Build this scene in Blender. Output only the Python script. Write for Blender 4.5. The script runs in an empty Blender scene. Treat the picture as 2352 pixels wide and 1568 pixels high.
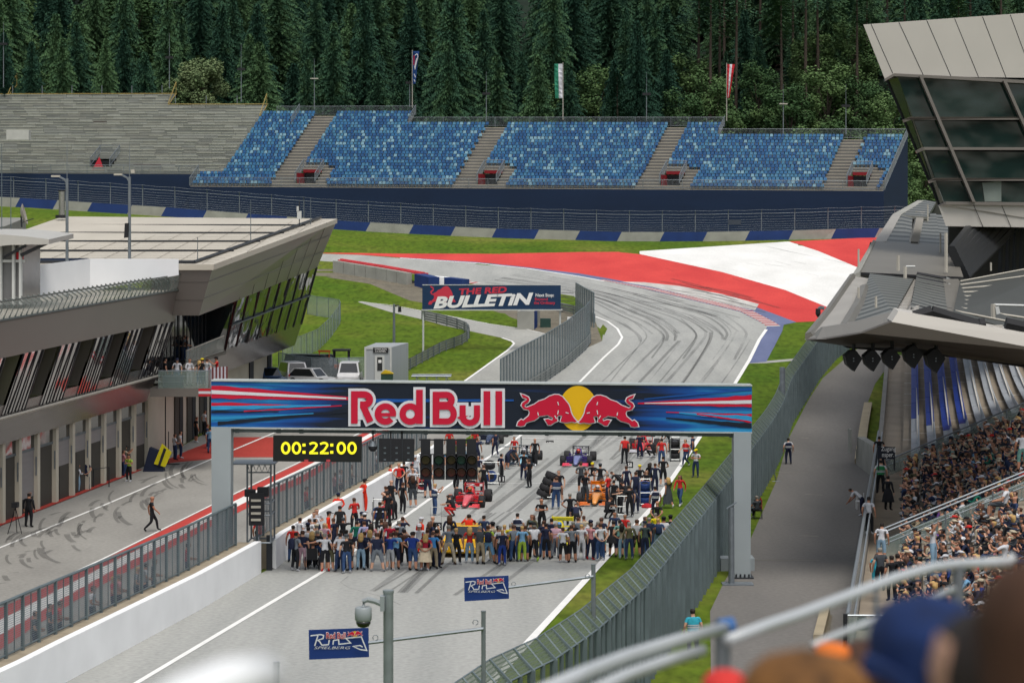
import bpy, math, random
from mathutils import Vector, Matrix
from mathutils.geometry import tessellate_polygon
random.seed(7)
R = math.radians
# ---- camera: level, 84 mm, lens shifted down; photo read in a 2352 x 1568 frame -------------
F, CX, VH, H = 5500.0, 1176.0, 541.0, 14.7
sc = bpy.context.scene
cam_d = bpy.data.cameras.new('camera'); cam = bpy.data.objects.new('camera', cam_d)
sc.collection.objects.link(cam); sc.camera = cam
cam.location = (0, 0, H); cam.rotation_euler = (R(90), 0, 0)
cam_d.sensor_width = 36; cam_d.lens = F/2352*36
cam_d.shift_y = -(784-VH)/2352
cam_d.clip_start = 0.3; cam_d.clip_end = 2500
cam_d.dof.use_dof = True; cam_d.dof.focus_distance = 118; cam_d.dof.aperture_fstop = 84.18/27.0
# ---- world, sun, exposure --------------------------------------------------------------------
SUN_EL, SUN_AZ = 64, 165      # azimuth of the sun, clockwise from +Y
w = bpy.data.worlds.new('World'); sc.world = w; w.use_nodes = True
nt = w.node_tree; bg = nt.nodes['Background']
sky = nt.nodes.new('ShaderNodeTexSky'); sky.sky_type = 'NISHITA'; sky.sun_disc = False
sky.sun_elevation = R(SUN_EL); sky.sun_rotation = R(SUN_AZ); sky.air_density = 1.4; sky.dust_density = 4.0; sky.ozone_density = 1.0
hs = nt.nodes.new('ShaderNodeHueSaturation'); hs.inputs['Saturation'].default_value = .45
nt.links.new(sky.outputs[0], hs.inputs['Color']); nt.links.new(hs.outputs[0], bg.inputs[0]); bg.inputs[1].default_value = 0.11
sd = bpy.data.lights.new('sun', 'SUN'); sd.energy = 1.5; sd.angle = R(26); sd.color = (1, .95, .87)
so = bpy.data.objects.new('sun', sd); sc.collection.objects.link(so)
_d = Vector((math.sin(R(SUN_AZ))*math.cos(R(SUN_EL)), math.cos(R(SUN_AZ))*math.cos(R(SUN_EL)), math.sin(R(SUN_EL))))
so.rotation_euler = _d.to_track_quat('Z', 'Y').to_euler(); so.location = (0, 0, 120)
sc.view_settings.view_transform = 'Standard'; sc.view_settings.look = 'None'
sc.view_settings.exposure = 0.36; sc.view_settings.gamma = 1
# ---- materials -------------------------------------------------------------------------------
E0 = 1.3
def C(h, k=1.0):
    h = h.lstrip('#'); o = []
    for i in (0, 2, 4):
        c = int(h[i:i+2], 16)/255
        c = c/12.92 if c <= .04045 else ((c+.055)/1.055)**2.4
        o.append(min(.92, c/E0*k))
    return tuple(o)
MC = {}
def mat(name, col, rough=.7, var=.1, scale=1.5, metal=0, spec=.35, alpha=None, emit=0, bump=0, coords='Object', stretch=(1, 1, 1), detail=4):
    key = name
    if key in MC: return MC[key]
    if isinstance(col, str): col = C(col)
    m = bpy.data.materials.new(name); m.use_nodes = True; t = m.node_tree; b = t.nodes['Principled BSDF']
    b.inputs['Roughness'].default_value = rough; b.inputs['Metallic'].default_value = metal
    b.inputs['Specular IOR Level'].default_value = spec
    b.inputs['Base Color'].default_value = (*col, 1)
    if var:
        tc = t.nodes.new('ShaderNodeTexCoord'); mp = t.nodes.new('ShaderNodeMapping'); n = t.nodes.new('ShaderNodeTexNoise')
        mp.inputs['Scale'].default_value = stretch; n.inputs['Scale'].default_value = scale; n.inputs['Detail'].default_value = detail
        r = t.nodes.new('ShaderNodeValToRGB'); e = r.color_ramp.elements
        e[0].position = .3; e[1].position = .7
        e[0].color = (*[c*(1-var) for c in col], 1); e[1].color = (*[min(.95, c*(1+var)) for c in col], 1)
        t.links.new(tc.outputs[coords], mp.inputs[0]); t.links.new(mp.outputs[0], n.inputs['Vector'])
        t.links.new(n.outputs[0], r.inputs[0]); t.links.new(r.outputs[0], b.inputs['Base Color'])
        if bump:
            bp = t.nodes.new('ShaderNodeBump'); bp.inputs['Strength'].default_value = bump; bp.inputs['Distance'].default_value = .05
            t.links.new(n.outputs[0], bp.inputs['Height']); t.links.new(bp.outputs[0], b.inputs['Normal'])
    if emit:
        b.inputs['Emission Color'].default_value = (*col, 1); b.inputs['Emission Strength'].default_value = emit
    if alpha is not None: b.inputs['Alpha'].default_value = alpha
    MC[key] = m; return m
def nodes_of(m):
    t = m.node_tree; return t, t.nodes['Principled BSDF']
def N(t, kind, **kw):
    n = t.nodes.new(kind)
    for k, v in kw.items():
        if k.startswith('i_'): n.inputs[int(k[2:])].default_value = v
        else: setattr(n, k, v)
    return n
def ramp(t, pts):
    r = t.nodes.new('ShaderNodeValToRGB'); e = r.color_ramp.elements
    while len(e) > 1: e.remove(e[-1])
    e[0].position = pts[0][0]; e[0].color = (*pts[0][1], 1) if len(pts[0][1]) == 3 else pts[0][1]
    for p, c in pts[1:]:
        q = e.new(p); q.color = (*c, 1) if len(c) == 3 else c
    return r
# ---- mesh builder ----------------------------------------------------------------------------
def tag(o, label=None, cat=None, group=None, kind=None):
    if label: o['label'] = label
    if cat: o['category'] = cat
    if group: o['group'] = group
    if kind: o['kind'] = kind
    return o
def thing(name, label, cat, loc=(0, 0, 0), group=None):
    o = bpy.data.objects.new(name, None); sc.collection.objects.link(o); o.location = loc; o.empty_display_size = .2
    return tag(o, label, cat, group)
V = Vector
class MB:
    def __init__(s): s.v = []; s.f = []; s.m = []
    def add(s, vs, fs, mi=0):
        n = len(s.v); s.v += [tuple(p) for p in vs]
        for f in fs: s.f.append(tuple(i+n for i in f)); s.m.append(mi)
        return s
    def hexa(s, p, mi=0):   # 8 points: bottom 0-3, top 4-7
        return s.add(p, [(3, 2, 1, 0), (4, 5, 6, 7), (0, 1, 5, 4), (1, 2, 6, 5), (2, 3, 7, 6), (3, 0, 4, 7)], mi)
    def box(s, x0, x1, y0, y1, z0, z1, mi=0):
        return s.hexa([(x0, y0, z0), (x1, y0, z0), (x1, y1, z0), (x0, y1, z0), (x0, y0, z1), (x1, y0, z1), (x1, y1, z1), (x0, y1, z1)], mi)
    def obox(s, c, a, b, h, mi=0):  # centre of base, half axes a, b, height vector h
        c, a, b, h = V(c), V(a), V(b), V(h); p = [c-a-b, c+a-b, c+a+b, c-a+b]
        return s.hexa(p+[q+h for q in p], mi)
    def prism(s, poly, off, mi=0, mside=None):
        n = len(poly); poly = [V(p) for p in poly]; o = V(off)
        s.add(poly+[p+o for p in poly], [tuple(range(n-1, -1, -1)), tuple(range(n, 2*n))], mi)
        s.add(poly+[p+o for p in poly], [(i, (i+1) % n, n+(i+1) % n, n+i) for i in range(n)], mi if mside is None else mside)
        return s
    def cyl(s, p0, p1, r0, r1=None, n=8, mi=0, cap=True):
        r1 = r0 if r1 is None else r1; p0, p1 = V(p0), V(p1); d = (p1-p0).normalized()
        u = d.orthogonal().normalized(); w_ = d.cross(u)
        vs = []
        for p, r in ((p0, r0), (p1, r1)):
            for i in range(n):
                a = 2*math.pi*i/n; vs.append(p+u*math.cos(a)*r+w_*math.sin(a)*r)
        fs = [(i, (i+1) % n, n+(i+1) % n, n+i) for i in range(n)]
        if cap: fs += [tuple(range(n-1, -1, -1)), tuple(range(n, 2*n))]
        return s.add(vs, fs, mi)
    def tube(s, path, r, n=6, mi=0):
        path = [V(p) for p in path]; k = len(path); vs = []; up = V((0, 0, 1)); rr = r if isinstance(r, (list, tuple)) else [r]*k
        for j, p in enumerate(path):
            d = (path[min(j+1, k-1)]-path[max(j-1, 0)]).normalized()
            u = d.cross(up) if abs(d.z) < .95 else d.cross(V((1, 0, 0))); u.normalize(); w_ = u.cross(d)
            for i in range(n):
                a = 2*math.pi*i/n; vs.append(p+u*math.cos(a)*rr[j]+w_*math.sin(a)*rr[j])
        fs = [(j*n+i, j*n+(i+1) % n, (j+1)*n+(i+1) % n, (j+1)*n+i) for j in range(k-1) for i in range(n)]
        fs += [tuple(range(n-1, -1, -1)), tuple(range((k-1)*n, k*n))]
        return s.add(vs, fs, mi)
    def loft(s, rings, mi=0, cap=True):
        n = len(rings[0]); vs = [p for r in rings for p in r]
        fs = [(j*n+i, j*n+(i+1) % n, (j+1)*n+(i+1) % n, (j+1)*n+i) for j in range(len(rings)-1) for i in range(n)]
        if cap: fs += [tuple(range(n-1, -1, -1)), tuple(range((len(rings)-1)*n, len(rings)*n))]
        return s.add(vs, fs, mi)
    def quad(s, a, b, c, d, mi=0): return s.add([a, b, c, d], [(0, 1, 2, 3)], mi)
    def slab(s, a, b, c, d, off, mi=0, mside=None): return s.prism([a, b, c, d], off, mi, mside)
    def disc(s, c, r, axis, n=16, mi=0, th=.02):
        a = V(axis).normalized()*th/2; return s.cyl(V(c)-a, V(c)+a, r, r, n, mi)
    def build(s, name, mats, parent=None, smooth=False):
        if not isinstance(mats, (list, tuple)): mats = [mats]
        off = V(parent.location) if parent is not None else V((0, 0, 0)); vs = s.v
        if parent is not None and parent.parent is not None: off = off+V(parent.parent.location)
        o = None
        me = bpy.data.meshes.new(name); me.from_pydata([tuple(V(p)-off) for p in vs], [], s.f)
        for m in mats: me.materials.append(m)
        me.polygons.foreach_set('material_index', s.m)
        if smooth: me.polygons.foreach_set('use_smooth', [True]*len(s.f))
        me.update()
        o = bpy.data.objects.new(name, me); sc.collection.objects.link(o)
        if parent is not None: o.parent = parent
        return o
def multi(name, mats, parent, mbs, smooth=False):
    return [m.build(name, mats, parent, smooth) for m in mbs]
def put(src, **kw):   # copy of a thing with its parts and sub-parts
    c = src.copy(); sc.collection.objects.link(c)
    for ch in src.children:
        d = ch.copy(); sc.collection.objects.link(d); d.parent = c
        for g in ch.children:
            e = g.copy(); sc.collection.objects.link(e); e.parent = d
    for k, v in kw.items():
        if k in ('label', 'group', 'category', 'kind'): c[k] = v
        else: setattr(c, k, v)
    return c
def P(u, v, Y): return V(((u-CX)*Y/F, Y, H-(v-VH)*Y/F))
def lerp(a, b, t): return a+(b-a)*t
def interp(tab, x):
    if x <= tab[0][0]: return tab[0][1]
    for (a, b), (c, d) in zip(tab, tab[1:]):
        if x <= c: return b+(d-b)*(x-a)/(c-a)
    return tab[-1][1]
def sstep(a, b, x):
    t = min(1, max(0, (x-a)/(b-a))); return t*t*(3-2*t)
# ---- terrain ---------------------------------------------------------------------------------
GT = [(0, 0), (148, 0), (160, .25), (193, 2.8), (215.7, 4.74), (239, 7.4), (254.6, 9.5), (271, 11.75), (281, 12.95), (294, 14.2), (400, 14.2)]
def g0(y): return (interp(GT, y-3)+interp(GT, y)*2+interp(GT, y+3))/4
_gs = [g0(i*2.5) for i in range(0, 161)]
def g(y):
    y = max(0, min(399, y)); i = int(y/2.5); return lerp(_gs[i], _gs[i+1], y/2.5-i)
WB = [(-300, 463), (33, 476), (198, 487), (363, 497), (772, 528), (936, 537), (1130, 546), (1418, 552.6), (1612, 551), (1817, 544.6), (1920, 540), (2400, 532)]
def Yw(u): return 300-10*min(1, max(0, (u-700)/1200))
def zfar(x):
    u = CX+F*x/295; return H-(interp(WB, u)-VH)*Yw(u)/F
def zg(x, y):
    z = g(y); wgt = sstep(235, 292, y)
    if wgt > 0: z += wgt*(zfar(x)-14.2)
    if y > 348: z += .52*(y-348)
    return z
def ground(u, v, lo=25, hi=335):
    f = lambda Y: VH+F*(H-zg((u-CX)*Y/F, Y))/Y-v
    for _ in range(40):
        m = (lo+hi)/2
        if f(m) > 0: lo = m
        else: hi = m
    Y = (lo+hi)/2; X = (u-CX)*Y/F
    return V((X, Y, zg(X, Y)))
GX, GY = 6.0, 2.5
def clip(poly, ax, val, keep_gt):
    out = []; n = len(poly)
    for i in range(n):
        a, b = poly[i], poly[(i+1) % n]; da, db = a[ax]-val, b[ax]-val
        if not keep_gt: da, db = -da, -db
        if da >= 0: out.append(a)
        if (da > 0 and db < 0) or (da < 0 and db > 0):
            t = da/(da-db); out.append((a[0]+(b[0]-a[0])*t, a[1]+(b[1]-a[1])*t))
    return out
def sheet(name, pts, zo, m, kind='structure', tri=True, mb=None, mi=0):
    own = mb is None; mb = mb or MB()
    v3 = [V((p[0], p[1], 0)) for p in pts]
    for t in tessellate_polygon([v3]):
        tr = [(pts[i][0], pts[i][1]) for i in t]
        y0, y1 = min(p[1] for p in tr), max(p[1] for p in tr)
        for j in range(int(y0//GY), int(y1//GY)+1):
            b = clip(clip(tr, 1, j*GY, True), 1, (j+1)*GY, False)
            if len(b) < 3: continue
            x0, x1 = min(p[0] for p in b), max(p[0] for p in b)
            for i in range(int(x0//GX), int(x1//GX)+1):
                c = clip(clip(b, 0, i*GX, True), 0, (i+1)*GX, False)
                if len(c) < 3: continue
                ar = sum(c[k][0]*c[(k+1) % len(c)][1]-c[(k+1) % len(c)][0]*c[k][1] for k in range(len(c)))
                if abs(ar) < 1e-5: continue
                if ar < 0: c = c[::-1]
                mb.add([(p[0], p[1], zg(p[0], p[1])+zo) for p in c], [tuple(range(len(c)))], mi)
    if own:
        o = mb.build(name, m); tag(o, kind=kind); return o
def dense(pts, step=22):
    o = []
    for a, b in zip(pts, pts[1:]):
        n = max(1, int(math.hypot(b[0]-a[0], b[1]-a[1])/step))
        o += [(lerp(a[0], b[0], i/n), lerp(a[1], b[1], i/n)) for i in range(n)]
    return o+[pts[-1]]
def gpoly(px, step=22):
    return [(q.x, q.y) for q in (ground(u, v) for u, v in dense(list(px)+[px[0]], step)[:-1])]
def psheet(name, px, zo, m, step=22): return sheet(name, gpoly(px, step), zo, m)
def strip(px, wid, zo, mb, mi=0, wpts=None, side=0):
    pts = wpts or [V((q.x, q.y)) for q in (ground(u, v) for u, v in dense(px, 14))]
    L, Rr = [], []
    for i, p in enumerate(pts):
        d = (pts[min(i+1, len(pts)-1)]-pts[max(i-1, 0)]).normalized(); n = V((-d.y, d.x))
        L.append(p+n*wid*(.5+side)); Rr.append(p-n*wid*(.5-side))
    for i in range(len(pts)-1):
        sheet('', [tuple(L[i]), tuple(L[i+1]), tuple(Rr[i+1]), tuple(Rr[i])], zo, None, mb=mb, mi=mi)
# ================= GROUND, ROADS, PAINT =======================================================
def m_grass():
    m = mat('grass', '#6b8a1c', .9, 0); t, b = nodes_of(m); b.inputs['Specular IOR Level'].default_value = .1
    tc = N(t, 'ShaderNodeTexCoord')
    n1 = N(t, 'ShaderNodeTexNoise'); n1.inputs['Scale'].default_value = .08; n1.inputs['Detail'].default_value = 5
    n2 = N(t, 'ShaderNodeTexNoise'); n2.inputs['Scale'].default_value = 2.2; n2.inputs['Detail'].default_value = 6
    mp = N(t, 'ShaderNodeMapping'); mp.inputs['Scale'].default_value = (1, .35, 1)
    t.links.new(tc.outputs['Object'], n1.inputs[0]); t.links.new(tc.outputs['Object'], mp.inputs[0]); t.links.new(mp.outputs[0], n2.inputs[0])
    r1 = ramp(t, [(.3, C('#4c6a1a')), (.5, C('#5e7420')), (.72, C('#7c7f38'))])
    r2 = ramp(t, [(.3, (.62, .62, .6)), (.5, (.95, .95, .95)), (.7, (1.22, 1.22, 1.15))])
    mx = N(t, 'ShaderNodeMix', data_type='RGBA', blend_type='MULTIPLY'); mx.inputs[0].default_value = 1
    t.links.new(n1.outputs[0], r1.inputs[0]); t.links.new(n2.outputs[0], r2.inputs[0])
    t.links.new(r1.outputs[0], mx.inputs[6]); t.links.new(r2.outputs[0], mx.inputs[7]); t.links.new(mx.outputs[2], b.inputs['Base Color'])
    return m
def m_asphalt(name, c1, c2, sx=.5, sy=.03, k=.12):
    m = mat(name, c1, .85, 0); t, b = nodes_of(m); b.inputs['Specular IOR Level'].default_value = .25
    tc = N(t, 'ShaderNodeTexCoord'); mp = N(t, 'ShaderNodeMapping'); mp.inputs['Rotation'].default_value = (0, 0, R(9)); mp.inputs['Scale'].default_value = (sx, sy, 1)
    n1 = N(t, 'ShaderNodeTexNoise'); n1.inputs['Scale'].default_value = 1; n1.inputs['Detail'].default_value = 4
    n2 = N(t, 'ShaderNodeTexNoise'); n2.inputs['Scale'].default_value = 5; n2.inputs['Detail'].default_value = 6
    t.links.new(tc.outputs['Object'], mp.inputs[0]); t.links.new(mp.outputs[0], n1.inputs[0]); t.links.new(tc.outputs['Object'], n2.inputs[0])
    r1 = ramp(t, [(.3, C(c1)), (.7, C(c2))]); r2 = ramp(t, [(.3, (1-k,)*3), (.7, (1+k,)*3)])
    mx = N(t, 'ShaderNodeMix', data_type='RGBA', blend_type='MULTIPLY'); mx.inputs[0].default_value = 1
    t.links.new(n1.outputs[0], r1.inputs[0]); t.links.new(n2.outputs[0], r2.inputs[0])
    t.links.new(r1.outputs[0], mx.inputs[6]); t.links.new(r2.outputs[0], mx.inputs[7]); t.links.new(mx.outputs[2], b.inputs['Base Color'])
    return m
GRASS = m_grass()
ASPH = m_asphalt('track_asphalt', '#a3a5a2', '#b6b7b3')
PITA = m_asphalt('pit_asphalt', '#95938e', '#aaa8a2', .3, .1)
SERV = m_asphalt('service_asphalt', '#74726f', '#84817d', .25, .05)
LEAD = m_asphalt('light_asphalt', '#a3a49f', '#b4b4ae', .3, .1)
REDP = m_asphalt('red_paint', '#cf403e', '#e24e48', .25, .04, .12)
REDD = m_asphalt('faded_red_paint', '#b04038', '#c04a40', .3, .1, .1)
WHIP = m_asphalt('white_paint', '#e8e8e4', '#fbfbf8', .25, .05, .07)
LINE = mat('line_paint', (.78, .78, .76), .6, .05)
BLUP = m_asphalt('blue_paint', '#626c90', '#757ea2', .4, .05, .06)
DRKB = mat('dark_blue_paint', '#4d5570', .8, .1)
GRVL = m_asphalt('dark_gravel', '#6c675c', '#837c6c', 1, 1, .2)
KRED = mat('kerb_red', '#b53a44', .7, .08); KWHT = mat('kerb_white', '#cfccc8', .7, .08)
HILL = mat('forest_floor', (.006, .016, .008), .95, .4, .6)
# base grass ground and hillside
def area(name, x0, x1, y0, y1, m, zo=0):
    return sheet(name, [(x0, y0), (x1, y0), (x1, y1), (x0, y1)], zo, m)
sheet('grass_ground', [(-60, 20), (60, 20), (100, 348), (-110, 348)], 0, GRASS)
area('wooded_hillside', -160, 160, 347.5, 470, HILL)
mbh = MB()
for (x0, x1, y0, y1) in ((-900, -60, 0, 20), (60, 900, 0, 20), (-60, 60, -200, 20), (-900, -60, -200, 0), (60, 900, -200, 0)):
    mbh.quad((x0, y0, -.3), (x1, y0, -.3), (x1, y1, -.3), (x0, y1, -.3))
mbh.quad((-900, 20, -.4), (900, 20, -.4), (900, 470, -.4), (-900, 470, -.4))
mbh.quad((-900, 470, -.4), (900, 470, -.4), (900, 900, -.4), (-900, 900, -.4))
tag(mbh.build('far_ground', GRASS), kind='structure')
# track
TRK = [(-60, 1700), (149, 1568), (464, 1398), (600, 1316), (657, 1286), (857, 1164), (931, 1117), (1010, 1065), (1100, 1000), (1180, 930), (1240, 883), (1300, 843), (1345, 800),
       (1368, 790), (1383, 783), (1386, 760), (1372, 750), (1366, 735), (1340, 700), (1318, 680), (1240, 668), (1091, 653), (1000, 640), (955, 630), (860, 612), (790, 602), (735, 600), (600, 600),
       (600, 583), (745, 583), (830, 586), (918, 593), (1094, 604), (1211, 617), (1329, 634), (1388, 645), (1495, 667), (1612, 695), (1700, 716), (1748, 741), (1762, 749), (1760, 760),
       (1744, 780), (1721, 827), (1687, 883), (1570, 1060), (1500, 1163), (1394, 1279), (1203, 1486), (1010, 1700)]
psheet('track', TRK, .01, ASPH)
# pit lane (from the garages to the pit wall) and pit entry road
PIT = [(-120, 1250), (0, 1202), (158, 1140), (316, 1078), (400, 1034), (480, 990), (560, 935), (600, 900), (640, 866), (900, 866), (900, 940), (1062, 879), (1168, 802), (1181, 789), (1176, 783), (1153, 776), (1021, 748), (968, 733), (898, 717), (823, 694), (830, 692),
       (969, 714), (1124, 744), (1212, 757), (1266, 770), (1330, 790), (1300, 841), (1230, 883), (1100, 985), (1005, 1055), (931, 1106), (857, 1153), (650, 1280), (464, 1385), (149, 1550), (-120, 1690)]
psheet('pit_lane', PIT, .006, PITA)
psheet('pit_entry_road', [(1062, 878), (1168, 802), (1181, 789), (1176, 783), (1153, 776), (1021, 748), (968, 733), (898, 717), (823, 694), (830, 692),
       (969, 714), (1124, 744), (1212, 757), (1266, 770), (1330, 790), (1300, 841), (1217, 883), (1080, 990), (900, 990)], .012, LEAD)
psheet('service_road', [(1635, 1700), (1631, 1403), (1663, 1336), (1716, 1255), (1745, 1190), (1783, 1105), (1812, 1005), (1857, 918), (1890, 868), (1927, 836), (1960, 805), (2000, 790), (2060, 800), (2042, 837), (2010, 881), (1995, 919), (1985, 960),
       (1966, 1065), (2100, 1065), (2100, 1200), (1990, 1700)], .006, SERV)
psheet('gravel_verge', [(600, 600), (740, 600), (760, 612), (950, 646), (1000, 660), (1100, 668), (1200, 690), (1250, 700), (1366, 735), (1383, 783), (1357, 800), (1330, 790), (1210, 757), (1160, 720), (1000, 700), (940, 690), (850, 652), (745, 636), (600, 625)], .004, GRVL)
psheet('infield_grass', [(1000, 702), (1130, 712), (1198, 738), (1190, 750), (1124, 744), (969, 714), (940, 700)], .007, GRASS)
psheet('grass_tip', [(600, 605), (762, 605), (764, 618), (600, 618)], .008, GRASS)
psheet('corner_grass', [(1385, 745), (1395, 755), (1388, 770), (1374, 762)], .016, GRASS)
psheet('blue_verge', [(1388, 638), (1495, 658), (1612, 682), (1741, 707), (1829, 740), (1800, 746), (1797, 760), (1760, 831), (1721, 834), (1721, 827), (1744, 780), (1760, 755), (1762, 749), (1748, 741), (1700, 716), (1612, 695), (1495, 667), (1388, 645), (1211, 617), (1094, 604), (918, 593), (918, 591.5), (1094, 602), (1211, 614), (1329, 628)], .016, BLUP)
psheet('side_road', [(1721, 830), (1760, 829), (1830, 823), (1830, 828), (1760, 834), (1719, 835)], .015, LEAD)
REDA = [(600, 581), (751, 580.4), (919, 582.7), (1153, 582.7), (1329, 579), (1445.4, 578.5), (1659, 625), (1803, 666), (1897, 704), (1950, 730), (1910, 745), (1876, 738), (1829, 740), (1741, 707), (1612, 682), (1495, 658),
        (1388, 638), (1329, 628), (1211, 614), (1094, 602), (918, 591.5), (830, 585.5), (751, 582.5), (600, 582.5)]
psheet('red_runoff', REDA, .013, REDP)
psheet('white_runoff', [(1445.4, 578.5), (1640, 566), (1811.6, 554.9), (1880, 577), (1952, 607), (2080, 660), (2080, 740), (1950, 730), (1897, 704), (1803, 666), (1659, 625)], .014, WHIP)
psheet('red_runoff_corner', [(1811.6, 554.9), (2005, 545), (2200, 538), (2200, 700), (2080, 660), (1952, 607), (1880, 577)], .013, REDP)
psheet('white_wedge', [(1425, 647), (1480, 648.5), (1560, 657), (1660, 676), (1743, 698.5), (1734, 713), (1627, 689.7), (1500, 660)], .022, m_asphalt('scuffed_white_paint', '#b9b6b0', '#dcdad6', .6, .05, .1))
psheet('pit_red_zone', [(430, 1035), (500, 1008), (535, 1004), (636, 1004), (636, 1050), (533, 1050), (400, 1062), (352, 1070)], .016, REDD)
mb = MB()
strip([(1010, 1700), (1203, 1486), (1394, 1279), (1500, 1163), (1570, 1060), (1687, 883), (1721, 827), (1744, 780), (1760, 757)], .3, .026, mb)
strip([(315, 1568), (200, 1637)][::-1]+[(735, 1317), (931, 1186), (1038, 1110), (1124, 1049), (1190, 1005), (1329, 880), (1387, 821), (1420, 791), (1429, 775), (1418, 755), (1395, 738), (1367, 727)], .22, .026, mb)
strip([(919, 593), (1094, 604.5), (1211, 617), (1329, 635), (1388, 646)], .3, .026, mb)
strip([(-60, 1283), (0, 1258), (240, 1160), (485, 1055), (640, 990), (690, 965)], .18, .026, mb)
strip([(-60, 1425), (0, 1391), (120, 1338), (240, 1282), (484, 1161), (624, 1092), (693, 1059), (836, 990)], .12, .026, mb)
strip([(823, 693), (898, 701), (969, 714), (1124, 744), (1212, 757), (1266, 770)], .12, .026, mb)
strip([(1062, 879), (1100, 852), (1168, 803), (1181, 789), (1176, 784), (1153, 776)], .2, .026, mb)
strip([(1033, 1111), (1300, 1110), (1540, 1110)], .1, .026, mb)
strip([(1190, 1006), (1400, 1010), (1600, 1012)], .12, .026, mb)
tag(mb.build('white_lines', LINE), kind='structure')
# pit wall side stripes red / white / red
mb = MB()
A = [(-60, 1428), (0, 1396), (120, 1342), (240, 1285), (484, 1163), (624, 1094.5), (693, 1061.5), (836, 994), (900, 958)]
B1 = [(-60, 1462), (0, 1424), (120, 1362), (240, 1300), (484, 1178), (624, 1108), (693, 1076), (836, 1003), (900, 967)]
B2 = [(-60, 1500), (0, 1458), (120, 1388), (240, 1320), (484, 1194), (624, 1123), (693, 1092), (836, 1012), (900, 976)]
B3 = [(-60, 1540), (0, 1492), (120, 1412), (240, 1340), (484, 1209), (624, 1138), (693, 1109), (836, 1024), (900, 986)]
for k, (a, b) in enumerate(((A, B1), (B1, B2), (B2, B3))):
    sheet('', gpoly(a+b[::-1]), .018, None, mb=mb, mi=k % 2)
tag(mb.build('pit_wall_stripes', [mat('stripe_red', '#c8443c', .7, .1), LINE]), kind='structure')
# kerb of red and white teeth
mb = MB(); K = dense([(1378, 643), (1495, 666), (1612, 694), (1700, 715), (1748, 740.5), (1762, 750)], 7)
kp = [V((q.x, q.y)) for q in (ground(u, v) for u, v in K)]
for i in range(len(kp)-1):
    d = (kp[i+1]-kp[i]).normalized(); n = V((-d.y, d.x)); wd = 1.3*min(1, .35+i*.02)
    for j in range(2):
        a = lerp(kp[i], kp[i+1], j/2); b = lerp(kp[i], kp[i+1], (j+1)/2)
        sheet('', [tuple(a), tuple(b), tuple(b+n*wd), tuple(a+n*wd)], .03, None, mb=mb, mi=j)
tag(mb.build('kerb', [KRED, KWHT]), kind='structure')
mb = MB(); K = dense([(1000, 640), (1040, 646), (1091, 653)], 7); kp = [V((q.x, q.y)) for q in (ground(u, v) for u, v in K)]
for i in range(len(kp)-1):
    d = (kp[i+1]-kp[i]).normalized(); n = V((-d.y, d.x))*1.2
    sheet('', [tuple(kp[i]), tuple(kp[i+1]), tuple(kp[i+1]+n), tuple(kp[i]+n)], .03, None, mb=mb, mi=i % 2)
tag(mb.build('inner_kerb', [KRED, KWHT]), kind='structure')
# tyre marks
def m_rubber():
    m = bpy.data.materials.new('tyre_rubber'); m.use_nodes = True; t = m.node_tree; b = t.nodes['Principled BSDF']
    b.inputs['Base Color'].default_value = (.07, .07, .075, 1); b.inputs['Roughness'].default_value = .8
    tc = N(t, 'ShaderNodeTexCoord'); n = N(t, 'ShaderNodeTexNoise'); n.inputs['Scale'].default_value = .9; n.inputs['Detail'].default_value = 5
    r = ramp(t, [(.35, (.04,)*3), (.75, (.36,)*3)]); mp = N(t, 'ShaderNodeMapping'); mp.inputs['Scale'].default_value = (1, .12, 1); n.inputs['Scale'].default_value = .5
    t.links.new(tc.outputs['Object'], mp.inputs[0]); t.links.new(mp.outputs[0], n.inputs[0]); t.links.new(n.outputs[0], r.inputs[0]); t.links.new(r.outputs[0], b.inputs['Alpha'])
    return m
RUB = m_rubber(); mbp = MB(); mb = MB(); rr = random.Random(3)
def mark(px, wd=.3): strip(px, wd, .034, mb)
EL = [(560, 1440), (686, 1350), (741, 1314), (931, 1186), (1124, 1049), (1204, 994), (1329, 880), (1387, 821), (1427, 785), (1428, 770), (1400, 745), (1367, 727), (1318, 690), (1240, 672), (1091, 655)]
ER = [(1160, 1530), (1300, 1380), (1394, 1279), (1500, 1163), (1570, 1060), (1612, 990), (1687, 883), (1721, 827), (1744, 780), (1752, 760), (1700, 722), (1612, 700), (1495, 673), (1388, 650), (1211, 622)]
def chaikin(p, n=2):
    for _ in range(n): p = [p[0]]+[(lerp(a[0], b[0], t), lerp(a[1], b[1], t)) for a, b in zip(p, p[1:]) for t in (.25, .75)]+[p[-1]]
    return p
def rubber(a0, a1, i0, i1, wd, m_):
    strip(chaikin([(lerp(EL[i][0], ER[i][0], lerp(a0, a1, (i-i0)/max(1, i1-i0))), lerp(EL[i][1], ER[i][1], lerp(a0, a1, (i-i0)/max(1, i1-i0)))) for i in range(i0, i1+1)]), wd, .034, m_)
for k in range(46):   # long soft rubber lines following the corner
    i0 = rr.randint(4, 12); i1 = min(14, i0+rr.randint(2, 6)); a = rr.uniform(.12, .9); rubber(a, a+rr.uniform(-.12, .12), i0, i1, rr.uniform(.08, .3), mb if k % 3 else mbp)
for k in range(30):   # along the grid
    i0 = rr.randint(1, 4); i1 = i0+rr.randint(1, 2); a = rr.uniform(.25, .85); rubber(a, a+rr.uniform(-.06, .1), i0, min(6, i1), rr.uniform(.1, .35), mb if k % 2 else mbp)
for k in range(14):   # darker launch marks
    i0 = rr.choice((3, 4, 5)); a = rr.choice((.16, .3, .55, .68, .45)); rubber(a+rr.uniform(-.02, .02), a+rr.uniform(-.02, .05), i0, i0+1, rr.uniform(.2, .45), mb)
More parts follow.
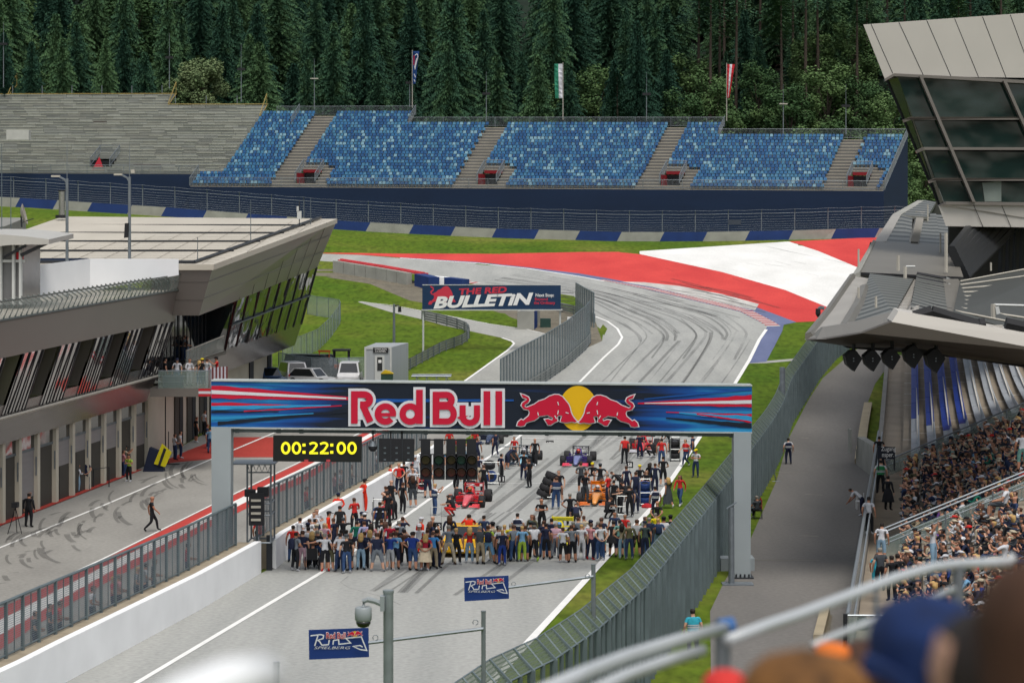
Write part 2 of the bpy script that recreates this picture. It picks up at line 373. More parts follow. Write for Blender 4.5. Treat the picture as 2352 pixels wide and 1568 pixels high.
for k in range(90):   # doughnut arcs in the pit lane
    u = rr.uniform(0, 500); v = 1268-(u*.42)+rr.uniform(4, 100)*(1-u/800); ru = rr.uniform(24, 80); a0 = rr.uniform(1.4, 3.4)
    strip([(u+ru*math.cos(a0+q*.22), v-ru*.5*math.sin(a0+q*.22)) for q in range(rr.randint(3, 6))], rr.uniform(.1, .3), .034, mbp)
for k in range(22): # stains on the red runoff
    v = rr.uniform(650, 708); u = rr.uniform(1440, 1700); L = rr.uniform(60, 200); strip(chaikin([(u, v-10), (u+L*.5, v), (u+L, v+L*.14)]), rr.uniform(.15, .6), .034, mb if k % 3 == 0 else mbp)
for k in range(12):
    u = rr.uniform(1500, 1850); v = rr.uniform(590, 640); strip([(u, v), (u+rr.uniform(20, 70), v+rr.uniform(3, 14))], rr.uniform(.05, .15), .034, mbp)
mark([(760, 1325), (790, 1318), (870, 1310), (900, 1300)], .05); mark([(782, 1338), (800, 1350), (880, 1372), (920, 1390)], .07); mark([(800, 1324), (782, 1338)], .07)
mark([(1760, 566), (1812, 578), (1880, 592), (1950, 607)], .25)
tag(mb.build('tyre_marks', RUB), kind='structure'); tag(mbp.build('pit_lane_marks', mat('pit_rubber', (.05, .05, .05), .8, 0, alpha=.27)), kind='structure')
# ================= FAR BARRIER WALL AND DEBRIS FENCE ==========================================
CONC = mat('concrete', '#a3a39c', .85, .12, .8); CONL = mat('pale_concrete', '#c3beb2', .85, .1, .6)
BLUW = mat('wall_blue', '#1c3a78', .6, .12, .7); NAVY = mat('navy_cloth', '#122848', .85, .1, .12, stretch=(1, 1, 4))
GALV = mat('galvanised_steel', '#8b939a', .45, .12, 3, metal=.5); GALD = mat('weathered_steel', '#6f7a80', .5, .15, 2.5, metal=.4)
DKST = mat('dark_steel', '#2c3036', .5, .1); WHST = mat('white_steel', '#cfd2d0', .5, .06)
def wallp(u): # far wall base point under photo column u
    Y = Yw(u); X = (u-CX)*Y/F; return V((X, Y, zg(X, Y)))
wt = thing('barrier_wall', 'low blue and pale grey striped concrete barrier at the outside of the far corner', 'barrier wall', (0, 295, 14))
ed = [-160, -50, 46, 132, 211, 303, 381, 475, 570, 660, 755, 851, 950, 1046, 1140, 1238, 1332, 1428, 1526, 1625, 1722, 1822, 1920, 2020, 2120, 2220]
mb = MB(); hw = 1.15
for i in range(len(ed)-1):
    n = 4
    for k in range(n):
        ua, ub = lerp(ed[i], ed[i+1], k/n), lerp(ed[i], ed[i+1], (k+1)/n)
        a, b, a2, b2 = wallp(ua-14), wallp(ub-14), wallp(ua), wallp(ub)
        a.z -= .3; b.z -= .3; a2.z += hw; b2.z += hw; o = V((0, .5, 0))
        mb.hexa([a, b, b+o, a+o, a2, b2, b2+o, a2+o], i % 2)
mb.build('concrete_block', [BLUW, CONC], wt)
def mesh_mat(name, col, period, duty, axis='Z', base=.0, col2=None):
    """wire mesh: procedural openings (alpha) between real wire widths"""
    m = bpy.data.materials.new(name); m.use_nodes = True; t = m.node_tree; b = t.nodes['Principled BSDF']
    b.inputs['Base Color'].default_value = (*C(col), 1); b.inputs['Roughness'].default_value = .5; b.inputs['Metallic'].default_value = .4
    tc = N(t, 'ShaderNodeTexCoord'); sp = N(t, 'ShaderNodeSeparateXYZ'); t.links.new(tc.outputs['Object'], sp.inputs[0])
    def comb(ax, per, du):
        d = N(t, 'ShaderNodeMath', operation='DIVIDE', i_1=per); f = N(t, 'ShaderNodeMath', operation='FRACT'); l = N(t, 'ShaderNodeMath', operation='LESS_THAN', i_1=du)
        t.links.new(sp.outputs[ax], d.inputs[0]); t.links.new(d.outputs[0], f.inputs[0]); t.links.new(f.outputs[0], l.inputs[0]); return l
    outs = [comb('XYZ'.index(a), period[i], duty[i]) for i, a in enumerate(axis)]
    x = outs[0]
    for y in outs[1:]:
        mx = N(t, 'ShaderNodeMath', operation='MAXIMUM'); t.links.new(x.outputs[0], mx.inputs[0]); t.links.new(y.outputs[0], mx.inputs[1]); x = mx
    mm = N(t, 'ShaderNodeMath', operation='MAXIMUM', i_1=base); t.links.new(x.outputs[0], mm.inputs[0]); t.links.new(mm.outputs[0], b.inputs['Alpha'])
    return m
BARS = mesh_mat('railing_bars', '#a4aaac', (.12,), (.32,), 'X', .0)
CHAIN = mesh_mat('chain_mesh', '#8c9599', (.1, .1), (.2, .2), 'YZ', .12)
ff = thing('debris_fence', 'tall wire debris fence on posts standing along the striped far barrier', 'fence', (0, 295, 15))
mw = MB(); us = []; u = -120
while u < 2140: us.append(u); u += 4.05*F/Yw(u)
for i, u in enumerate(us):
    p = wallp(u)+V((0, .75, 0)); t_ = p+V((0, 0, 3.35)); mb = MB(); mb.tube([p, t_, t_+V((0, -.28, .42))], .05, n=6); mb.build('post', GALV, ff)
    if i:
        for k, h in enumerate([1.25, 1.5, 1.75, 2.0, 2.3, 2.6, 2.95, 3.3]):
            m_ = (p+pp)/2+V((0, 0, -.05 if k < 7 else -.02)); z = V((0, 0, h)); mw.tube([pp+z, m_+z, p+z], .014 if k < 7 else .028, 4)
        z = V((0, -.28, 3.75)); mw.tube([pp+z, (p+pp)/2+z+V((0, 0, -.08)), p+z], .014, 4)
    pp = p
mw.build('wire_mesh', GALV, ff)
bx = MB(); p = wallp(1688)+V((0, .6, 2.0)); bx.obox(p+V((0, 0, 0)), (.8, 0, 0), (0, .03, 0), (0, 0, .6)); tag(bx.build('outlined_board', mat('dark_board', '#3a4350', .6)), 'small framed dark board on the far debris fence', 'board')
# ================= FAR GRANDSTAND =============================================================
O_ = P(437, 427, 318); E_ = P(2030, 437, 300); LEN = math.hypot(E_.x-O_.x, E_.y-O_.y)
Adir = V(((E_.x-O_.x)/LEN, (E_.y-O_.y)/LEN, 0)); QR, RS = .8, .425
def sp_(a, r, dz=0, db=0):   # stand point: along a, row r, extra height, extra depth
    t = min(1, max(0, a/LEN)); sn = lerp(.22, .36, t); cs = math.sqrt(1-sn*sn); b = r*QR+db
    return V((O_.x+Adir.x*a+sn*b, O_.y+Adir.y*a+cs*b, lerp(O_.z, E_.z, a/LEN)+r*RS+dz))
def a_at(u, r):
    lo, hi = -60, LEN+10
    for _ in range(30):
        m_ = (lo+hi)/2; p = sp_(m_, r)
        if CX+F*p.x/p.y < u: lo = m_
        else: hi = m_
    return lo
aS = a_at(508, 4)          # border between grey benches and blue seats
a940, a1660, aEnd = a_at(942, 22), a_at(1660, 20), LEN
secs = [(0, aS, 0, 4), (aS, a940, 0, 25), (a940, a1660, 0, 21), (a1660, aEnd, 0, 17)]
STEP = mat('step_board', '#b4aea0', .8, .12, .5); STEPD = mat('riser_dark', '#6d6c6a', .8, .1, .5)
aisles = [(a_at(644, 4)-.1, a_at(680, 4)), (a_at(1059, 4), a_at(1096, 4)), (a_at(1480, 4), a_at(1517, 4)), (a_at(1906, 4), a_at(1944, 4))]
ents = [(a_at(u0, 3), a_at(u1, 3)) for u0, u1 in ((684, 730), (1101, 1146), (1520, 1566), (1949, 1995))]
gs = thing('blue_grandstand', 'empty grandstand with blue plastic seats above a navy skirt behind the far corner', 'grandstand', (0, 305, 15))
mb = MB()
rows = [(0 if r < 4 else aS, LEN if r < 17 else a1660 if r < 21 else a940, r) for r in range(25)]
for (a0, a1, r) in rows:
    if True:
        segs = [(a0, a1)]
        if 2 <= r < 6:
            for (e0, e1) in ents:
                segs = [s for (x, y) in segs for s in ((x, min(y, e0)), (max(x, e1), y)) if s[1]-s[0] > .05]
        for (x, y) in segs:
            n = max(1, int((y-x)/12))
            for k in range(n):
                p, q = lerp(x, y, k/n), lerp(x, y, (k+1)/n)
                mb.add([sp_(p, r), sp_(q, r), sp_(q, r, 0, QR), sp_(p, r, 0, QR), sp_(p, r, -RS-.05), sp_(q, r, -RS-.05)], [(0, 1, 2, 3), (4, 5, 1, 0)], 0)
                mb.add([sp_(p, r, -RS-.05, .001), sp_(q, r, -RS-.05, .001), sp_(q, r, -.1, -.004), sp_(p, r, -.1, -.004)], [(0, 1, 2, 3)], 1)
mb.build('terrace', [STEP, STEPD], gs)
BL = [mat('seat_blue_deep', '#1a5488', .45, .08, .4), mat('seat_blue_mid', '#2f6d9c', .45, .08, .4), mat('seat_blue_grey', '#4e84a6', .5, .08, .4), mat('seat_blue_pale', '#80a8ba', .5, .08, .4), mat('seat_blue_faded', '#3f7a9e', .5, .08, .4)]
def seat_into(mb, a, r, mi):
    j = random.uniform(-.015, .015)
    c = sp_(a, r, .0, .38); x = Adir*.215; y = V((-Adir.y, Adir.x, 0))
    mb.hexa([c-x-y*.2+V((0, 0, .38)), c+x-y*.2+V((0, 0, .38)), c+x+y*.2+V((0, 0, .36)), c-x+y*.2+V((0, 0, .36)),
             c-x-y*.2+V((0, 0, .43)), c+x-y*.2+V((0, 0, .43)), c+x+y*.2+V((0, 0, .41)), c-x+y*.2+V((0, 0, .41))], mi)
    mb.hexa([c-x+y*.17+V((0, 0, .41)), c+x+y*.17+V((0, 0, .41)), c+x+y*.23+V((0, 0, .41)), c-x+y*.23+V((0, 0, .41)),
             c-x*.86+y*.27+V((0, 0, .76+j)), c+x*.86+y*.27+V((0, 0, .76+j)), c+x*.86+y*.31+V((0, 0, .74+j)), c-x*.86+y*.31+V((0, 0, .74+j))], mi)
    mb.box(c.x-.04, c.x+.04, c.y-.04, c.y+.04, c.z, c.z+.38, mi)
rs = random.Random(11); allseats = []
for (a0, a1, r) in rows:
    if True:
        n = int((a1-a0-.2)/.5)
        for k in range(n):
            a = a0+.35+k*.5+(r % 2)*.12
            if any(x-.28 < a < y+.28 for x, y in aisles): continue
            if r < 7 and any(x-.35 < a < y+.35 for x, y in ents): continue
            if r < 6 and any(y <= a < y+1.6 for x, y in ents): continue
            if r < 2 and any(x-2.6 < a < y+.3 for x, y in ents): continue
            t_ = rs.random(); mi = 0 if t_ < .38 else 1 if t_ < .63 else 4 if t_ < .78 else 2 if t_ < .91 else 3
            allseats.append((a, r, mi))
allseats.sort(key=lambda s: (s[1], -s[0])); big, rest = allseats[:100], allseats[100:]
for (a, r, mi) in big:
    q = MB(); seat_into(q, a, r, 0); q.build('seat', BL[mi], gs)
q = MB()
for (a, r, mi) in rest: seat_into(q, a, r, mi)
tag(q.build('seats', BL, gs), kind='stuff')
# skirt, railings, entrances
def skirt(parent, x, y, r, depth, m):
    mb = MB(); n = 10
    for k in range(n):
        p, q_ = lerp(x, y, k/n), lerp(x, y, (k+1)/n); a, b = sp_(p, r, -.1, -.35), sp_(q_, r, -.1, -.35)
        c, d = V((a.x, a.y, 13)), V((b.x, b.y, 13)); o = V((0, .06, 0)); mb.hexa([c, d, d+o, c+o, a, b, b+o, a+o])
    mb.build('skirt', m, parent)
skirt(gs, 0, LEN, 0, 8, NAVY)
mb = MB(); a, b = sp_(LEN, 0, -.1, -.35), sp_(LEN, 17, 0, .6); c, d = V((b.x, b.y, 13)), V((a.x, a.y, 13))
mb.prism([a, b, c, d], (.08, 0, 0)); mb.build('side_skirt', NAVY, gs)
def rail(parent, pts, h, bars=True, col=None, th=.03, name='railing', step=2.5):
    mb = MB(); col = col or GALV
    for a, b in zip(pts, pts[1:]):
        a, b = V(a), V(b); L = (b-a).length; n = max(1, round(L/step)); up = V((0, 0, h))
        mb.tube([a+up, b+up], th, 5); mb.tube([a+up*.12, b+up*.12], th*.7, 4)
        for k in range(n+1):
            p = lerp(a, b, k/n); mb.cyl(p, p+up, th*1.1, n=5)
        if bars:
            m_ = int(L/.16)
            for k in range(m_):
                p = lerp(a, b, (k+.5)/m_); mb.add([p+up*.12-V((.014, 0, 0)), p+up*.12+V((.014, 0, 0)), p+up+V((.014, 0, 0)), p+up-V((.014, 0, 0))], [(0, 1, 2, 3)])
    return mb.build(name, col, parent)
def rl(a0, a1, r, db=0, dz=0, n=6): return [sp_(lerp(a0, a1, k/n), r, dz, db) for k in range(n+1)]
rail(gs, rl(0, LEN, 0, -.3), 1.15)
rail(gs, rl(aS+2, a940, 25, .3, -.3), 1.3); rail(gs, rl(a940, a1660, 21, .3, -.3), 1.3); rail(gs, rl(a1660, LEN, 17, .3, -.3), 1.3)
rail(gs, [sp_(a940, 21, 0, .2), sp_(a940, 25, 0, .3)], 1.2); rail(gs, [sp_(a1660, 17, 0, .2), sp_(a1660, 21, 0, .3)], 1.2)
rail(gs, [sp_(LEN+.1, 0), sp_(LEN+.1, 17, 0, .4)], 1.2, th=.05); rail(gs, [sp_(0, 0), sp_(0, 4)], 1.2, th=.04)
rail(gs, [sp_(aS+5.3, 20.5, 0), sp_(aS+5.3, 25)], 1.3, th=.04)
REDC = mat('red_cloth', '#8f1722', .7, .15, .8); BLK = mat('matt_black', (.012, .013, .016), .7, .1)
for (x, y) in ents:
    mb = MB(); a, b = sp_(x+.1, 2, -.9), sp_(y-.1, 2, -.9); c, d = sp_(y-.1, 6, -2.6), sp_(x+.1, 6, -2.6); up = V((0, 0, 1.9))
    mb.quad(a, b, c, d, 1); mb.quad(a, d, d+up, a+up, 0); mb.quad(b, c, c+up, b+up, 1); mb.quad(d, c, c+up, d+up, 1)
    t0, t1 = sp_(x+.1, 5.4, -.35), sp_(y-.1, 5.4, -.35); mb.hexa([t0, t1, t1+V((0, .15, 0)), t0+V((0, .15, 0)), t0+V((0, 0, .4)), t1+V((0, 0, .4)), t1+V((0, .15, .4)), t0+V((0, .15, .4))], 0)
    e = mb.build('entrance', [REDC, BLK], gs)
    rail(gs, [sp_(x, 1.5, .1), sp_(x, 6, .1)], 1.1, th=.05); rail(gs, [sp_(y, 1.5, .1), sp_(y, 6, .1)], 1.1, th=.05); rail(gs, [sp_(x, 6, .1), sp_(y, 6, .1)], 1.1)
# grey bench stand on the left
gg = thing('bench_grandstand', 'bare grandstand of grey bench boards at the upper left, left of the blue seats', 'grandstand', (-60, 315, 15))
BD = [mat('board_grey_a', '#989b95', .8, .1, .6), mat('board_grey_b', '#a6a8a0', .8, .1, .6), mat('board_grey_c', '#878a84', .8, .1, .6), mat('board_grey_d', '#b2b5b1', .8, .1, .6), mat('board_grey_e', '#96978f', .8, .1, .6), mat('board_brown', '#5a4038', .8, .1, .6), mat('yellow_edge', '#c2c4b4', .7, .1)]
a385 = a_at(386, 28); gx0 = -47.0; mb = MB(); GE = (a_at(207, 6), a_at(252, 6))
for r in range(4, 32):
    x1 = aS if r < 28 else a385
    segs = [(gx0, x1)]
    if 6 <= r < 10: segs = [(gx0, GE[0]), (GE[1], x1)]
    for (x, y) in segs:
        for k in range(4):
            p, q_ = lerp(x, y, k/4), lerp(x, y, (k+1)/4)
            mb.add([sp_(p, r), sp_(q_, r), sp_(q_, r, 0, QR), sp_(p, r, 0, QR), sp_(p, r, -RS-.05), sp_(q_, r, -RS-.05)], [(0, 1, 2, 3), (4, 5, 1, 0)], 2)
        a = x+rs.uniform(0, 2)
        while a < y-.3:
            L = min(rs.choice((2.0, 2.0, 2.0, 4.0)), y-a); mi = rs.choice((0, 0, 1, 1, 2, 3, 4, 4)); b = a+L-.05
            if (r in (21,) and abs(a-a_at(232, 21)) < 1.3) or (r == 6 and abs(a-a_at(310, 6)) < 1.2): mi = 5
            mb.hexa([sp_(a, r, .36, .3), sp_(b, r, .36, .3), sp_(b, r, .36, .62), sp_(a, r, .36, .62), sp_(a, r, .41, .3), sp_(b, r, .41, .3), sp_(b, r, .41, .62), sp_(a, r, .41, .62)], mi)
            mb.add([sp_(a, r, .05, .34), sp_(b, r, .05, .34), sp_(b, r, .36, .34), sp_(a, r, .36, .34)], [(0, 1, 2, 3)], rs.choice((0, 1, 2, 4)))
            if rs.random() < .75: mb.add([sp_(a, r, .36, .28), sp_(b, r, .36, .28), sp_(b, r, .43, .28), sp_(a, r, .43, .28)], [(0, 1, 2, 3)], 6)
            a += L
mb.build('bench_terrace', BD, gg)
skirt(gg, gx0, aS, 4, 8, NAVY)
rail(gg, rl(gx0, aS-3.2, 4, -.3), 1.1)
YEL = mat('yellow_rail', '#a08c50', .6, .1)
for (x, y, r) in ((gx0, a385, 32), (a385, aS, 28)):
    q = MB(); q.tube(rl(x, y, r, .25, .15), .07, 5); q.build('yellow_rail', YEL, gg); a = x+1
    while a < y: mb = MB(); mb.cyl(sp_(a, r, 0, .3), sp_(a, r, 1.35, .3), .06, n=5); mb.build('upright', GALV, gg); a += 4.6
for (a, r) in ((a385, 28), (aS, 23.5), (a_at(20, 32), 31.5)):
    mb = MB(); mb.tube([sp_(a, r, .2), sp_(a, r+4, 1.8), sp_(a, r+4, .1), sp_(a, r, 0)], .06, 5); mb.build('yellow_brace', YEL, gg)
mb = MB(); x, y = GE; a, b = sp_(x, 6, -.9), sp_(y, 6, -.9); c, d = sp_(y, 10, -2.6), sp_(x, 10, -2.6); up = V((0, 0, 1.9))
mb.quad(a, b, c, d, 1); mb.quad(a, d, d+up, a+up, 1); mb.quad(b, c, c+up, b+up, 1); mb.quad(d, c, c+up, d+up, 1)
mb.add([sp_(x+.1, 6, -.4, .3), sp_(x+1.9, 6, -.4, .3), sp_(x+1, 7, 1.0)], [(0, 1, 2)], 0)
mb.build('entrance', [mat('bright_red_cloth', '#b51a30', .7, .1), BLK], gg)
for q_ in (x, y): rail(gg, [sp_(q_, 6, .1), sp_(q_, 10.5, .1)], 1.1, th=.05)
rail(gg, [sp_(x, 10.5, .1), sp_(y, 10.5, .1)], 1.1)
mb = MB(); p = P(42, 322, 322); mb.box(p.x-1.5, p.x+1.5, 321.5, 323, p.z, p.z+1.35); tag(mb.build('white_cabin', mat('cabin_white', '#c9c8c6', .6, .06)), 'small white box cabin set on the grey bench stand', 'cabin')
# lamp masts and flags along the top of the stands
def mast(u, vtop, vl, vb, Y, dark, label):
    t = thing('lamp_mast', label, 'lamp mast', P(u, vb, Y), 'slim lamp masts along the top of the stands'); mb = MB()
    mb.cyl(P(u, vb+6, Y), P(u, vl, Y), .07, .05, 6); mb.cyl(P(u, vl, Y), P(u, vtop, Y), .035, .02, 5); mb.build('pole', GALV, t)
    q = MB(); c = P(u, vl, Y); q.box(c.x-.55, c.x+.55, c.y-.2, c.y+.2, c.z-.25 if dark else c.z-.06, c.z+.08); q.build('lamp_head', BLK if dark else CONL, t)
for i, (u, a, b, c, Y, dk, lb) in enumerate([(8, 51, 100, 195, 343, 1, 'thin mast with black lamps at the left edge of the grey bench stand'), (389, 77, 131, 198, 342, 1, 'thin mast with black lamps beside the round willow bush'),
    (554, 100, 158, 228, 340, 1, 'thin mast with black lamps at the right end of the grey bench stand'), (722, 135, 181, 246, 338, 0, 'thin mast with pale lamps above the leftmost blue seat stairway'),
    (941, 186, 189, 240, 335, 1, 'short mast with one black lamp beside the dark blue flag'), (1117, 165, 214, 272, 330, 1, 'thin mast with black lamps between the blue flag and the green flag'),
    (1485, 165, 215, 272, 325, 1, 'thin mast with black lamps between the green flag and the red flag'), (1799, 194, 239, 303, 318, 0, 'thin mast with pale lamps right of the red and white flag'), (1943, 194, 242, 303, 316, 1, 'thin mast with black lamps nearest the glass tower')]):
    mast(u, a, b, c, Y, dk, lb)
def flag(u, vt, vb, Y, poly, bands, label, side):
    t = thing('flag_pole', label, 'flag', P(u, vb, Y)); mb = MB(); mb.cyl(P(u, vb+4, Y), P(u, vt, Y), .07, .05, 6); mb.build('pole', mat('pale_pole', '#b5b0a8', .5, .05), t)
    # cloth: bands across, hanging with a wave in depth
    q = MB(); n = 8
    for j in range(n):
        for k, (x0, x1, mi) in enumerate(bands):
            c = []
            for (jj, xx) in ((j, x0), (j, x1), (j+1, x1), (j+1, x0)):
                s_ = jj/n; ua, ub = interp([(0, poly[0][0]), (1, poly[1][0])], s_), interp([(0, poly[0][1]), (1, poly[1][1])], s_)
                c.append(P(lerp(ua, ub, xx), lerp(vt+3, poly[2], s_), Y+.25*math.sin(s_*6+xx*4)))
            q.quad(*c, mi)
    cl = q.build('cloth', FLM, t); cl.data.materials
    sm = cl.modifiers.new('thickness', 'SOLIDIFY'); sm.thickness = .02
    return t
FLM = [mat('flag_navy', '#1a4480', .8, .06), mat('flag_white', '#dcdce4', .8, .04), mat('flag_green', '#2c8468', .8, .06), mat('flag_red', '#c4222e', .8, .06)]
fl = flag(947, 115, 244, 334, ((948, 963), (948, 954), 193), [(0, 1, 0)], 'dark blue flag with a circuit outline and red and white marks hanging from a pole', 1)
mb = MB()
for a, b in (((953, 128), (958, 124)), ((958, 124), (960, 130)), ((960, 130), (955, 150)), ((955, 150), (953, 160)), ((957, 134), (952, 156)), ((951, 170), (954, 178)), ((951, 183), (953, 188))):
    mb.tube([P(a[0], a[1], 333.6), P(b[0], b[1], 333.6)], .06, 4)
mb.tube([P(951, 128, 333.6), P(950.5, 150, 333.6)], .07, 4, 1); mb.build('emblem', [FLM[1], FLM[3]], fl)
flag(1293, 144, 272, 327, ((1273, 1292), (1275, 1292), 226), [(0, .5, 2), (.5, 1, 1)], 'green and white flag hanging from a pole at the middle of the stand', -1)
flag(1669, 145, 274, 321, ((1670, 1688), (1670, 1675), 225), [(0, .33, 3), (.33, .66, 1), (.66, 1, 3)], 'red white red striped flag hanging from a pole', 1)
# ================= FOREST =====================================================================
def leafm(name, c1, c2, c3):
    m = mat(name, c1, .8, 0); t, b = nodes_of(m); b.inputs['Specular IOR Level'].default_value = .15
    tc = N(t, 'ShaderNodeTexCoord'); n = N(t, 'ShaderNodeTexNoise'); n.inputs['Scale'].default_value = .55; n.inputs['Detail'].default_value = 3
    oi = N(t, 'ShaderNodeObjectInfo'); ad = N(t, 'ShaderNodeMath', operation='ADD'); ml = N(t, 'ShaderNodeMath', operation='MULTIPLY_ADD', i_1=.5, i_2=-.25)
    t.links.new(tc.outputs['Object'], n.inputs[0]); t.links.new(oi.outputs['Random'], ml.inputs[0]); t.links.new(n.outputs[0], ad.inputs[0]); t.links.new(ml.outputs[0], ad.inputs[1])
    r = ramp(t, [(.3, c1), (.5, c2), (.72, c3)]); t.links.new(ad.outputs[0], r.inputs[0]); t.links.new(r.outputs[0], b.inputs['Base Color']); return m
SPR = leafm('spruce_needles', (.016, .05, .032), (.032, .08, .044), (.062, .122, .052))
DEC = leafm('leaf_green', (.04, .085, .032), (.065, .12, .044), (.1, .165, .06)); OLV = leafm('willow_leaf', (.09, .14, .06), (.14, .19, .09), (.2, .25, .12))
BARK = mat('pine_bark', '#4e443c', .9, .25, 2, stretch=(1, 1, .2))
def spruce_mesh(seed, h, rad):
    rr = random.Random(seed); mb = MB(); mb.cyl((0, 0, -2), (0, 0, h*.97), .24, .02, 7); tr = mb
    cr = MB(); z = h*.06
    while z < h*.99:
        f = 1-z/h; L = rad*(f**.75)*(1 if z > h*.12 else .8)*rr.uniform(.8, 1.12)+.15; nb = max(4, int(6+6*f)); a0 = rr.uniform(0, 6.3)
        for k in range(nb):
            a = a0+k*2*math.pi/nb+rr.uniform(-.25, .25); l = L*rr.uniform(.7, 1.15); d = V((math.cos(a), math.sin(a), 0)); sd_ = V((-d.y, d.x, 0)); n = max(2, int(l/.27))
            for j in range(n):
                s_ = (j+.6)/n; p = d*l*s_+V((0, 0, z-.28*l*s_*s_*1.3+.1*l*s_)); w_ = (.42-.2*s_)*(.6+.4*f)*rr.uniform(.6, 1.3)
                for sg in (-1, 1):
                    q = p+sd_*sg*w_*rr.uniform(.5, 1.1)+V((0, 0, -rr.uniform(.1, .42)))
                    cr.add([p-d*.1, q-d*rr.uniform(.0, .12), q+d*rr.uniform(.08, .26)+V((0, 0, -.1)), p+d*.13], [(0, 1, 2, 3)])
                if j == n-1: cr.add([p-sd_*.12, p+sd_*.12, p+d*rr.uniform(.3, .5)+V((0, 0, .02))], [(0, 1, 2)])
        z += rr.uniform(.3, .46)*(.65+.5*f)
    return tr, cr
def decid_mesh(seed, h, rad, nlobe=13, dens=1.0, zb=.25):
    rr = random.Random(seed); tr = MB(); tr.tube([(0, 0, -1), (rr.uniform(-.2, .2), 0, h*.4), (rr.uniform(-.4, .4), .2, h*.85)], [.2, .14, .04], 6)
    lobes = []
    for i in range(nlobe):
        z = h*(zb+(.92-zb)*i/(nlobe-1)); k = math.sin(min(1, (z/h-zb)/(1-zb)*1.25+.25)*math.pi*.75)*rad*.62; a = i*2.4+rr.uniform(-.5, .5)
        lobes.append((V((math.cos(a)*k, math.sin(a)*k, z)), rad*rr.uniform(.3, .52)*(1.15-.5*z/h)))
        tr.tube([(0, 0, z*.6), (math.cos(a)*k*.5, math.sin(a)*k*.5, z*.85), tuple(lobes[-1][0])], [.07, .05, .02], 4)
    cr = MB()
    for c, r_ in lobes:
        for _ in range(int(560*dens*(r_/1.2)**2)):
            d = V((rr.gauss(0, 1), rr.gauss(0, 1), rr.gauss(0, .8))).normalized(); p = c+d*r_*rr.uniform(.45, 1.12); s_ = rr.uniform(.09, .2)
            x = V((rr.uniform(-1, 1), rr.uniform(-1, 1), rr.uniform(-.4, .4))).normalized()*s_; y = x.cross(d+V((rr.uniform(-.8, .8), rr.uniform(-.8, .8), .5))).normalized()*s_
            cr.add([p-x, p+y*.7, p+x, p-y*.7], [(0, 1, 2, 3)])
    return tr, cr
def tree_proto(nm, tc_, lm, label):
    t = thing(nm, label, 'tree'); tc_[0].build('trunk', BARK, t); tc_[1].build('crown', lm, t); return t
sprs = [tree_proto('spruce_tree', spruce_mesh(20+i, hh, rd), SPR, 'x') for i, (hh, rd) in enumerate(((23, 4.6), (25, 5.0), (21, 4.4), (26, 5.3), (19, 4.2)))]
decs = [tree_proto('broadleaf_tree', decid_mesh(40+i, hh, rd, nl), DEC, 'x') for i, (hh, rd, nl) in enumerate(((11, 3.6, 15), (8, 3.0, 12), (13.5, 3.4, 17)))]
wil = [tree_proto('willow_bush', decid_mesh(50+i, hh, rd, 12, 1.5, .3), OLV, 'x') for i, (hh, rd) in enumerate(((8.5, 3.6), (6.5, 2.5)))]
def pine_mesh(seed, h):
    rr = random.Random(seed); tr = MB(); tr.tube([(0, 0, -1), (.1, 0, h*.5), (.25, .1, h)], [.27, .2, .08], 7); cr = MB()
    for k in range(9): z = h*rr.uniform(.35, .7); a = rr.uniform(0, 6.3); tr.tube([(0, 0, z), (math.cos(a)*1.1, math.sin(a)*1.1, z-.15)], [.04, .01], 4)
    for k in range(1500):
        a = rr.uniform(0, 6.3); z = h*rr.uniform(.68, 1.02); q = 2.6*math.sqrt(rr.random())*(1.25-((z/h-.68)/.34)); p = V((math.cos(a)*q, math.sin(a)*q, z)); s_ = rr.uniform(.2, .4)
        cr.add([p, p+V((s_, rr.uniform(-s_, s_), -.1)), p+V((0, s_, rr.uniform(-.2, .2)))], [(0, 1, 2)])
    return tr, cr
pines = [tree_proto('pine_tree', pine_mesh(60+i, 29+2*i), SPR, 'x') for i in range(2)]
used = set(); rt = random.Random(5)
def plant(protos, i, x, y, s_, label, group, z=None):
    pr = protos[i % len(protos)]; k = (pr.name)
    o = pr if k not in used else put(pr); used.add(k)
    o.location = (x, y, zg(x, y)-.3 if z is None else z); o.rotation_euler = (0, 0, rt.uniform(0, 6.3)); k_ = rt.uniform(1.0, 1.25); o.scale = (s_*k_, s_*k_, s_*rt.uniform(.88, 1.1)); o['label'] = label; o['group'] = group
    return o
where = lambda u: 'above the grey bench stand' if u < 560 else 'near the dark blue flag' if u < 1000 else 'near the green flag' if u < 1500 else 'near the red white flag' if u < 1900 else 'around the glass tower'
cnt = 0
for ri, (Y, dx) in enumerate(((354, 5.6), (361, 6.2), (369, 6.6), (378, 7), (388, 7.4), (400, 8), (413, 8.5))):
    x = -Y*.222-3
    while x < Y*.226+3:
        X = x+rt.uniform(-1.6, 1.6); y = Y+rt.uniform(-2.6, 2.6); u = CX+F*X/y; x += dx
        if u > 1540 and ri < 2: continue
        if u > 1580 and rt.random() < (.72 if ri < 5 else .12): continue
        if 360 < u < 540 and ri == 0: continue
        if rt.random() < .09 and u < 1500 and ri > 0:
            plant(decs, 2, X, y, rt.uniform(1.3, 1.6), 'pale green birch among the dark spruces %s' % where(u), 'birches among the spruces'); continue
        dk = ('front row', 'second row', 'third row', 'fourth row', 'fifth row', 'sixth row', 'rear row')[ri]
        plant(sprs, rt.randint(0, 4), X, y, rt.uniform(.82, 1.12), 'dark spruce in the %s of the forest %s' % (dk, where(u)), 'dark spruces of the hillside forest'); cnt += 1
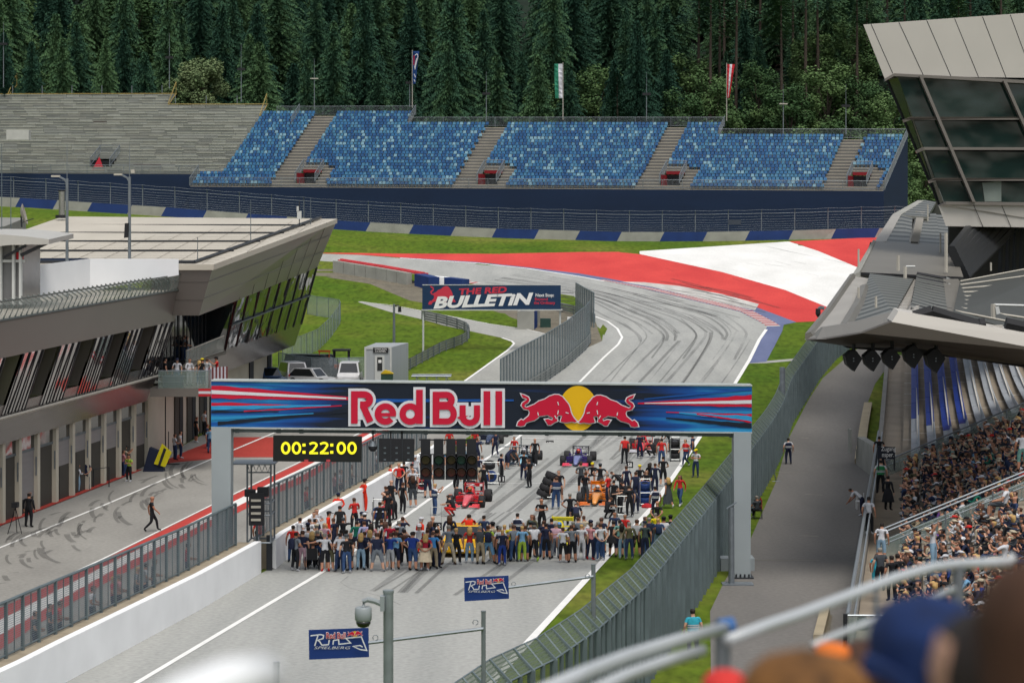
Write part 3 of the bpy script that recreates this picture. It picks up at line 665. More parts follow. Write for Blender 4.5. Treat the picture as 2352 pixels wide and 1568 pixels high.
for i, (u, Y, s_) in enumerate([(1604, 372, 1), (1630, 368, 1), (1652, 375, 1), (1690, 370, 1), (1664, 390, .9), (1795, 372, 1), (1822, 384, .9), (1880, 378, 1), (1712, 395, .8), (1850, 372, 1.05), (1910, 390, 1), (1968, 375, 1), (1990, 380, .9), (2040, 385, .9), (2080, 372, 1), (2165, 378, 1), (2230, 372, 1), (2300, 380, 1), (1745, 400, .9), (1420, 350, .78), (2200, 370, 1)]):
    plant(pines, i, (u-CX)*Y/F, Y, s_, 'tall pine with a bare trunk %s' % ('rising beside the green flag' if u < 1500 else 'behind the red white flag' if u < 1720 else 'left of the glass tower' if u < 1950 else 'behind the glass tower'), 'bare trunked pines in the forest gap')
for i, (u, vt, Y, s_, k) in enumerate([(1575, 110, 358, 1.25, 2), (1640, 90, 360, 1.3, 2), (1700, 170, 352, 1.1, 0), (1545, 210, 350, .9, 1), (1760, 200, 352, .95, 0), (1815, 130, 358, 1.25, 2), (1850, 190, 354, 1.1, 0), (1900, 100, 362, 1.35, 2), (1935, 170, 356, 1.2, 0), (1985, 110, 362, 1.3, 2), (2000, 190, 352, 1.1, 0),
    (2040, 170, 356, 1.2, 2), (1720, 235, 346, .9, 1), (1800, 240, 346, .95, 1), (1870, 240, 346, .95, 1), (1960, 240, 346, .95, 1), (2060, 240, 348, 1, 1), (2120, 20, 372, 1.2, 0), (2100, 300, 345, 1, 1), (2085, 380, 340, .9, 1), (2130, 360, 345, 1.1, 0), (2300, 10, 372, 1.2, 2), (1590, 60, 372, 1.3, 2), (1680, 120, 364, 1.2, 0), (1740, 110, 368, 1.2, 2), (1770, 160, 362, 1.1, 0), (1960, 60, 380, 1.2, 2), (1870, 60, 382, 1.3, 0), (1815, 90, 378, 1.2, 1), (2170, 120, 362, 1.2, 0), (2050, 290, 344, .9, 0), (112, 60, 360, 1.2, 2), (2200, 200, 352, 1.2, 0), (2280, 250, 352, 1.2, 2), (1660, 250, 346, .8, 1), (1600, 225, 348, .9, 0)]):
    z = P(u, vt, Y).z-{0: 11, 1: 8, 2: 13.5}[k]*s_; x = (u-CX)*Y/F
    plant(decs, k, x, Y, s_, 'light green broadleaf tree %s' % ('pale against the spruces at the far left' if u < 300 else 'low above the right blue seats' if vt > 180 and u < 2000 else 'high beside the red white flag' if u < 2000 else 'around the glass tower'), 'light green broadleaf trees', min(z, zg(x, Y)))
for i in range(46):
    u = rt.uniform(1560, 2360); Y = rt.uniform(362, 412); s_ = rt.uniform(.28, .5)
    plant(sprs, i, (u-CX)*Y/F, Y, s_, 'small young spruce growing under the bare pines %s' % where(u), 'young spruces under the bare pines')
plant(wil, 0, P(466, 200, 352).x, 352, 1.1, 'round grey green willow bush behind the grey bench stand', 'willow bushes', P(466, 150, 352).z-9.2)
plant(wil, 1, P(405, 200, 351).x, 351, 1.0, 'smaller grey green willow bush left of the round one', 'willow bushes', P(405, 176, 351).z-6.3)
# ================= PIT BUILDING (left) ========================================================
PA, PB = -37.4, .0935
def pl(u, v, e):
    Y = (PA+e)/((u-CX)/F-PB); return P(u, v, Y)
class Line:
    def __init__(s, p, q, e): s.p, s.q = pl(*p, e), pl(*q, e)
    def at(s, Y): return s.p+(s.q-s.p)*((Y-s.p.y)/(s.q.y-s.p.y))
TAU = mat('taupe_cladding', '#86807b', .35, .05, .15, metal=.35, spec=.5); TAUG = mat('taupe_gloss', '#7c7573', .2, .05, .15, metal=.6, spec=.6)
PIER = mat('pier_concrete', '#d2cab8', .8, .08, .6); PIERD = mat('door_beige', '#4a463f', .8, .1, .5); FRAM = mat('window_frame', '#6a6460', .4, .05, metal=.4)  # PIERD: dark brown with the shade of the garage recesses put into the colour
def glassy(name, col, rough, metal, wav):
    m = mat(name, col, rough, 0, metal=metal, spec=.8); t, b = nodes_of(m)
    tc = N(t, 'ShaderNodeTexCoord'); n = N(t, 'ShaderNodeTexNoise'); n.inputs['Scale'].default_value = .35; n.inputs['Detail'].default_value = 1.5
    bp = N(t, 'ShaderNodeBump'); bp.inputs['Strength'].default_value = wav; bp.inputs['Distance'].default_value = .3
    t.links.new(tc.outputs['Object'], n.inputs[0]); t.links.new(n.outputs[0], bp.inputs['Height']); t.links.new(bp.outputs[0], b.inputs['Normal']); return m
MIRR = glassy('mirror_panel', (.47, .47, .48), .07, 1.0, .3); MIRD = glassy('dark_mirror_panel', (.016, .018, .02), .05, 0, .8)
DGL = glassy('dark_glass', (.006, .009, .012), .05, 0, .1)
GLAS = glassy('balustrade_glass', (.25, .32, .3), .08, 0, .1); nodes_of(GLAS)[1].inputs['Alpha'].default_value = .35
SHUT = mat('roller_shutter', '#8f8c8c', .5, .06, 8, stretch=(.05, .05, 1)); FIN = mat('dark_fin', (.02, .02, .025), .4, .1)
ROOFM = mat('light_roof', '#c9c2b4', .6, .07, .25, stretch=(1, .4, 1)); WTARP = mat('white_tarp', (.82, .83, .85), .7, .05, .3)
LT = Line((0, 693), (429, 628), 2.9); LB = Line((0, 739), (420, 666), 2.6); LW = Line((0, 823.6), (401, 737.7), 2.1)
LS = Line((0, 956), (363, 858.4), 1.05); LG = Line((0, 1021), (338, 920), .3); YA0, YA1 = 92.0, 150.5
pa = thing('pit_building', 'long taupe pit building with leaning mirrored windows above open garages', 'building', (-30, 120, 0))
def band(L1, L2, y0, y1, m, name, parent, th=.25, n=1):
    mb = MB()
    for k in range(n):
        a, b = lerp(y0, y1, k/n), lerp(y0, y1, (k+1)/n); mb.prism([L1.at(a), L1.at(b), L2.at(b), L2.at(a)], (-th, 0, 0))
    return mb.build(name, m, parent)
band(LB, LW, YA0, YA1, TAU, 'fascia', pa)
mb = MB(); y = YA0
gl = band(LT, LB, YA0, YA1, GLAS, 'glass_balustrade', pa, .03)
mb = MB(); mb.tube([LT.at(YA0), LT.at(YA1)], .035, 5); mb.tube([LB.at(YA0)+V((.06, 0, .05)), LB.at(YA1)+V((.06, 0, .05))], .08, 5)
y = YA0
while y < YA1:
    p, q = LB.at(y)+V((-.1, 0, .1)), LT.at(y); q = lerp(p, q, .62); mb.tube([p, q, q+V((-.5, .1, .35))], .045, 4); y += .92
mb.build('balustrade_frame', mat('olive_steel', '#4b524e', .5, .1), pa)
# window band
uu = [-30, 12, 52.7, 101, 137.7, 184.6, 219.7, 259.3, 293, 328, 359, 397]; isdark = [0, 1, 0, 1, 0, 1, 0, 1, 0, 1, 0]
def yat(L, u):
    lo, hi = 60, 220
    for _ in range(30):
        m_ = (lo+hi)/2; p = L.at(m_)
        if CX+F*p.x/p.y < u: lo = m_
        else: hi = m_
    return lo
ys = [yat(LW, u) for u in uu]; ys = [YA0, YA0+5, YA0+8.5]+ys[0:]; isdark = [0, 1, 0]+isdark
for i in range(len(ys)-1):
    a, b = ys[i], ys[i+1]
    if b-a < .5: continue
    mb = MB(); off = V((-.9, 0, 0)) if isdark[i] else V((0, 0, 0))
    mid = lambda y, s_: lerp(LS.at(y), LW.at(y), s_)
    if isdark[i]:
        mb.prism([LW.at(a)+off, LW.at(b)+off, mid(b, .18)+off, mid(a, .18)+off], (-.1, 0, 0), 0); w_ = mb.build('window', DGL, pa)
        mb = MB(); mb.prism([mid(a, .18), mid(b, .18), LS.at(b), LS.at(a)], (-.12, 0, 0)); mb.prism([mid(b, .18), LW.at(b), LW.at(b)+off, mid(b, .18)+off], (0, .08, 0)); mb.build('window_sill', TAUG, w_)
    else:
        mb.prism([LW.at(a), LW.at(b), LS.at(b), LS.at(a)], (-.12, 0, 0)); w_ = mb.build('mirror_panel', MIRR, pa)
        for k in range(4):
            y = lerp(a+.12, b-.12, k/3); f = MB(); p, q = LW.at(y), LS.at(y)-V((0, 0, .15)); f.hexa([q+V((0, -.04, 0)), q+V((.07, -.04, 0)), q+V((.07, .04, 0)), q+V((0, .04, 0)), p+V((0, -.04, 0)), p+V((.07, -.04, 0)), p+V((.07, .04, 0)), p+V((0, .04, 0))]); f.build('fin', FIN, w_)
mb = MB(); mb.tube([LS.at(YA0)+V((.08, 0, -.1)), LS.at(YA1)+V((.08, 0, -.1))], .09, 5); mb.build('sill_rail', CONL, pa)
band(LS, LG, YA0, YA1+.2, TAUG, 'lower_band', pa)
mb = MB(); mb.prism([LT.at(YA1)+V((-.3, 0, -.9)), LB.at(YA1), LW.at(YA1), LS.at(YA1), LG.at(YA1), LG.at(YA1)+V((-6, 0, 0)), LT.at(YA1)+V((-6, 0, -.9))], (0, .15, 0)); mb.build('end_wall', TAU, pa)
mb = MB(); mb.slab(LB.at(YA0)+V((-.2, 0, .05)), LB.at(YA1)+V((-.2, 0, .05)), LB.at(YA1)+V((-26, 0, .05)), LB.at(YA0)+V((-26, 0, .05)), (0, 0, -.3)); mb.build('roof', ROOFM, pa)
mb = MB(); mb.slab(LG.at(YA0), LG.at(YA1), LG.at(YA1)+V((-8, 0, 0)), LG.at(YA0)+V((-8, 0, 0)), (0, 0, .12)); mb.build('soffit', FRAM, pa)
def pw(Y, e, z): return V((PA+PB*Y+e, Y, z))
# garages: piers and bays
pu = [6, 44, 86, 128.6, 166.7, 203.6, 239, 273.8, 308, 339]; bl = lambda u: interp([(-60, 1229), (0, 1206), (316, 1082), (345, 1071)], u)
py = [pl(u, bl(u), 0).y for u in pu]; st = py[3]-py[2]; py = [py[0]-st*2, py[0]-st]+py
shut = [.5, .2, 0, .75, .0, .42, .28, .22, .42, .05, .55]
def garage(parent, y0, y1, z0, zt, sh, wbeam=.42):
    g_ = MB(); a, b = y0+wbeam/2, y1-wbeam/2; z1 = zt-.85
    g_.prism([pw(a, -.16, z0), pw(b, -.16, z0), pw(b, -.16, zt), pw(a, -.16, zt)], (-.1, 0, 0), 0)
    d = g_.build('garage_door', PIERD if sh < .1 else BLK, parent)  # shallow dark panel paints the shade inside the open bay
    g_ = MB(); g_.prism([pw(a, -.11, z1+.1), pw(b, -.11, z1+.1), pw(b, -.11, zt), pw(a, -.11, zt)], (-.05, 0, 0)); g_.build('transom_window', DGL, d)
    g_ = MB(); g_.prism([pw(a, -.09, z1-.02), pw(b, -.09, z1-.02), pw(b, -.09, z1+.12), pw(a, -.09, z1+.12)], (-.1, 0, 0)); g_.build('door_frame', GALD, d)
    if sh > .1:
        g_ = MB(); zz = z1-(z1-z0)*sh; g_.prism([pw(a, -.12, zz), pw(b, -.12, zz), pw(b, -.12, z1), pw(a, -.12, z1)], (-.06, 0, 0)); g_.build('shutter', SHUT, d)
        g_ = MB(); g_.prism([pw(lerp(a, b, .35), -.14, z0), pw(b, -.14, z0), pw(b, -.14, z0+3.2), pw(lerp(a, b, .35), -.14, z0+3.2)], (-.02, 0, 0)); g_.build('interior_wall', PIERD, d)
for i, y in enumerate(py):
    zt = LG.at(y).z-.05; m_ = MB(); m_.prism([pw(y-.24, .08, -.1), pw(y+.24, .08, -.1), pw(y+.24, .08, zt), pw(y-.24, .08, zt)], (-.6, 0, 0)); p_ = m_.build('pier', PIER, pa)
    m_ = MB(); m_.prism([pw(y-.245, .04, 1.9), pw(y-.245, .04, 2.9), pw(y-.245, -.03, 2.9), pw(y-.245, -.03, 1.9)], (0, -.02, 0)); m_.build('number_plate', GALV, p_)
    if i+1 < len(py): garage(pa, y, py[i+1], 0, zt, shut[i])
mb = MB(); mb.prism([pw(92, .2, .04), pw(150, .2, .04), pw(150, -.5, .04), pw(92, -.5, .04)], (0, 0, .03)); tag(mb.build('red_kerb_line', REDD), kind='structure')
mb = MB(); mb.prism([pw(py[0], -.5, -.2), pw(150.5, -.5, -.2), pw(150.5, -.5, 4.2), pw(py[0], -.5, 4.2)], (-8, 0, 0)); mb.build('wall', PIERD, pa)
# ---- far block with the big light roof ------------------------------------------------------
pb = thing('pit_building_wing', 'pit building wing with light roof and leaning reflective glass end, beyond the white screens', 'building', (-22, 170, 0))
Y2 = 194.6
tip = P(774.6, 502.8, Y2); nrc = pl(490.7, 607.3, 5.0); fyb = nrc.y
fl_, fb_ = P(395, 607.3, fyb), P(457, 724.5, fyb+1); fbl = P(385, 724.5, fyb+1)
frt, frb = P(543, 690.8, pl(543, 690.8, 3.3).y), P(727.7, 614.7, Y2)
rl_, rn_ = V((-36.5, Y2, 16.25)), V((-36.5, fyb, 12.9))
mb = MB(); mb.prism([nrc, tip, rl_, rn_], (0, 0, -.35)); rf = mb.build('roof', ROOFM, pb)
def onr(x, y):
    t = (y-fyb)/(Y2-fyb); return lerp(nrc.z, tip.z, t)+.012
mb = MB()
for i in range(1, 5):
    y = lerp(fyb, Y2, (i+.2)/5.2); x1 = lerp(nrc.x, tip.x, (y-fyb)/(Y2-fyb)); mb.hexa([(-36, y, onr(0, y)), (x1-1, y, onr(0, y)), (x1-1, y+.25, onr(0, y)), (-36, y+.25, onr(0, y))]+[(-36, y, onr(0, y)+.12), (x1-1, y, onr(0, y)+.12), (x1-1, y+.25, onr(0, y)+.12), (-36, y+.25, onr(0, y)+.12)])
mb.tube([nrc+V((-1.3, .6, .15)), tip+V((-1.3, -.5, .15))], .12, 5); mb.tube([nrc+V((-1.3, .6, .15)), V((-30, fyb+.6, onr(0, fyb)+.15))], .1, 5)
mb.build('roof_gutter', DKST, rf)
mb = MB()
for k in range(1, 26):
    y = lerp(fyb, Y2, k/26); x1 = lerp(nrc.x, tip.x, k/26); z = onr(0, y)+.004; mb.box(-36, x1-.4, y, y+.05, z-.01, z)
for k in range(1, 13):
    x = -36.3+k*1.7; y0 = fyb+.5
    if x > nrc.x: y0 = lerp(fyb, Y2, (x-nrc.x)/(tip.x-nrc.x))+.8
    if y0 < Y2: mb.hexa([(x, y0, onr(0, y0)), (x+.05, y0, onr(0, y0)), (x+.05, Y2, onr(0, Y2)), (x, Y2, onr(0, Y2)), (x, y0, onr(0, y0)+.006), (x+.05, y0, onr(0, y0)+.006), (x+.05, Y2, onr(0, Y2)+.006), (x, Y2, onr(0, Y2)+.006)])
mb.build('panel_joints', mat('joint_grey', '#9a9488', .7, .1), rf)
mb = MB(); mb.prism([nrc, fb_, fbl, fl_], (0, .4, 0)); mb.build('end_fascia', TAU, pb)
mb = MB()
for z_ in (.35, .7):
    a, b = lerp(fl_, fbl, z_), lerp(nrc, fb_, z_); mb.prism([a, b, b+V((0, 0, .05)), a+V((0, 0, .05))], (0, -.02, 0))
mb.build('cladding_joint', FRAM, pb)
mb = MB(); mb.add([nrc, tip, frb, frt, fb_], [(0, 1, 2, 3, 4)]); o = V((-.3, .1, 0)); mb.add([p+o for p in (nrc, tip, frb, frt, fb_)], [(4, 3, 2, 1, 0)]); mb.build('side_fascia', TAU, pb)
mb = MB()
for t_ in (.33, .66):
    a, b = lerp(nrc, fb_, t_), lerp(tip, frb, t_); mb.tube([a+V((.02, 0, 0)), lerp(a, b, .5)+V((.06, 0, 0)), b+V((.02, 0, 0))], .025, 4)
for k in range(1, 9):
    t_ = k/9; p = lerp(nrc, tip, t_); q = lerp(frt, frb, max(0, t_*1.25-.25)) if t_ > .2 else lerp(fb_, frt, t_/.2); mb.tube([p+V((.02, 0, 0)), q+V((.02, 0, 0))], .018, 4)
mb.build('cladding_joint', FRAM, pb)
# windows of the wing
w1, w2 = pl(516.8, 803, 2.1), P(692.6, 742.7, Y2); ee = P(676.5, 793, Y2); e1 = pl(517, 853.5, 1.5)
def wq(t0, t1, s0, s1, off=0):
    tp = lambda t: lerp(frt, frb, t); bt = lambda t: lerp(w1, w2, t)
    q = lambda t, s_: lerp(tp(t), bt(t), s_)+V((off, 0, 0)); return [q(t0, s0), q(t1, s0), q(t1, s1), q(t0, s1)]
n = 8
for k in range(n):
    for (s0, s1) in ((0, .49), (.51, 1)):
        m_ = MB(); m_.prism(wq(k/n+.004, (k+1)/n-.004, s0, s1), (-.1, 0, 0)); m_.build('window', MIRD, pb)
for k in range(n+1):
    m_ = MB(); a, b, c, d = wq(min(k/n, .995), min(k/n+.003, 1), -.01, 1.02, .02); m_.prism([a, b, c, d], (.06, 0, 0)); m_.build('fin', FIN, pb)
m_ = MB(); a, b, c, d = wq(0, 1, .488, .512, .02); m_.prism([a, b, c, d], (.12, 0, 0)); m_.build('transom', GALD, pb)
mb = MB(); ext = w1+(w1-w2)*.42; exe = e1+(e1-ee)*.42
mb.prism([ext, w2, ee, exe], (-.3, 0, 0)); mb.build('lower_band', TAUG, pb)
mb = MB(); mb.prism([tip, frb, w2, ee, ee+V((-14, 0, 0)), tip+V((-14, 0, 0))], (0, .3, 0)); mb.build('far_end_wall', TAU, pb)
# dark recess and its balcony
mb = MB(); q0, q1 = fbl+V((-.5, .5, 0)), frt+V((-2.2, 0, .1)); zz = ext.z-1.2
mb.prism([V((q0.x-1, q0.y, q0.z)), q1, V((q1.x, q1.y, zz)), V((q0.x-1, q0.y, zz))], (-.1, .1, 0)); mb.prism([frt+V((-.1, 0, 0)), q1, V((q1.x, q1.y, zz)), w1], (0, .1, 0)); mb.build('recessed_glazing', DGL, pb)
mb = MB()
for k in range(12):
    t_ = k/11; p = lerp(q0, q1, t_)+V((.1, 0, 0)); mb.cyl(V((p.x, p.y, zz)), p, .05, n=4)
mb.build('glazing_bars', FIN, pb)
mb = MB(); bt = [pl(428, 805, 2.4), pl(514, 771, 2.6)]; bb = [pl(428, 834, 2.2), pl(514, 806, 2.2)]
mb.prism([bt[0], bt[1], bb[1], bb[0]], (-.04, 0, 0)); mb.build('glass_balustrade', GLAS, pb); mb = MB(); mb.tube([bt[0], bt[1]], .05, 5); mb.build('handrail', CONL, pb)
mb = MB(); mb.prism([pl(395, 846, 2.1), pl(520, 806, 2.1), pl(520, 806, -2), pl(395, 846, -2)], (0, 0, -.2)); mb.build('terrace_floor', FRAM, pb)
# ground floor of the wing
def gl_(Y): return zg(PA+PB*Y, Y)
mb = MB(); ya, yb = 151.0, 194.2; ztop = lambda Y: lerp(exe.z, ee.z, (Y-exe.y)/(ee.y-exe.y))
mb.prism([pw(yb, -.2, gl_(yb)-.5), pw(yb, -.2, ztop(yb)), pw(ya, -.2, ztop(ya)), pw(ya, -.2, gl_(ya)-.5)], (-10, 0, 0)); mb.build('wall', PIER, pb)
mb = MB(); mb.prism([exe, ee, ee+V((-6, 0, 0)), exe+V((-6, 0, 0))], (0, 0, .1)); mb.build('soffit', FRAM, pb)
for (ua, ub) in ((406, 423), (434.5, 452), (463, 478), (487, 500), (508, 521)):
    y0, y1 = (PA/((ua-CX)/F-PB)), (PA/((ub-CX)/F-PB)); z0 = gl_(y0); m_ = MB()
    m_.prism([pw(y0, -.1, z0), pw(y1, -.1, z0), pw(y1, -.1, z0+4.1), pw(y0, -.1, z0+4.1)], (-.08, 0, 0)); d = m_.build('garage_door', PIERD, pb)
    m_ = MB(); m_.prism([pw(lerp(y0, y1, .55), -.06, z0), pw(y1, -.06, z0), pw(y1, -.06, z0+4.1), pw(lerp(y0, y1, .55), -.06, z0+4.1)], (-.02, 0, 0)); m_.build('door_opening', BLK, d)  # black panel paints the dark of the open doorway
for (ua, ub) in ((577, 586), (619, 626)):
    y0, y1 = (PA/((ua-CX)/F-PB)), (PA/((ub-CX)/F-PB)); m_ = MB(); m_.prism([pw(y0, -.1, gl_(y0)), pw(y1, -.1, gl_(y0)), pw(y1, -.1, gl_(y0)+3.3), pw(y0, -.1, gl_(y0)+3.3)], (-.08, 0, 0)); m_.build('door', DKST, pb)
# podium balcony
bal = thing('podium_balcony', 'small glass fronted balcony with a flag plate jutting from the pit building corner', 'balcony', (-22, 149, 5))
s0, s1, s2, s3 = P(352, 891.5, 148), P(485.5, 891.5, 148), P(474, 884, 153), P(352, 884, 153)
mb = MB(); z0 = s0.z; sl = [(s0.x-.2, 148, z0), (s1.x, 148, z0), (s1.x, 153, z0), (s0.x-.2, 153, z0)]; mb.prism(sl, (0, 0, -.52)); mb.build('slab', TAU, bal)
mb = MB(); mb.box(s0.x+.3, s1.x-.2, 148.03, 148.06, z0, z0+1.05); mb.box(s1.x-.2, s1.x-.17, 148.05, 153, z0, z0+1.05); mb.build('glass_panel', GLAS, bal)
mb = MB(); mb.tube([(s0.x+.3, 148.05, z0+1.08), (s1.x-.2, 148.05, z0+1.08), (s1.x-.2, 153, z0+1.08)], .03, 5)
for h in (.4, .75): mb.tube([(s0.x+.3, 148.05, z0+h), (s1.x-.2, 148.05, z0+h)], .012, 4)
mb.build('handrail', GALV, bal)
mb = MB(); p = P(470, 901, 147.97); mb.box(p.x-.38, p.x+.38, 147.96, 147.99, p.z-.24, p.z-.08, 0); mb.box(p.x-.38, p.x+.38, 147.96, 147.99, p.z-.08, p.z+.08, 1); mb.box(p.x-.38, p.x+.38, 147.96, 147.99, p.z+.08, p.z+.24, 0); mb.build('flag_plate', [FLM[3], FLM[1]], bal)
mb = MB(); x0 = P(383, 870, 148.6).x; mb.box(x0-.2, P(420, 870, 148.6).x, 148.5, 149.2, z0, z0+.75); tag(mb.build('podium_box', mat('podium_navy', '#1d2f52', .5, .08)), 'dark blue podium box behind the glass of the balcony', 'podium')
mb = MB()
for k in range(12):
    a = lerp(P(474, 891, 148.4), P(523, 886, 153), k/12); b = lerp(P(474, 891, 148.4), P(523, 886, 153), (k+1)/12); h = V((0, 0, 1.25)); mb.prism([a, b, b+h, a+h], (-.04, 0, 0), k % 2)
tag(mb.build('striped_screen', [FLM[1], mat('dark_red', '#7c2c2c', .6, .05)]), 'screen of white and dark red stripes at the right end of the balcony', 'screen')
# ---- things on the roofs --------------------------------------------------------------------
def scr(name, pts, label):
    mb = MB()
    for a, b in zip(pts, pts[1:]):
        A_, B_ = P(a[0], a[1], a[3]), P(b[0], b[1], b[3]); A2, B2 = P(a[0], a[2], a[3]), P(b[0], b[2], b[3]); n = 3
        for k in range(n): mb.prism([lerp(A_, B_, k/n), lerp(A_, B_, (k+1)/n), lerp(A2, B2, (k+1)/n), lerp(A2, B2, k/n)], (.03, .06, 0))
    return tag(mb.build(name, WTARP), label, 'screen')
scr('tarp_screen', [(50, 613, 690, 128), (205, 594, 668, 140)], 'angled white cloth screen beside the curved roof pavilion, nearer the camera')
scr('tarp_screen', [(206, 594, 668, 140.2), (409, 594.5, 632, 146)], 'straight white cloth screen in front of the light roof, behind the tall lamp')
mb = MB(); A_, B_ = P(73, 593, 150), P(203, 593, 150); mb.prism([A_, B_, B_+V((0, 0, -1.2)), A_+V((0, 0, -1.2))], (0, .1, 0)); tag(mb.build('navy_screen', NAVY), 'strip of dark blue cloth showing over the angled white screen', 'screen')
pv = thing('roof_pavilion', 'small glazed pavilion with a curved pale roof at the left edge', 'pavilion', (-28, 120, 11)); mb = MB()
Yp = 124; k = 0; ring = []
top = [(-160, 540), (-60, 538), (10, 539), (60, 543), (100, 548), (112, 550)]; bot = [(112, 561), (95, 562), (40, 561), (0, 565), (-60, 572), (-160, 576)]
mb.prism([P(u, v, Yp) for u, v in top+bot], (0, 7, .3)); mb.build('roof', mat('pavilion_roof', '#c4c2bc', .4, .05), pv)
mb = MB(); mb.prism([P(-160, 566, Yp+1), P(49, 562, Yp+1), P(49, 700, Yp+1), P(-160, 700, Yp+1)], (0, 5, 0)); mb.build('wall', mat('pavilion_glass', '#77787a', .25, .15, .5), pv)
mb = MB(); mb.tube([P(112, 556, Yp+.4), P(48, 586, Yp+.6)], .1, 5); mb.tube([P(60, 563, Yp+.3), P(10, 590, Yp+.6)], .08, 5); mb.build('strut', DKST, pv)
for u in (1, 31, 47): m_ = MB(); m_.cyl(P(u, 563, Yp+.8), P(u, 700, Yp+.8), .1, n=5); m_.build('mullion', WHST, pv)
m_ = MB(); m_.box(P(-160, 600, Yp).x, P(49, 600, Yp).x, Yp+.85, Yp+.95, P(0, 603, Yp).z, P(0, 597, Yp).z); m_.build('sill', WHST, pv)
m_ = MB(); m_.box(P(30, 600, Yp).x, P(46, 600, Yp).x, Yp+.86, Yp+.94, P(0, 596, Yp).z, P(0, 580, Yp).z); m_.build('red_notice', FLM[3], pv)
def lamp(u, vtip, varm, vb, Y, label, arm=-1, spk=False):
    t = thing('street_lamp', label, 'street lamp', P(u, vb, Y), 'double height street lamps on the pit roof'); s_ = F/Y
    mb = MB(); mb.cyl(P(u, vb+25, Y), P(u, varm+8, Y), 3.9/s_, 3.2/s_, 8); mb.cyl(P(u, varm+8, Y), P(u, vtip, Y), .025, .015, 5); mb.build('pole', GALV, t)
    mb = MB(); mb.tube([P(u, varm+20, Y), P(u-6, varm+10, Y), P(u-18, varm+4, Y)], 2.2/s_, 5); mb.build('arm', GALV, t)
    mb = MB(); p = P(u-26, varm+3, Y); mb.box(p.x-.25, p.x+.25, Y-.12, Y+.12, p.z-.05, p.z+.06); mb.build('lamp_head', CONL, t)
    mb = MB(); mb.box(P(u+4, 0, Y).x, P(u+12, 0, Y).x, Y-.15, Y+.15, P(0, varm, Y).z, P(0, varm-8, Y).z)
    if spk: mb.build('camera', CONL, t)
lamp(154, 331, 402, 664, 139, 'tall street lamp with a thin antenna in front of the angled white screen')
lamp(297.5, 333, 398, 645, 145, 'tall street lamp with a camera box and a black loudspeaker', spk=True)
mb = MB(); p = P(289.5, 530, 144.9); mb.obox(p+V((0, 0, -.42)), (.11, 0, .01), (0, .12, 0), (.05, 0, .88)); tag(mb.build('loudspeaker', BLK), 'black loudspeaker fixed to the street lamp pole', 'loudspeaker')
ch = thing('steel_chimney', 'shiny steel flue standing on the light roof', 'chimney', P(142, 503, 190)); mb = MB(); mb.cyl(P(142, 501, 190), P(142, 440, 190), .24, n=12); mb.build('flue', mat('stainless', (.6, .6, .6), .2, .1, metal=1), ch); mb = MB(); mb.cyl(P(142, 501, 190), P(142, 494, 190), .5, n=12); mb.cyl(P(142, 440, 190), P(142, 437, 190), .3, n=12); mb.build('collar', BLK, ch)
ds = thing('satellite_dish', 'pale satellite dish seen from the side at the left edge of the light roof', 'satellite dish', P(54, 522, 165)); mb = MB(); c = P(57, 492, 165); R_ = .72
rings = []
for k in range(6):
    q = k/5; rings.append([c+V((-.28+.28*q*q, math.cos(a)*R_*q*.55, math.sin(a)*R_*q))+V((.18*math.sin(a)*q*-1, 0, 0)) for a in [2*math.pi*i/16 for i in range(16)]])
mb.loft(rings, cap=False); o = mb.build('dish', mat('dish_grey', '#a09b94', .5, .05), ds); sm = o.modifiers.new('t', 'SOLIDIFY'); sm.thickness = .03
mb = MB(); mb.tube([c+V((-.25, 0, -.1)), P(50, 522, 165)], .06, 5); mb.tube([c+V((-.1, 0, -.5)), P(78, 502, 165)], .02, 4); mb.tube([P(50, 512, 165), P(78, 502, 165)], .02, 4); mb.build('bracket', DKST, ds)
for i, (u, v0, v1, Y, lb) in enumerate([(454, 545, 609, 150, 'thin lightning rod at the near right corner of the light roof'), (576, 459, 577, 168, 'tall thin lightning rod midway along the light roof edge'), (713.7, 455, 516, 185, 'thin lightning rod near the far tip of the light roof'), (4, 330, 700, 130, 'very tall thin antenna mast at the left edge'), (25, 405, 560, 150, 'thin wire mast between the left edge and the satellite dish')]):
    mb = MB(); mb.cyl(P(u, v1, Y), P(u, v0, Y), .035, .02, 5); tag(mb.build('lightning_rod', GALD), lb, 'lightning rod')
mb = MB(); Y = 181; mb.cyl(P(687.6, 520, Y), P(687.6, 462, Y), .04, n=5, mi=1); p = P(687.6, 500, Y); mb.box(p.x-.16, p.x+.16, Y-.1, Y+.1, p.z-.1, p.z+.5); p = P(684, 483, Y); mb.box(p.x-.08, p.x+.08, Y-.1, Y+.1, p.z-.1, p.z+.3); tag(mb.build('radio_antenna', [WHST, DKST]), 'white radio antenna box on a short dark mast on the light roof', 'antenna')
mb = MB(); mb.prism([P(-200, 545, 170), P(10, 520, 195), P(60, 500, 200), P(-200, 498, 200)], (0, 0, -3)); tag(mb.build('side_roof', mat('grey_roof', '#8d8d88', .7, .08)), 'plain grey roof at the far left behind the pavilion', 'roof')
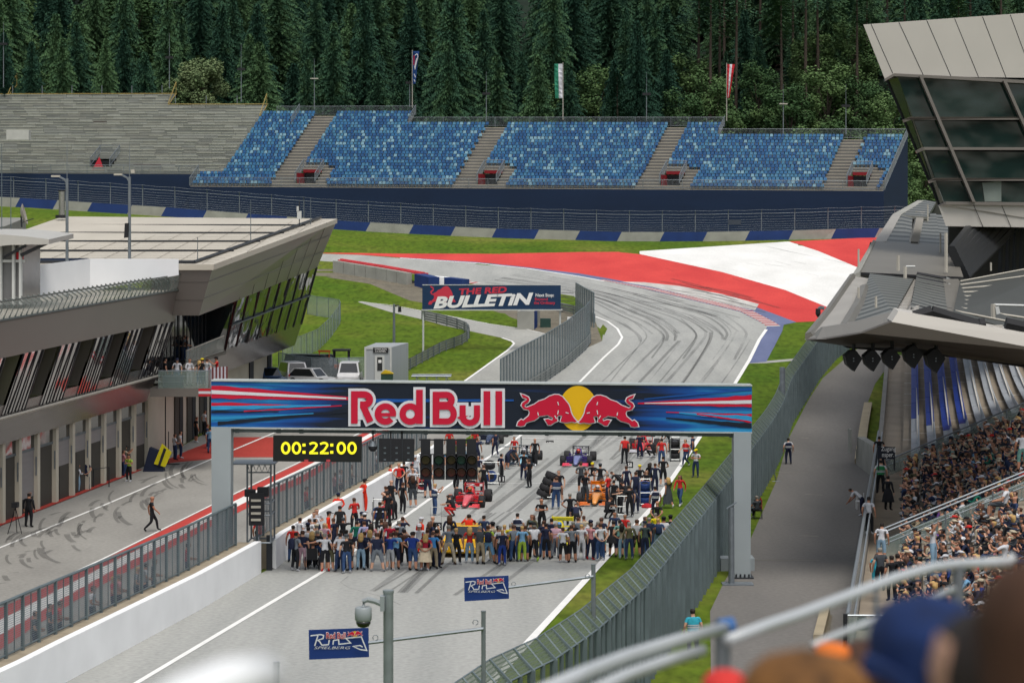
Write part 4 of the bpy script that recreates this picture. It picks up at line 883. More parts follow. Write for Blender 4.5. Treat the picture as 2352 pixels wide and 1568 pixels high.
# ================= RIGHT GRANDSTAND, CANOPY, GLASS TOWER ======================================
def Xf(Y): return 12.8+.167*(Y-89.6)
PW, RZ = .98, .41
def rp(Y, j, dz=0, dx=0): return V((Xf(Y)+1.6+PW*j+dx, Y, 1.45+RZ*j+dz+max(0, g(Y)*.9)))
SLAB = mat('terrace_concrete', '#9c9182', .85, .12, .7); SEATB = mat('bench_blue', '#1c3c96', .5, .08, .6); SEATW = mat('bench_pale', '#aab0b8', .5, .06, .6); EDGE = mat('step_edge', '#d2cec6', .6, .08, .5)
rg = thing('right_grandstand', 'concrete grandstand with long blue and pale benches, packed with spectators, at the right', 'grandstand', (20, 110, 0))
mb = MB()
for j in range(-1, 20):
    Y = 60.0
    while Y < 205:
        Yn = min(Y+12, 205); w0 = 0 if j >= 0 else -.15
        a, b = rp(Y, j, 0, -.0), rp(Yn, j); c, d = rp(Yn, j, 0, PW), rp(Y, j, 0, PW)
        if j < 0: a.x -= .62; b.x -= .62
        dn = V((0, 0, -RZ-.02)); mb.add([a, b, c, d, d+V((0, 0, RZ)), c+V((0, 0, RZ))], [(0, 3, 2, 1), (3, 4, 5, 2)]); Y = Yn
mb.build('terrace', SLAB, rg)
mb = MB()
for (y0, y1) in ((60, 100), (100, 205)):
    n = 10
    for k in range(n):
        a, b = lerp(y0, y1, k/n), lerp(y0, y1, (k+1)/n); p, q = V((Xf(a)-.05, a, 0)), V((Xf(b)-.05, b, 0)); up = lambda y: V((0, 0, 1.45+g(y)*.9))
        p.z, q.z = zg(p.x, a)-.3, zg(q.x, b)-.3; mb.prism([p, q, V((q.x, q.y, 1.45+g(b)*.9)), V((p.x, p.y, 1.45+g(a)*.9))], (.3, 0, 0))
mb.build('front_wall', mat('wall_grey', '#8c8983', .85, .1, .5), rg)
mb = MB()
for Y in [148+6*k for k in range(9)]:
    for j in range(12): p = rp(Y, j, .012); mb.box(p.x, p.x+PW-.05, Y, Y+.25, p.z, p.z+.01)
mb.build('slab_joints', EDGE, rg)
SB = {0: (158, 198), 1: (154, 198), 2: (150, 198), 3: (146, 198), 4: (184, 198), 5: (188, 198), 6: (118, 138), 7: (100, 138)}
for j in range(13):
    segs = [(139.5+j*.2, 198)]
    b0 = SB.get(j, (0, 0)); Y = 139.5
    while Y < 196:
        Yn = Y+7.6; mi = 0 if b0[0] <= Y+3 < b0[1] else 1; m_ = MB()
        a, b = rp(Y, j, .4, .52), rp(Yn-.15, j, .4, .52); o = V((.42, 0, .1)); m_.hexa([a, b, b+V((.4, 0, 0)), a+V((.4, 0, 0)), a+V((0, 0, .06)), b+V((0, 0, .06)), b+V((.42, 0, .12)), a+V((.42, 0, .12))]); m_.hexa([a+V((.38, 0, .06)), b+V((.38, 0, .06)), b+V((.44, 0, .06)), a+V((.44, 0, .06)), a+V((.46, 0, .34)), b+V((.46, 0, .34)), b+V((.52, 0, .34)), a+V((.52, 0, .34))])
        for t_ in (.1, .5, .9): q = lerp(a, b, t_); m_.box(q.x+.15, q.x+.25, q.y-.04, q.y+.04, q.z-.4, q.z)
        m_.build('bench', (SEATB, SEATW)[mi], rg); Y = Yn
    m_ = MB(); a, b = rp(139.5, j, .02, PW-.1), rp(200, j, .02, PW-.1); m_.prism([a, b, b+V((.09, 0, 0)), a+V((.09, 0, 0))], (0, 0, .02)); m_.build('step_edge', EDGE, rg)
# glass front rail and cross aisle rails
mb = MB(); pts = [V((Xf(y)+.1, y, 1.45+g(y)*.9)) for y in (77, 89.6, 105, 120, 135, 148.8)]
fr = thing('front_glass_rail', 'long glass balustrade with pale steel rail along the front of the packed stand', 'balustrade', (16, 110, 1))
m_ = MB()
for a, b in zip(pts, pts[1:]): m_.prism([a, b, b+V((0, 0, 1.05)), a+V((0, 0, 1.05))], (.03, 0, 0)); mb.tube([a+V((0, 0, 1.08)), b+V((0, 0, 1.08))], .07, 6); mb.tube([a+V((.22, 0, 1.02)), b+V((.22, 0, 1.02))], .035, 5)
m_.prism([pts[0], pts[0]+V((1.9, 0, 0)), pts[0]+V((1.9, 0, 1.05)), pts[0]+V((0, 0, 1.05))], (0, .03, 0)); mb.tube([pts[0]+V((0, 0, 1.05)), pts[0]+V((1.9, 0, 1.05))], .03, 5)
m_.build('glass_panel', GLAS, fr); mb.build('rail', mat('rail_pale', '#a0a8ae', .4, .05, metal=.5), fr)
m_ = MB(); p = pts[0]; m_.box(p.x-.14, p.x-.02, p.y-.06, p.y+.06, p.z-2.2, p.z+1.1); m_.build('post', BLK, fr)
for i, (Y, lb) in enumerate(((134.4, 'straight steel handrail between the empty benches and the seated crowd'), (99.4, 'double steel handrail running up through the middle of the seated crowd'))):
    t = thing('aisle_handrail', lb, 'handrail', rp(Y, 0)); h = V((0, 0, 1.0)); m_ = MB()
    for dy in ((0,) if i == 0 else (0, 1.3)): m_.tube([rp(Y+dy, -.9, 1.2 if i else 1.0), rp(Y+dy, 14, 1.0)], .045, 5); m_.tube([rp(Y+dy, -.9, .7), rp(Y+dy, 14, .6)], .03, 5)
    m_.build('rail', GALV, t)
    for j in range(0, 14, 2): m_ = MB(); p = rp(Y, j-.9 if j == 0 else j); m_.cyl(p, p+h, .04, n=5); m_.build('post', GALV, t)
    m_ = MB(); m_.prism([rp(Y-.02, -.9, .1), rp(Y-.02, 14, .1), rp(Y-.02, 14, .9), rp(Y-.02, -.9, .9)], (0, .02, 0)); m_.build('glass_panel', GLAS, t)
# canopy roof sections
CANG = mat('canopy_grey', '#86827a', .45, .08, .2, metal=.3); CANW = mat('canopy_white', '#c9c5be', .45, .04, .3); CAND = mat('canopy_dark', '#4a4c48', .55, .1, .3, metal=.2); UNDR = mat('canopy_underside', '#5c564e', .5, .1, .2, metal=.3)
RIB = mat('ribbed_roof', '#5d605d', .45, 0, metal=.4); t_, b_ = nodes_of(RIB)
_w = N(t_, 'ShaderNodeTexWave', wave_type='BANDS', bands_direction='Y'); _w.inputs['Scale'].default_value = .1; _tc = N(t_, 'ShaderNodeTexCoord'); _r = ramp(t_, [(.0, C('#3f423f')), (.5, C('#767874')), (1, C('#8d8e88'))])
t_.links.new(_tc.outputs['Object'], _w.inputs[0]); t_.links.new(_w.outputs[0], _r.inputs[0]); t_.links.new(_r.outputs[0], b_.inputs['Base Color'])
ca = thing('stand_canopy', 'stepped grey canopy roof over the right grandstand with a white front fascia', 'canopy', (20, 120, 9))
def Q(*pts): return [P(*p) for p in pts]
Yn_ = 100
mb = MB() # curved grey lip
top = [(1852, 780), (1872, 768), (1890, 752), (1930, 746), (1970, 738), (2010, 727), (2064, 714)]; bt = [(1852, 781), (1875, 779), (1900, 778), (1940, 774), (1980, 765), (2015, 754), (2048, 739)]
for k in range(6):
    a, b = top[k], top[k+1]; c, d = bt[k+1], bt[k]; mb.prism(Q((*a, Yn_+2.5), (*b, Yn_+2.5), (*c, Yn_), (*d, Yn_)), (0, .6, 0))
mb.build('front_lip', CANG, ca)
mb = MB(); mb.prism(Q((2064, 714, Yn_+.2), (2440, 779, Yn_+.2), (2440, 811, Yn_), (2048, 739, Yn_)), (0, 1.2, .1)); mb.build('front_fascia', CANW, ca)
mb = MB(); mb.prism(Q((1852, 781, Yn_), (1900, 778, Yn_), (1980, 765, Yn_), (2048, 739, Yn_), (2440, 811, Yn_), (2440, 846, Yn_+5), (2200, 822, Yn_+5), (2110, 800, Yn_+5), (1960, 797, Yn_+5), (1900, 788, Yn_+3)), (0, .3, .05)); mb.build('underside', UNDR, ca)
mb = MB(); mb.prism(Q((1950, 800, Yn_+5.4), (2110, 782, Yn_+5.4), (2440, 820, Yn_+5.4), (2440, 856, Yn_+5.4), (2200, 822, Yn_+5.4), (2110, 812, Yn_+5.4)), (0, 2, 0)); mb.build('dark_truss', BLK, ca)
Ya, Yb = 103, 150   # first section
def secq(name, m, a, b, c, d, ya, yb, th=.25): q = MB(); q.prism(Q((*a, ya), (*b, ya), (*c, yb), (*d, yb)), (0, 0, -th)); return q.build(name, m, ca)
secq('gutter_walk', mat('walk_grey', '#a8a59f', .6, .08, .3), (1862, 768), (1958, 752), (2008, 642), (1958, 632), Ya, Yb)
secq('ribbed_panel', RIB, (1958, 752), (2052, 722), (2098, 640), (1998, 628), Ya, Yb)
secq('ribbed_panel', RIB, (2090, 716), (2180, 742), (2166, 642), (2106, 630), Ya, Yb)
secq('panel', CANG, (2180, 744), (2300, 764), (2200, 640), (2166, 640), Ya, Yb)
q = MB(); q.tube(Q((1940, 756, Ya-.3), (1972, 700, 118), (1986, 662, 134)), .28, 5); q.tube(Q((1858, 772, Ya-.5), (1905, 712, 118), (1958, 634, 148)), .2, 5); q.build('edge_tube', CANG, ca)
# stairs of white slats beside the panels
for k in range(22):
    s_ = k/21; Y = lerp(Ya, Yb, s_)
    for (ua, ub, va, vb) in ((1942, 1996, 766, 648), (2066, 2104, 724, 648), (2094, 2122, 720, 650)):
        u, v = lerp(ua, ub, s_), lerp(va, vb, s_); p = P(u, v, Y); q = MB(); q.box(p.x-.18, p.x+.22, Y-.28, Y+.28, p.z+.02, p.z+.16); q.build('slat', CANW, ca)
for k in range(9):
    q = MB(); s_ = k/8; Y = lerp(Ya+2, Yb, s_); a = P(lerp(2090, 2106, s_), lerp(716, 632, s_)-3, Y); b = P(lerp(2190, 2170, s_), lerp(740, 642, s_)-2, Y); q.tube([a, b], .13, 4); q.build('ridge', BLK, ca)
for k in range(8):
    q = MB(); s_ = k/7; Y = lerp(Ya+2, Yb, s_); a = P(lerp(2200, 2172, s_), lerp(745, 645, s_), Y); b = P(lerp(2255, 2200, s_), lerp(752, 648, s_), Y); q.tube([a, b], [.3, .04], 6); q.build('cowl', mat('pale_cowl', '#9a9d9a', .3, .1, metal=.4), ca)
# second section
secq('flat_roof', CANG, (1972, 625), (2213, 636), (2188, 562), (2008, 554), 150.5, 178)
q = MB(); q.prism(Q((1972, 625, 150.4), (2213, 636, 150.4), (2213, 642, 150.4), (1980, 632, 150.4)), (0, .3, 0)); q.build('dark_edge', BLK, ca)
q = MB(); q.prism(Q((1956, 634, 149), (1975, 624, 149), (2012, 553, 178), (2006, 550, 178)), (0, 0, -.4)); q.build('side_gutter', CONC, ca)
# third section, far
Yc, Yd = 178.5, 224
secq('gutter_walk', mat('walk_grey', '#a8a59f'), (2008, 556), (2036, 554), (2070, 492), (2050, 492), Yc, 200); secq('gutter_walk', CONC, (2050, 492), (2070, 492), (2126, 460), (2108, 460), 200, Yd)
secq('ribbed_panel', RIB, (2036, 555), (2092, 558), (2096, 500), (2068, 494), Yc, 200); secq('ribbed_panel', RIB, (2068, 494), (2130, 498), (2150, 464), (2124, 459), 200, Yd)
secq('ribbed_panel', RIB, (2108, 558), (2160, 562), (2150, 490), (2122, 490), Yc, 208); secq('ribbed_panel', RIB, (2160, 562), (2240, 568), (2240, 500), (2150, 492), Yc, 208)
for k in range(14):
    q = MB(); s_ = k/13; Y = lerp(Yc, 206, s_); p = P(lerp(2100, 2114, s_), lerp(556, 494, s_), Y); q.box(p.x-.3, p.x+.3, Y-.4, Y+.4, p.z+.02, p.z+.3); q.build('slat', CANW, ca)
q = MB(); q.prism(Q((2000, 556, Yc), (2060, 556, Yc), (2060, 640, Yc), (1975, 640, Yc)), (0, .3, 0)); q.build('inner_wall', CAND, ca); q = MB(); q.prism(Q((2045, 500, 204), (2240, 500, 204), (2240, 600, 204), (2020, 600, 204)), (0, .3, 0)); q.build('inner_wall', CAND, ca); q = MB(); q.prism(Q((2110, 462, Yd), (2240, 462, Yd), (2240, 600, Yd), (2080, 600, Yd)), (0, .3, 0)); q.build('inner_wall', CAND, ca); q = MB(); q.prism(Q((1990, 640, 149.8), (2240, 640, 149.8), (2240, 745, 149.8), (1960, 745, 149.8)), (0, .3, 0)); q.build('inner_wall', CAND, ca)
# ribbed side roof at the right, with pale seams
secq('side_roof', CAND, (2190, 716), (2440, 790), (2440, 600), (2205, 645), 104, 146)
for k in range(9):
    q = MB(); s_ = k/8; Y = lerp(106, 145, s_); a = P(lerp(2194, 2206, s_), lerp(716, 648, s_)-2, Y); b = P(2440, lerp(765, 604, s_)-2, Y); q.tube([a, b], .05, 4); q.build('roof_seam', CONL, ca)
q = MB()
for a, b in (((2100, 726), (2140, 714)), ((2140, 714), (2250, 748)), ((2250, 744), (2262, 742)), ((2310, 741), (2440, 770))): q.tube(Q((*a, Yn_+.6), (*b, Yn_+.6)), .26, 6)
q.build('black_tube', BLK, ca)
q = MB(); q.prism(Q((2104, 722, Yn_+.7), (2136, 718, Yn_+.7), (2130, 736, Yn_+.7), (2090, 728, Yn_+.7)), (0, .2, 0)); q.prism(Q((2256, 748, Yn_+.7), (2304, 746, Yn_+.7), (2300, 762, Yn_+.7), (2262, 756, Yn_+.7)), (0, .2, 0)); q.build('flashing', CANW, ca)
for i, (u, v0, v1, Y) in enumerate([(1972, 614, 572, 142), (1972, 700, 660, 120), (2012, 732, 680, 112), (2063, 622, 587, 150), (2079, 640, 612, 149), (2173, 625, 535, 152), (2281, 756, 698, 108), (2276, 622, 603, 149), (2131, 515, 470, 200), (2105, 500, 485, 205), (2160, 590, 535, 170)]):
    m_ = MB(); m_.cyl(P(u, v0, Y), P(u, v1, Y), .06 if i not in (3, 4, 5, 6) else .11, n=5); m_.build('roof_post', CONL, ca)
q = MB(); q.tube(Q((2081, 612, 149), (2102, 612, 149)), .06, 4); q.tube(Q((2283, 700, 108), (2352, 702, 108)), .06, 4); q.prism(Q((2286, 704, 107.9), (2294, 703, 107.9), (2298, 720, 107.9), (2289, 722, 107.9)), (0, .03, 0)); q.build('bracket', WHST, ca)
cc = thing('roof_camera', 'grey dome camera on a bracket at the left edge of the canopy', 'camera', P(1882, 712, 115)); q = MB(); q.tube(Q((1893, 708, 115), (1885, 706, 115), (1880, 710, 115)), .09, 5); q.build('bracket', GALD, cc); q = MB(); p = P(1879, 716, 115); q.cyl(p+V((0, 0, -.1)), p+V((0, 0, .15)), .13, .12, 10); q.cyl(p+V((0, 0, -.25)), p+V((0, 0, -.1)), .05, .12, 10); q.build('dome', BLK, cc)
# hanging loudspeakers
for i, (u, v, s_) in enumerate(((1961, 826, 1), (2005, 826, 1), (2049, 822, 1), (2099, 817, 1.08), (2150, 826, 1.12))):
    t = thing('hanging_loudspeaker', 'black pointed loudspeaker hanging under the canopy, %s' % ('leftmost of the five', 'second from the left', 'the middle one of five', 'second from the right', 'rightmost of the five')[i], 'loudspeaker', P(u, v, 103), 'loudspeakers hanging in a row under the canopy')
    w_, h = 20*s_, 27*s_; q = MB(); q.prism(Q((u-w_, v-h*.3, 102), (u-w_*.3, v-h*.75, 102), (u+w_*.2, v-h*.85, 102), (u+w_, v-h*.1, 102), (u+w_*.1, v+h, 102), (u-w_*.75, v+h*.45, 102)), (0, .9, 0)); q.build('cabinet', BLK, t)
    q = MB(); q.cyl(P(u, v-h*.8, 102.4), P(u, v-h*1.5, 102.4), .08, n=5); q.build('hanger', DKST, t)
    q = MB(); 
    for dv in (-3, 3): p = P(u, v+dv, 101.95); q.cyl(p, p+V((0, .05, 0)), .03, n=6)
    q.build('bolt_plate', GALV, t)
# glass tower
tw = thing('glass_tower', 'leaning dark glass tower with white cladding above and below at the upper right', 'building', (35, 172, 12)); YT = 165
q = MB(); q.prism(Q((1983, 56.7, YT), (2500, 20, YT), (2500, 191, YT), (2053.6, 168.8, YT), (2032, 181, YT+.01)), (4, 14, 0)); q.build('upper_cladding', CANW, tw)
q = MB()
for k in range(6):
    u0 = 2110+(k-.5)*64+14; a = (1983+132+64*(k-1), 0); ua = 2115.6+64*(k-1)-51; va = 56.7-(ua-1983)*.0665; ub = ua+56 if k else ua+50; vb = 168.8+(ub-2053)*.055
    if ub > 2460: continue
    q.tube(Q((ua, va, YT-.01), (ub, vb, YT-.01)), .022, 4)
q.build('cladding_joint', DKST, tw)
q = MB(); q.prism(Q((2032, 181, YT-.4), (2053.6, 168.8, YT-.4), (2500, 192, YT-.4), (2500, 200, YT-.4), (2053.6, 175, YT-.4), (2033, 187, YT-.4)), (0, .4, 0)); q.build('frame', TAU, tw)
TGL = glassy('tower_glass', (.006, .022, .02), .06, 0, .4); nodes_of(TGL)[1].inputs['Specular IOR Level'].default_value = .6
lv = [(175, 270), (276, 340), (346, 410), (416, 466)]
uo = lambda v: 2037+(v-183)*.4165; ui = lambda v: 2062+(v-178)*.372
for k, (va, vb) in enumerate(lv):
    q = MB(); q.prism(Q((ui(va), va, YT), (2500, va+6, YT), (2500, vb, YT), (ui(vb), vb, YT)), (0, .2, 0)); q.build('glazing', TGL, tw)
q = MB(); q.prism(Q((uo(183), 185, YT+1.5), (ui(178), 178, YT+.1), (ui(462), 462, YT+.1), (uo(468), 470, YT+1.5)), (.3, .2, 0)); q.build('side_glazing', mat('side_glass', (.03, .04, .03), .1, .1, spec=.8), tw)
q = MB(); q.prism(Q((uo(185)+4, 185, YT+2.2), (2500, 185, YT+2.2), (2500, 470, YT+2.2), (uo(470)+6, 470, YT+2.2)), (4, 10, 0)); q.build('core', BLK, tw)
for (v, vl) in ((270.5, 275), (340, 346), (410.7, 415)):
    q = MB(); q.prism(Q((uo(vl), vl, YT-.3), (uo(vl)+16, v-2, YT-.5), (2500, v-1, YT-.5), (2500, v+5, YT-.5), (uo(vl)+18, v+4.5, YT-.5), (uo(vl)+2, vl+6, YT-.3)), (0, .5, 0)); q.build('floor_band', TAU, tw)
for (a, b) in (((2114.6, 175), (2237, 464)), ((2307.5, 185), (2432, 464))):
    q = MB(); q.prism(Q((a[0]-3, a[1], YT-.7), (a[0]+4, a[1], YT-.7), (b[0]+4, b[1], YT-.7), (b[0]-3, b[1], YT-.7)), (0, .6, 0)); q.build('mullion', TAU, tw)
q = MB(); q.tube(Q((uo(183), 183, YT+1.4), (uo(470), 470, YT+1.4)), .09, 5); q.build('corner_post', BLK, tw)
q = MB(); q.prism(Q((2155.8, 473, YT), (2173, 463, YT-.4), (2500, 466, YT-.4), (2500, 474, YT-.4), (2173, 470, YT-.4)), (0, .5, 0)); q.build('frame', TAU, tw)
q = MB(); q.prism(Q((2155.8, 473, YT), (2173, 470, YT-.2), (2500, 474, YT-.2), (2500, 524, YT), (2172.7, 519.5, YT)), (3, 12, 0)); q.build('lower_cladding', CANW, tw)
q = MB()
for u in (2236, 2300): q.tube(Q((u, 470, YT-.22), (u+22, 521, YT-.02)), .022, 4)
q.build('cladding_joint', DKST, tw)
q = MB()
for (a, b, c, d) in ((2196, 412, 2201, 462), (2269, 420, 2284, 464), (2289, 417, 2312, 463), (2322, 424, 2334, 462)):
    pass
q.prism(Q((2256, 420, YT-.06), (2300, 416, YT-.06), (2300, 463, YT-.06), (2262, 463, YT-.06)), (0, .04, 0)); q.build('window_blind', mat('pale_blind', '#7f8a84', .6, .15, 1), tw)  # evenly pale blind panel set just before the glazing
q = MB()
for k in range(7): q.tube(Q((2228+k*17, 522, YT+1+k), (2186+k*5, 575+k*10, 158)), .34, 6)
q.build('raking_struts', mat('strut_black', (.02, .022, .025), .45, .1), tw)
q = MB()
for k in range(11): q.tube(Q((2300+k*16, 522, YT+6), (2296+k*16, 640, YT+6)), .16, 5)
q.build('vertical_louvres', DKST, tw)
q = MB(); q.prism(Q((2180, 519, YT+9), (2500, 522, YT+9), (2500, 680, YT+9), (2180, 680, YT+9)), (0, .5, 0)); q.build('back_wall', CAND, tw)
# concrete kerb wall beside the service road, grass, gate stub
lw = thing('low_kerb_wall', 'long low beige kerb wall at the right edge of the service road', 'wall', ground(1981, 960))
A1, A2, A3 = ground(1985, 934), ground(1975, 985), ground(1963, 1065); q = MB()
for a, b in ((A1, A2), (A2, A3)): q.hexa([a, b, b+V((.6, 0, 0)), a+V((.6, 0, 0))]+[p+V((0, 0, .35)) for p in (a, b, b+V((.6, 0, 0)), a+V((.6, 0, 0)))])
q.build('wall', mat('beige_wall', '#b3a68c', .8, .1, .8), lw)
q = MB(); a = ground(1966, 1066); q.box(a.x, a.x+3.2, a.y-.4, a.y, 0, 1.1); q.box(a.x-.5, a.x-.4, a.y-1, a.y, .9, 2.4); q.box(a.x, a.x+.5, a.y-14, a.y-.4, -.1, 1.9); q.build('concrete_pier', CONC, lw)
q = MB(); b1, b2 = ground(1886, 1412), ground(1868, 1482); q.hexa([b1, b2, b2+V((.35, 0, 0)), b1+V((.35, 0, 0))]+[p+V((0, 0, .4)) for p in (b1, b2, b2+V((.35, 0, 0)), b1+V((.35, 0, 0)))]); tag(q.build('kerb_stone', mat('beige_wall', '#b3a68c')), 'short beige kerb stone between road and gravel near the bottom right', 'kerb stone')
psheet('gravel_patch', [(1872, 1490), (1894, 1412), (1912, 1412), (1900, 1490)], .02, GRVL)
# white road marks on the service road
mb = MB()
for (u0, u1, v) in ((1840, 1858, 1005), (1780, 1850, 1084), (1850, 1890, 1135), (1840, 1880, 1230), (1620, 1880, 1285)): strip([(u0, v), (u1, v+2)], .12, .02, mb)
tag(mb.build('road_marks', mat('worn_line', '#9c988e', .8, .2, 2)), kind='structure')
sg = thing('access_sign', 'dark access sign with white words on the walkway fence beside the stand', 'sign', P(2046, 1075, 122)); q = MB(); q.prism(Q((2016, 1024, 122), (2056, 1027, 122), (2055, 1054, 122), (2016, 1053, 122)), (0, .08, 0)); q.build('panel', mat('sign_navy', '#1c2434', .5, .05), sg)
q = MB(); q.cyl(P(2018, 1026, 122.2), P(2018, 1080, 122.2), .04, n=5); q.build('post', DKST, sg); q = MB(); q.cyl(P(2054, 1026, 122.2), P(2054, 1080, 122.2), .04, n=5); q.build('post', DKST, sg)
# ---- lettering -------------------------------------------------------------------------------
def text(body, c, hgt, wid, m, name='lettering', parent=None, xdir=(1, 0, 0), up=(0, 0, 1), off=0, depth=.01, shear=0, out=0, space=1, center=False):
    """flat letters: lower left corner c, fitted to hgt x wid metres"""
    cu = bpy.data.curves.new('t', 'FONT'); cu.body = body; cu.offset = off; cu.shear = shear; cu.space_character = space; cu.resolution_u = 3; cu.space_line = .85
    o = bpy.data.objects.new('t', cu); sc.collection.objects.link(o); dg = bpy.context.evaluated_depsgraph_get(); dg.update()
    me = o.evaluated_get(dg).to_mesh(); vs = [v.co.copy() for v in me.vertices]; fs = [tuple(p.vertices) for p in me.polygons]
    o.evaluated_get(dg).to_mesh_clear(); bpy.data.objects.remove(o); bpy.data.curves.remove(cu)
    x0, x1 = min(v.x for v in vs), max(v.x for v in vs); y0, y1 = min(v.y for v in vs), max(v.y for v in vs)
    X, U = V(xdir).normalized(), V(up).normalized(); c = V(c); nrm = X.cross(U)
    pts = [c+X*(v.x-x0)*wid/(x1-x0)+U*(v.y-y0)*hgt/(y1-y0)+nrm*depth for v in vs]
    return MB().add(pts, fs).build(name, m, parent)
TW = mat('letter_white', (.75, .75, .75), .5, .02); TY = mat('letter_red', '#c4102e', .5, .02)
c = P(2017, 1038, 121.95); text('Zugang', c+V((.15, 0, 0)), .28, .75, TW, parent=sg); text('nsper.', c+V((.2, 0, -.32)), .24, .6, TW, parent=sg)
# ================= FLAT GRAPHICS ==============================================================
class Face:
    """a flat panel read in photo pixels at depth Y; layers step toward the camera"""
    def __init__(s, Y, off=0): s.Y = Y; s.k = 0; s.off = off
    def p(s, u, v, d): return P(u, v, s.Y-s.off-d)
def stroke(mb, fc, pts, t, d, mi=0, ext=0, close=False):
    pts = [V((a, b)) for a, b in pts]; n = len(pts)
    if ext and not close: pts[0] = pts[0]-(pts[1]-pts[0]).normalized()*ext; pts[-1] = pts[-1]+(pts[-1]-pts[-2]).normalized()*ext
    L, Rr = [], []
    for i in range(n):
        a = (pts[i]-pts[i-1]).normalized() if (i or close) else None; b = (pts[(i+1) % n]-pts[i]).normalized() if (i < n-1 or close) else None
        dv = (a or b) if (a is None or b is None) else (a+b).normalized(); k = 1/max(.5, (dv.dot(a) if a else 1)) if (a is not None and b is not None) else 1
        nn = V((-dv.y, dv.x))*t/2*k; L.append(pts[i]+nn); Rr.append(pts[i]-nn)
    for i in range(n if close else n-1):
        j = (i+1) % n; fc.k += 1; dd = d+fc.k*.0004
        mb.add([fc.p(*q, dd) for q in (L[i], L[j], Rr[j], Rr[i])], [(0, 1, 2, 3)], mi)
def arc(cx, cy, rx, ry, a0, a1, n=10): return [(cx+rx*math.cos(R(lerp(a0, a1, i/n))), cy-ry*math.sin(R(lerp(a0, a1, i/n)))) for i in range(n+1)]
def poly2(mb, fc, pts, d, mi=0):
    fc.k += 1; v3 = [V((a, b, 0)) for a, b in pts]
    mb.add([fc.p(a, b, d+fc.k*.0004) for a, b in pts], [tuple(t) for t in tessellate_polygon([v3])], mi)
BULL = [(350, 296), (310, 288), (290, 258), (300, 235), (335, 212), (338, 202), (302, 190), (286, 160), (320, 172), (350, 188), (360, 212), (345, 236), (318, 252), (316, 268), (335, 276), (370, 262), (400, 250), (440, 222), (490, 206), (530, 180), (575, 166), (610, 168), (640, 185), (665, 215), (690, 245), (705, 280), (712, 315), (725, 345), (745, 375), (765, 394), (748, 402), (722, 396), (700, 400), (670, 404), (640, 400), (624, 394), (632, 370), (640, 346), (612, 342), (598, 348), (594, 370), (600, 390), (570, 405), (540, 425), (518, 424), (500, 395), (490, 378), (520, 374), (552, 386), (562, 364), (530, 350), (515, 340), (480, 345), (440, 350), (430, 365), (400, 385), (360, 395), (330, 405), (315, 430), (285, 436), (253, 430), (262, 400), (288, 378), (306, 386), (332, 364), (354, 346), (362, 320), (355, 300)]
def bull(mb, fc, x0, y0, sx, sy, d, red, white, ow, flip=False):
    pts = [((765-a if not flip else a-253)*sx, (b-158)*sy) for a, b in BULL]; pts = [((512*sx-q[0] if not flip else 512*sx-q[0])+x0, q[1]+y0) for q in pts]
    if white is not None: stroke(mb, fc, pts, ow*2, d, white, close=True)
    poly2(mb, fc, pts, d+.03, red)
    return pts
# ================= GANTRY =====================================================================
YG = 102.8; gt = thing('gantry', 'wide white legged gantry with the blue red bull banner across the track', 'gantry', ground(1705, 1328))
m_ban = mat('banner_print', '#0f1b2e', .5, 0); t, b = nodes_of(m_ban)
tc = N(t, 'ShaderNodeTexCoord'); sp = N(t, 'ShaderNodeSeparateXYZ'); t.links.new(tc.outputs['Object'], sp.inputs[0])
xm = P(1110, 0, YG).x-gt.location.x; hw_ = P(1727, 0, YG).x-P(1110, 0, YG).x
sb = N(t, 'ShaderNodeMath', operation='SUBTRACT', i_1=xm); ab = N(t, 'ShaderNodeMath', operation='ABSOLUTE'); dv = N(t, 'ShaderNodeMath', operation='DIVIDE', i_1=hw_)
t.links.new(sp.outputs[0], sb.inputs[0]); t.links.new(sb.outputs[0], ab.inputs[0]); t.links.new(ab.outputs[0], dv.inputs[0])
mp = N(t, 'ShaderNodeMapping'); mp.inputs['Scale'].default_value = (.12, 1, 2.6); n = N(t, 'ShaderNodeTexNoise'); n.inputs['Scale'].default_value = 1.6; n.inputs['Detail'].default_value = 5
t.links.new(tc.outputs['Object'], mp.inputs[0]); t.links.new(mp.outputs[0], n.inputs[0])
r1 = ramp(t, [(.45, (0, 0, 0)), (.8, (1, 1, 1))]); t.links.new(dv.outputs[0], r1.inputs[0])
ad = N(t, 'ShaderNodeMath', operation='MULTIPLY_ADD', i_1=1.5, i_2=-.75); t.links.new(n.outputs[0], ad.inputs[0]); a2 = N(t, 'ShaderNodeMath', operation='ADD'); m3 = N(t, 'ShaderNodeMath', operation='MULTIPLY', i_1=.8); t.links.new(r1.outputs[0], m3.inputs[0]); t.links.new(m3.outputs[0], a2.inputs[0]); t.links.new(ad.outputs[0], a2.inputs[1])
r2 = ramp(t, [(.18, C('#101c2e')), (.42, C('#0c3c80')), (.66, C('#0a56a8')), (.95, C('#2c9ad2'))]); t.links.new(a2.outputs[0], r2.inputs[0]); t.links.new(r2.outputs[0], b.inputs['Base Color'])
q = MB(); q.prism([P(485, 875, YG), P(1727, 886.5, YG), P(1727, 992, YG), P(485, 980, YG)], (0, 1.0, 0)); ban = q.build('banner', m_ban, gt)
q = MB()
for (a, b_, c, d) in (((485, 872.5), (1728, 884), (1728, 887), (485, 875.5)), ((485, 980), (1728, 992), (1728, 995.5), (485, 983.5))): q.prism([P(*a, YG-.06), P(*b_, YG-.06), P(*c, YG-.06), P(*d, YG-.06)], (0, 1.1, 0))
q.build('trim', mat('trim_white', '#b9c0be', .5, .1, 2), gt)
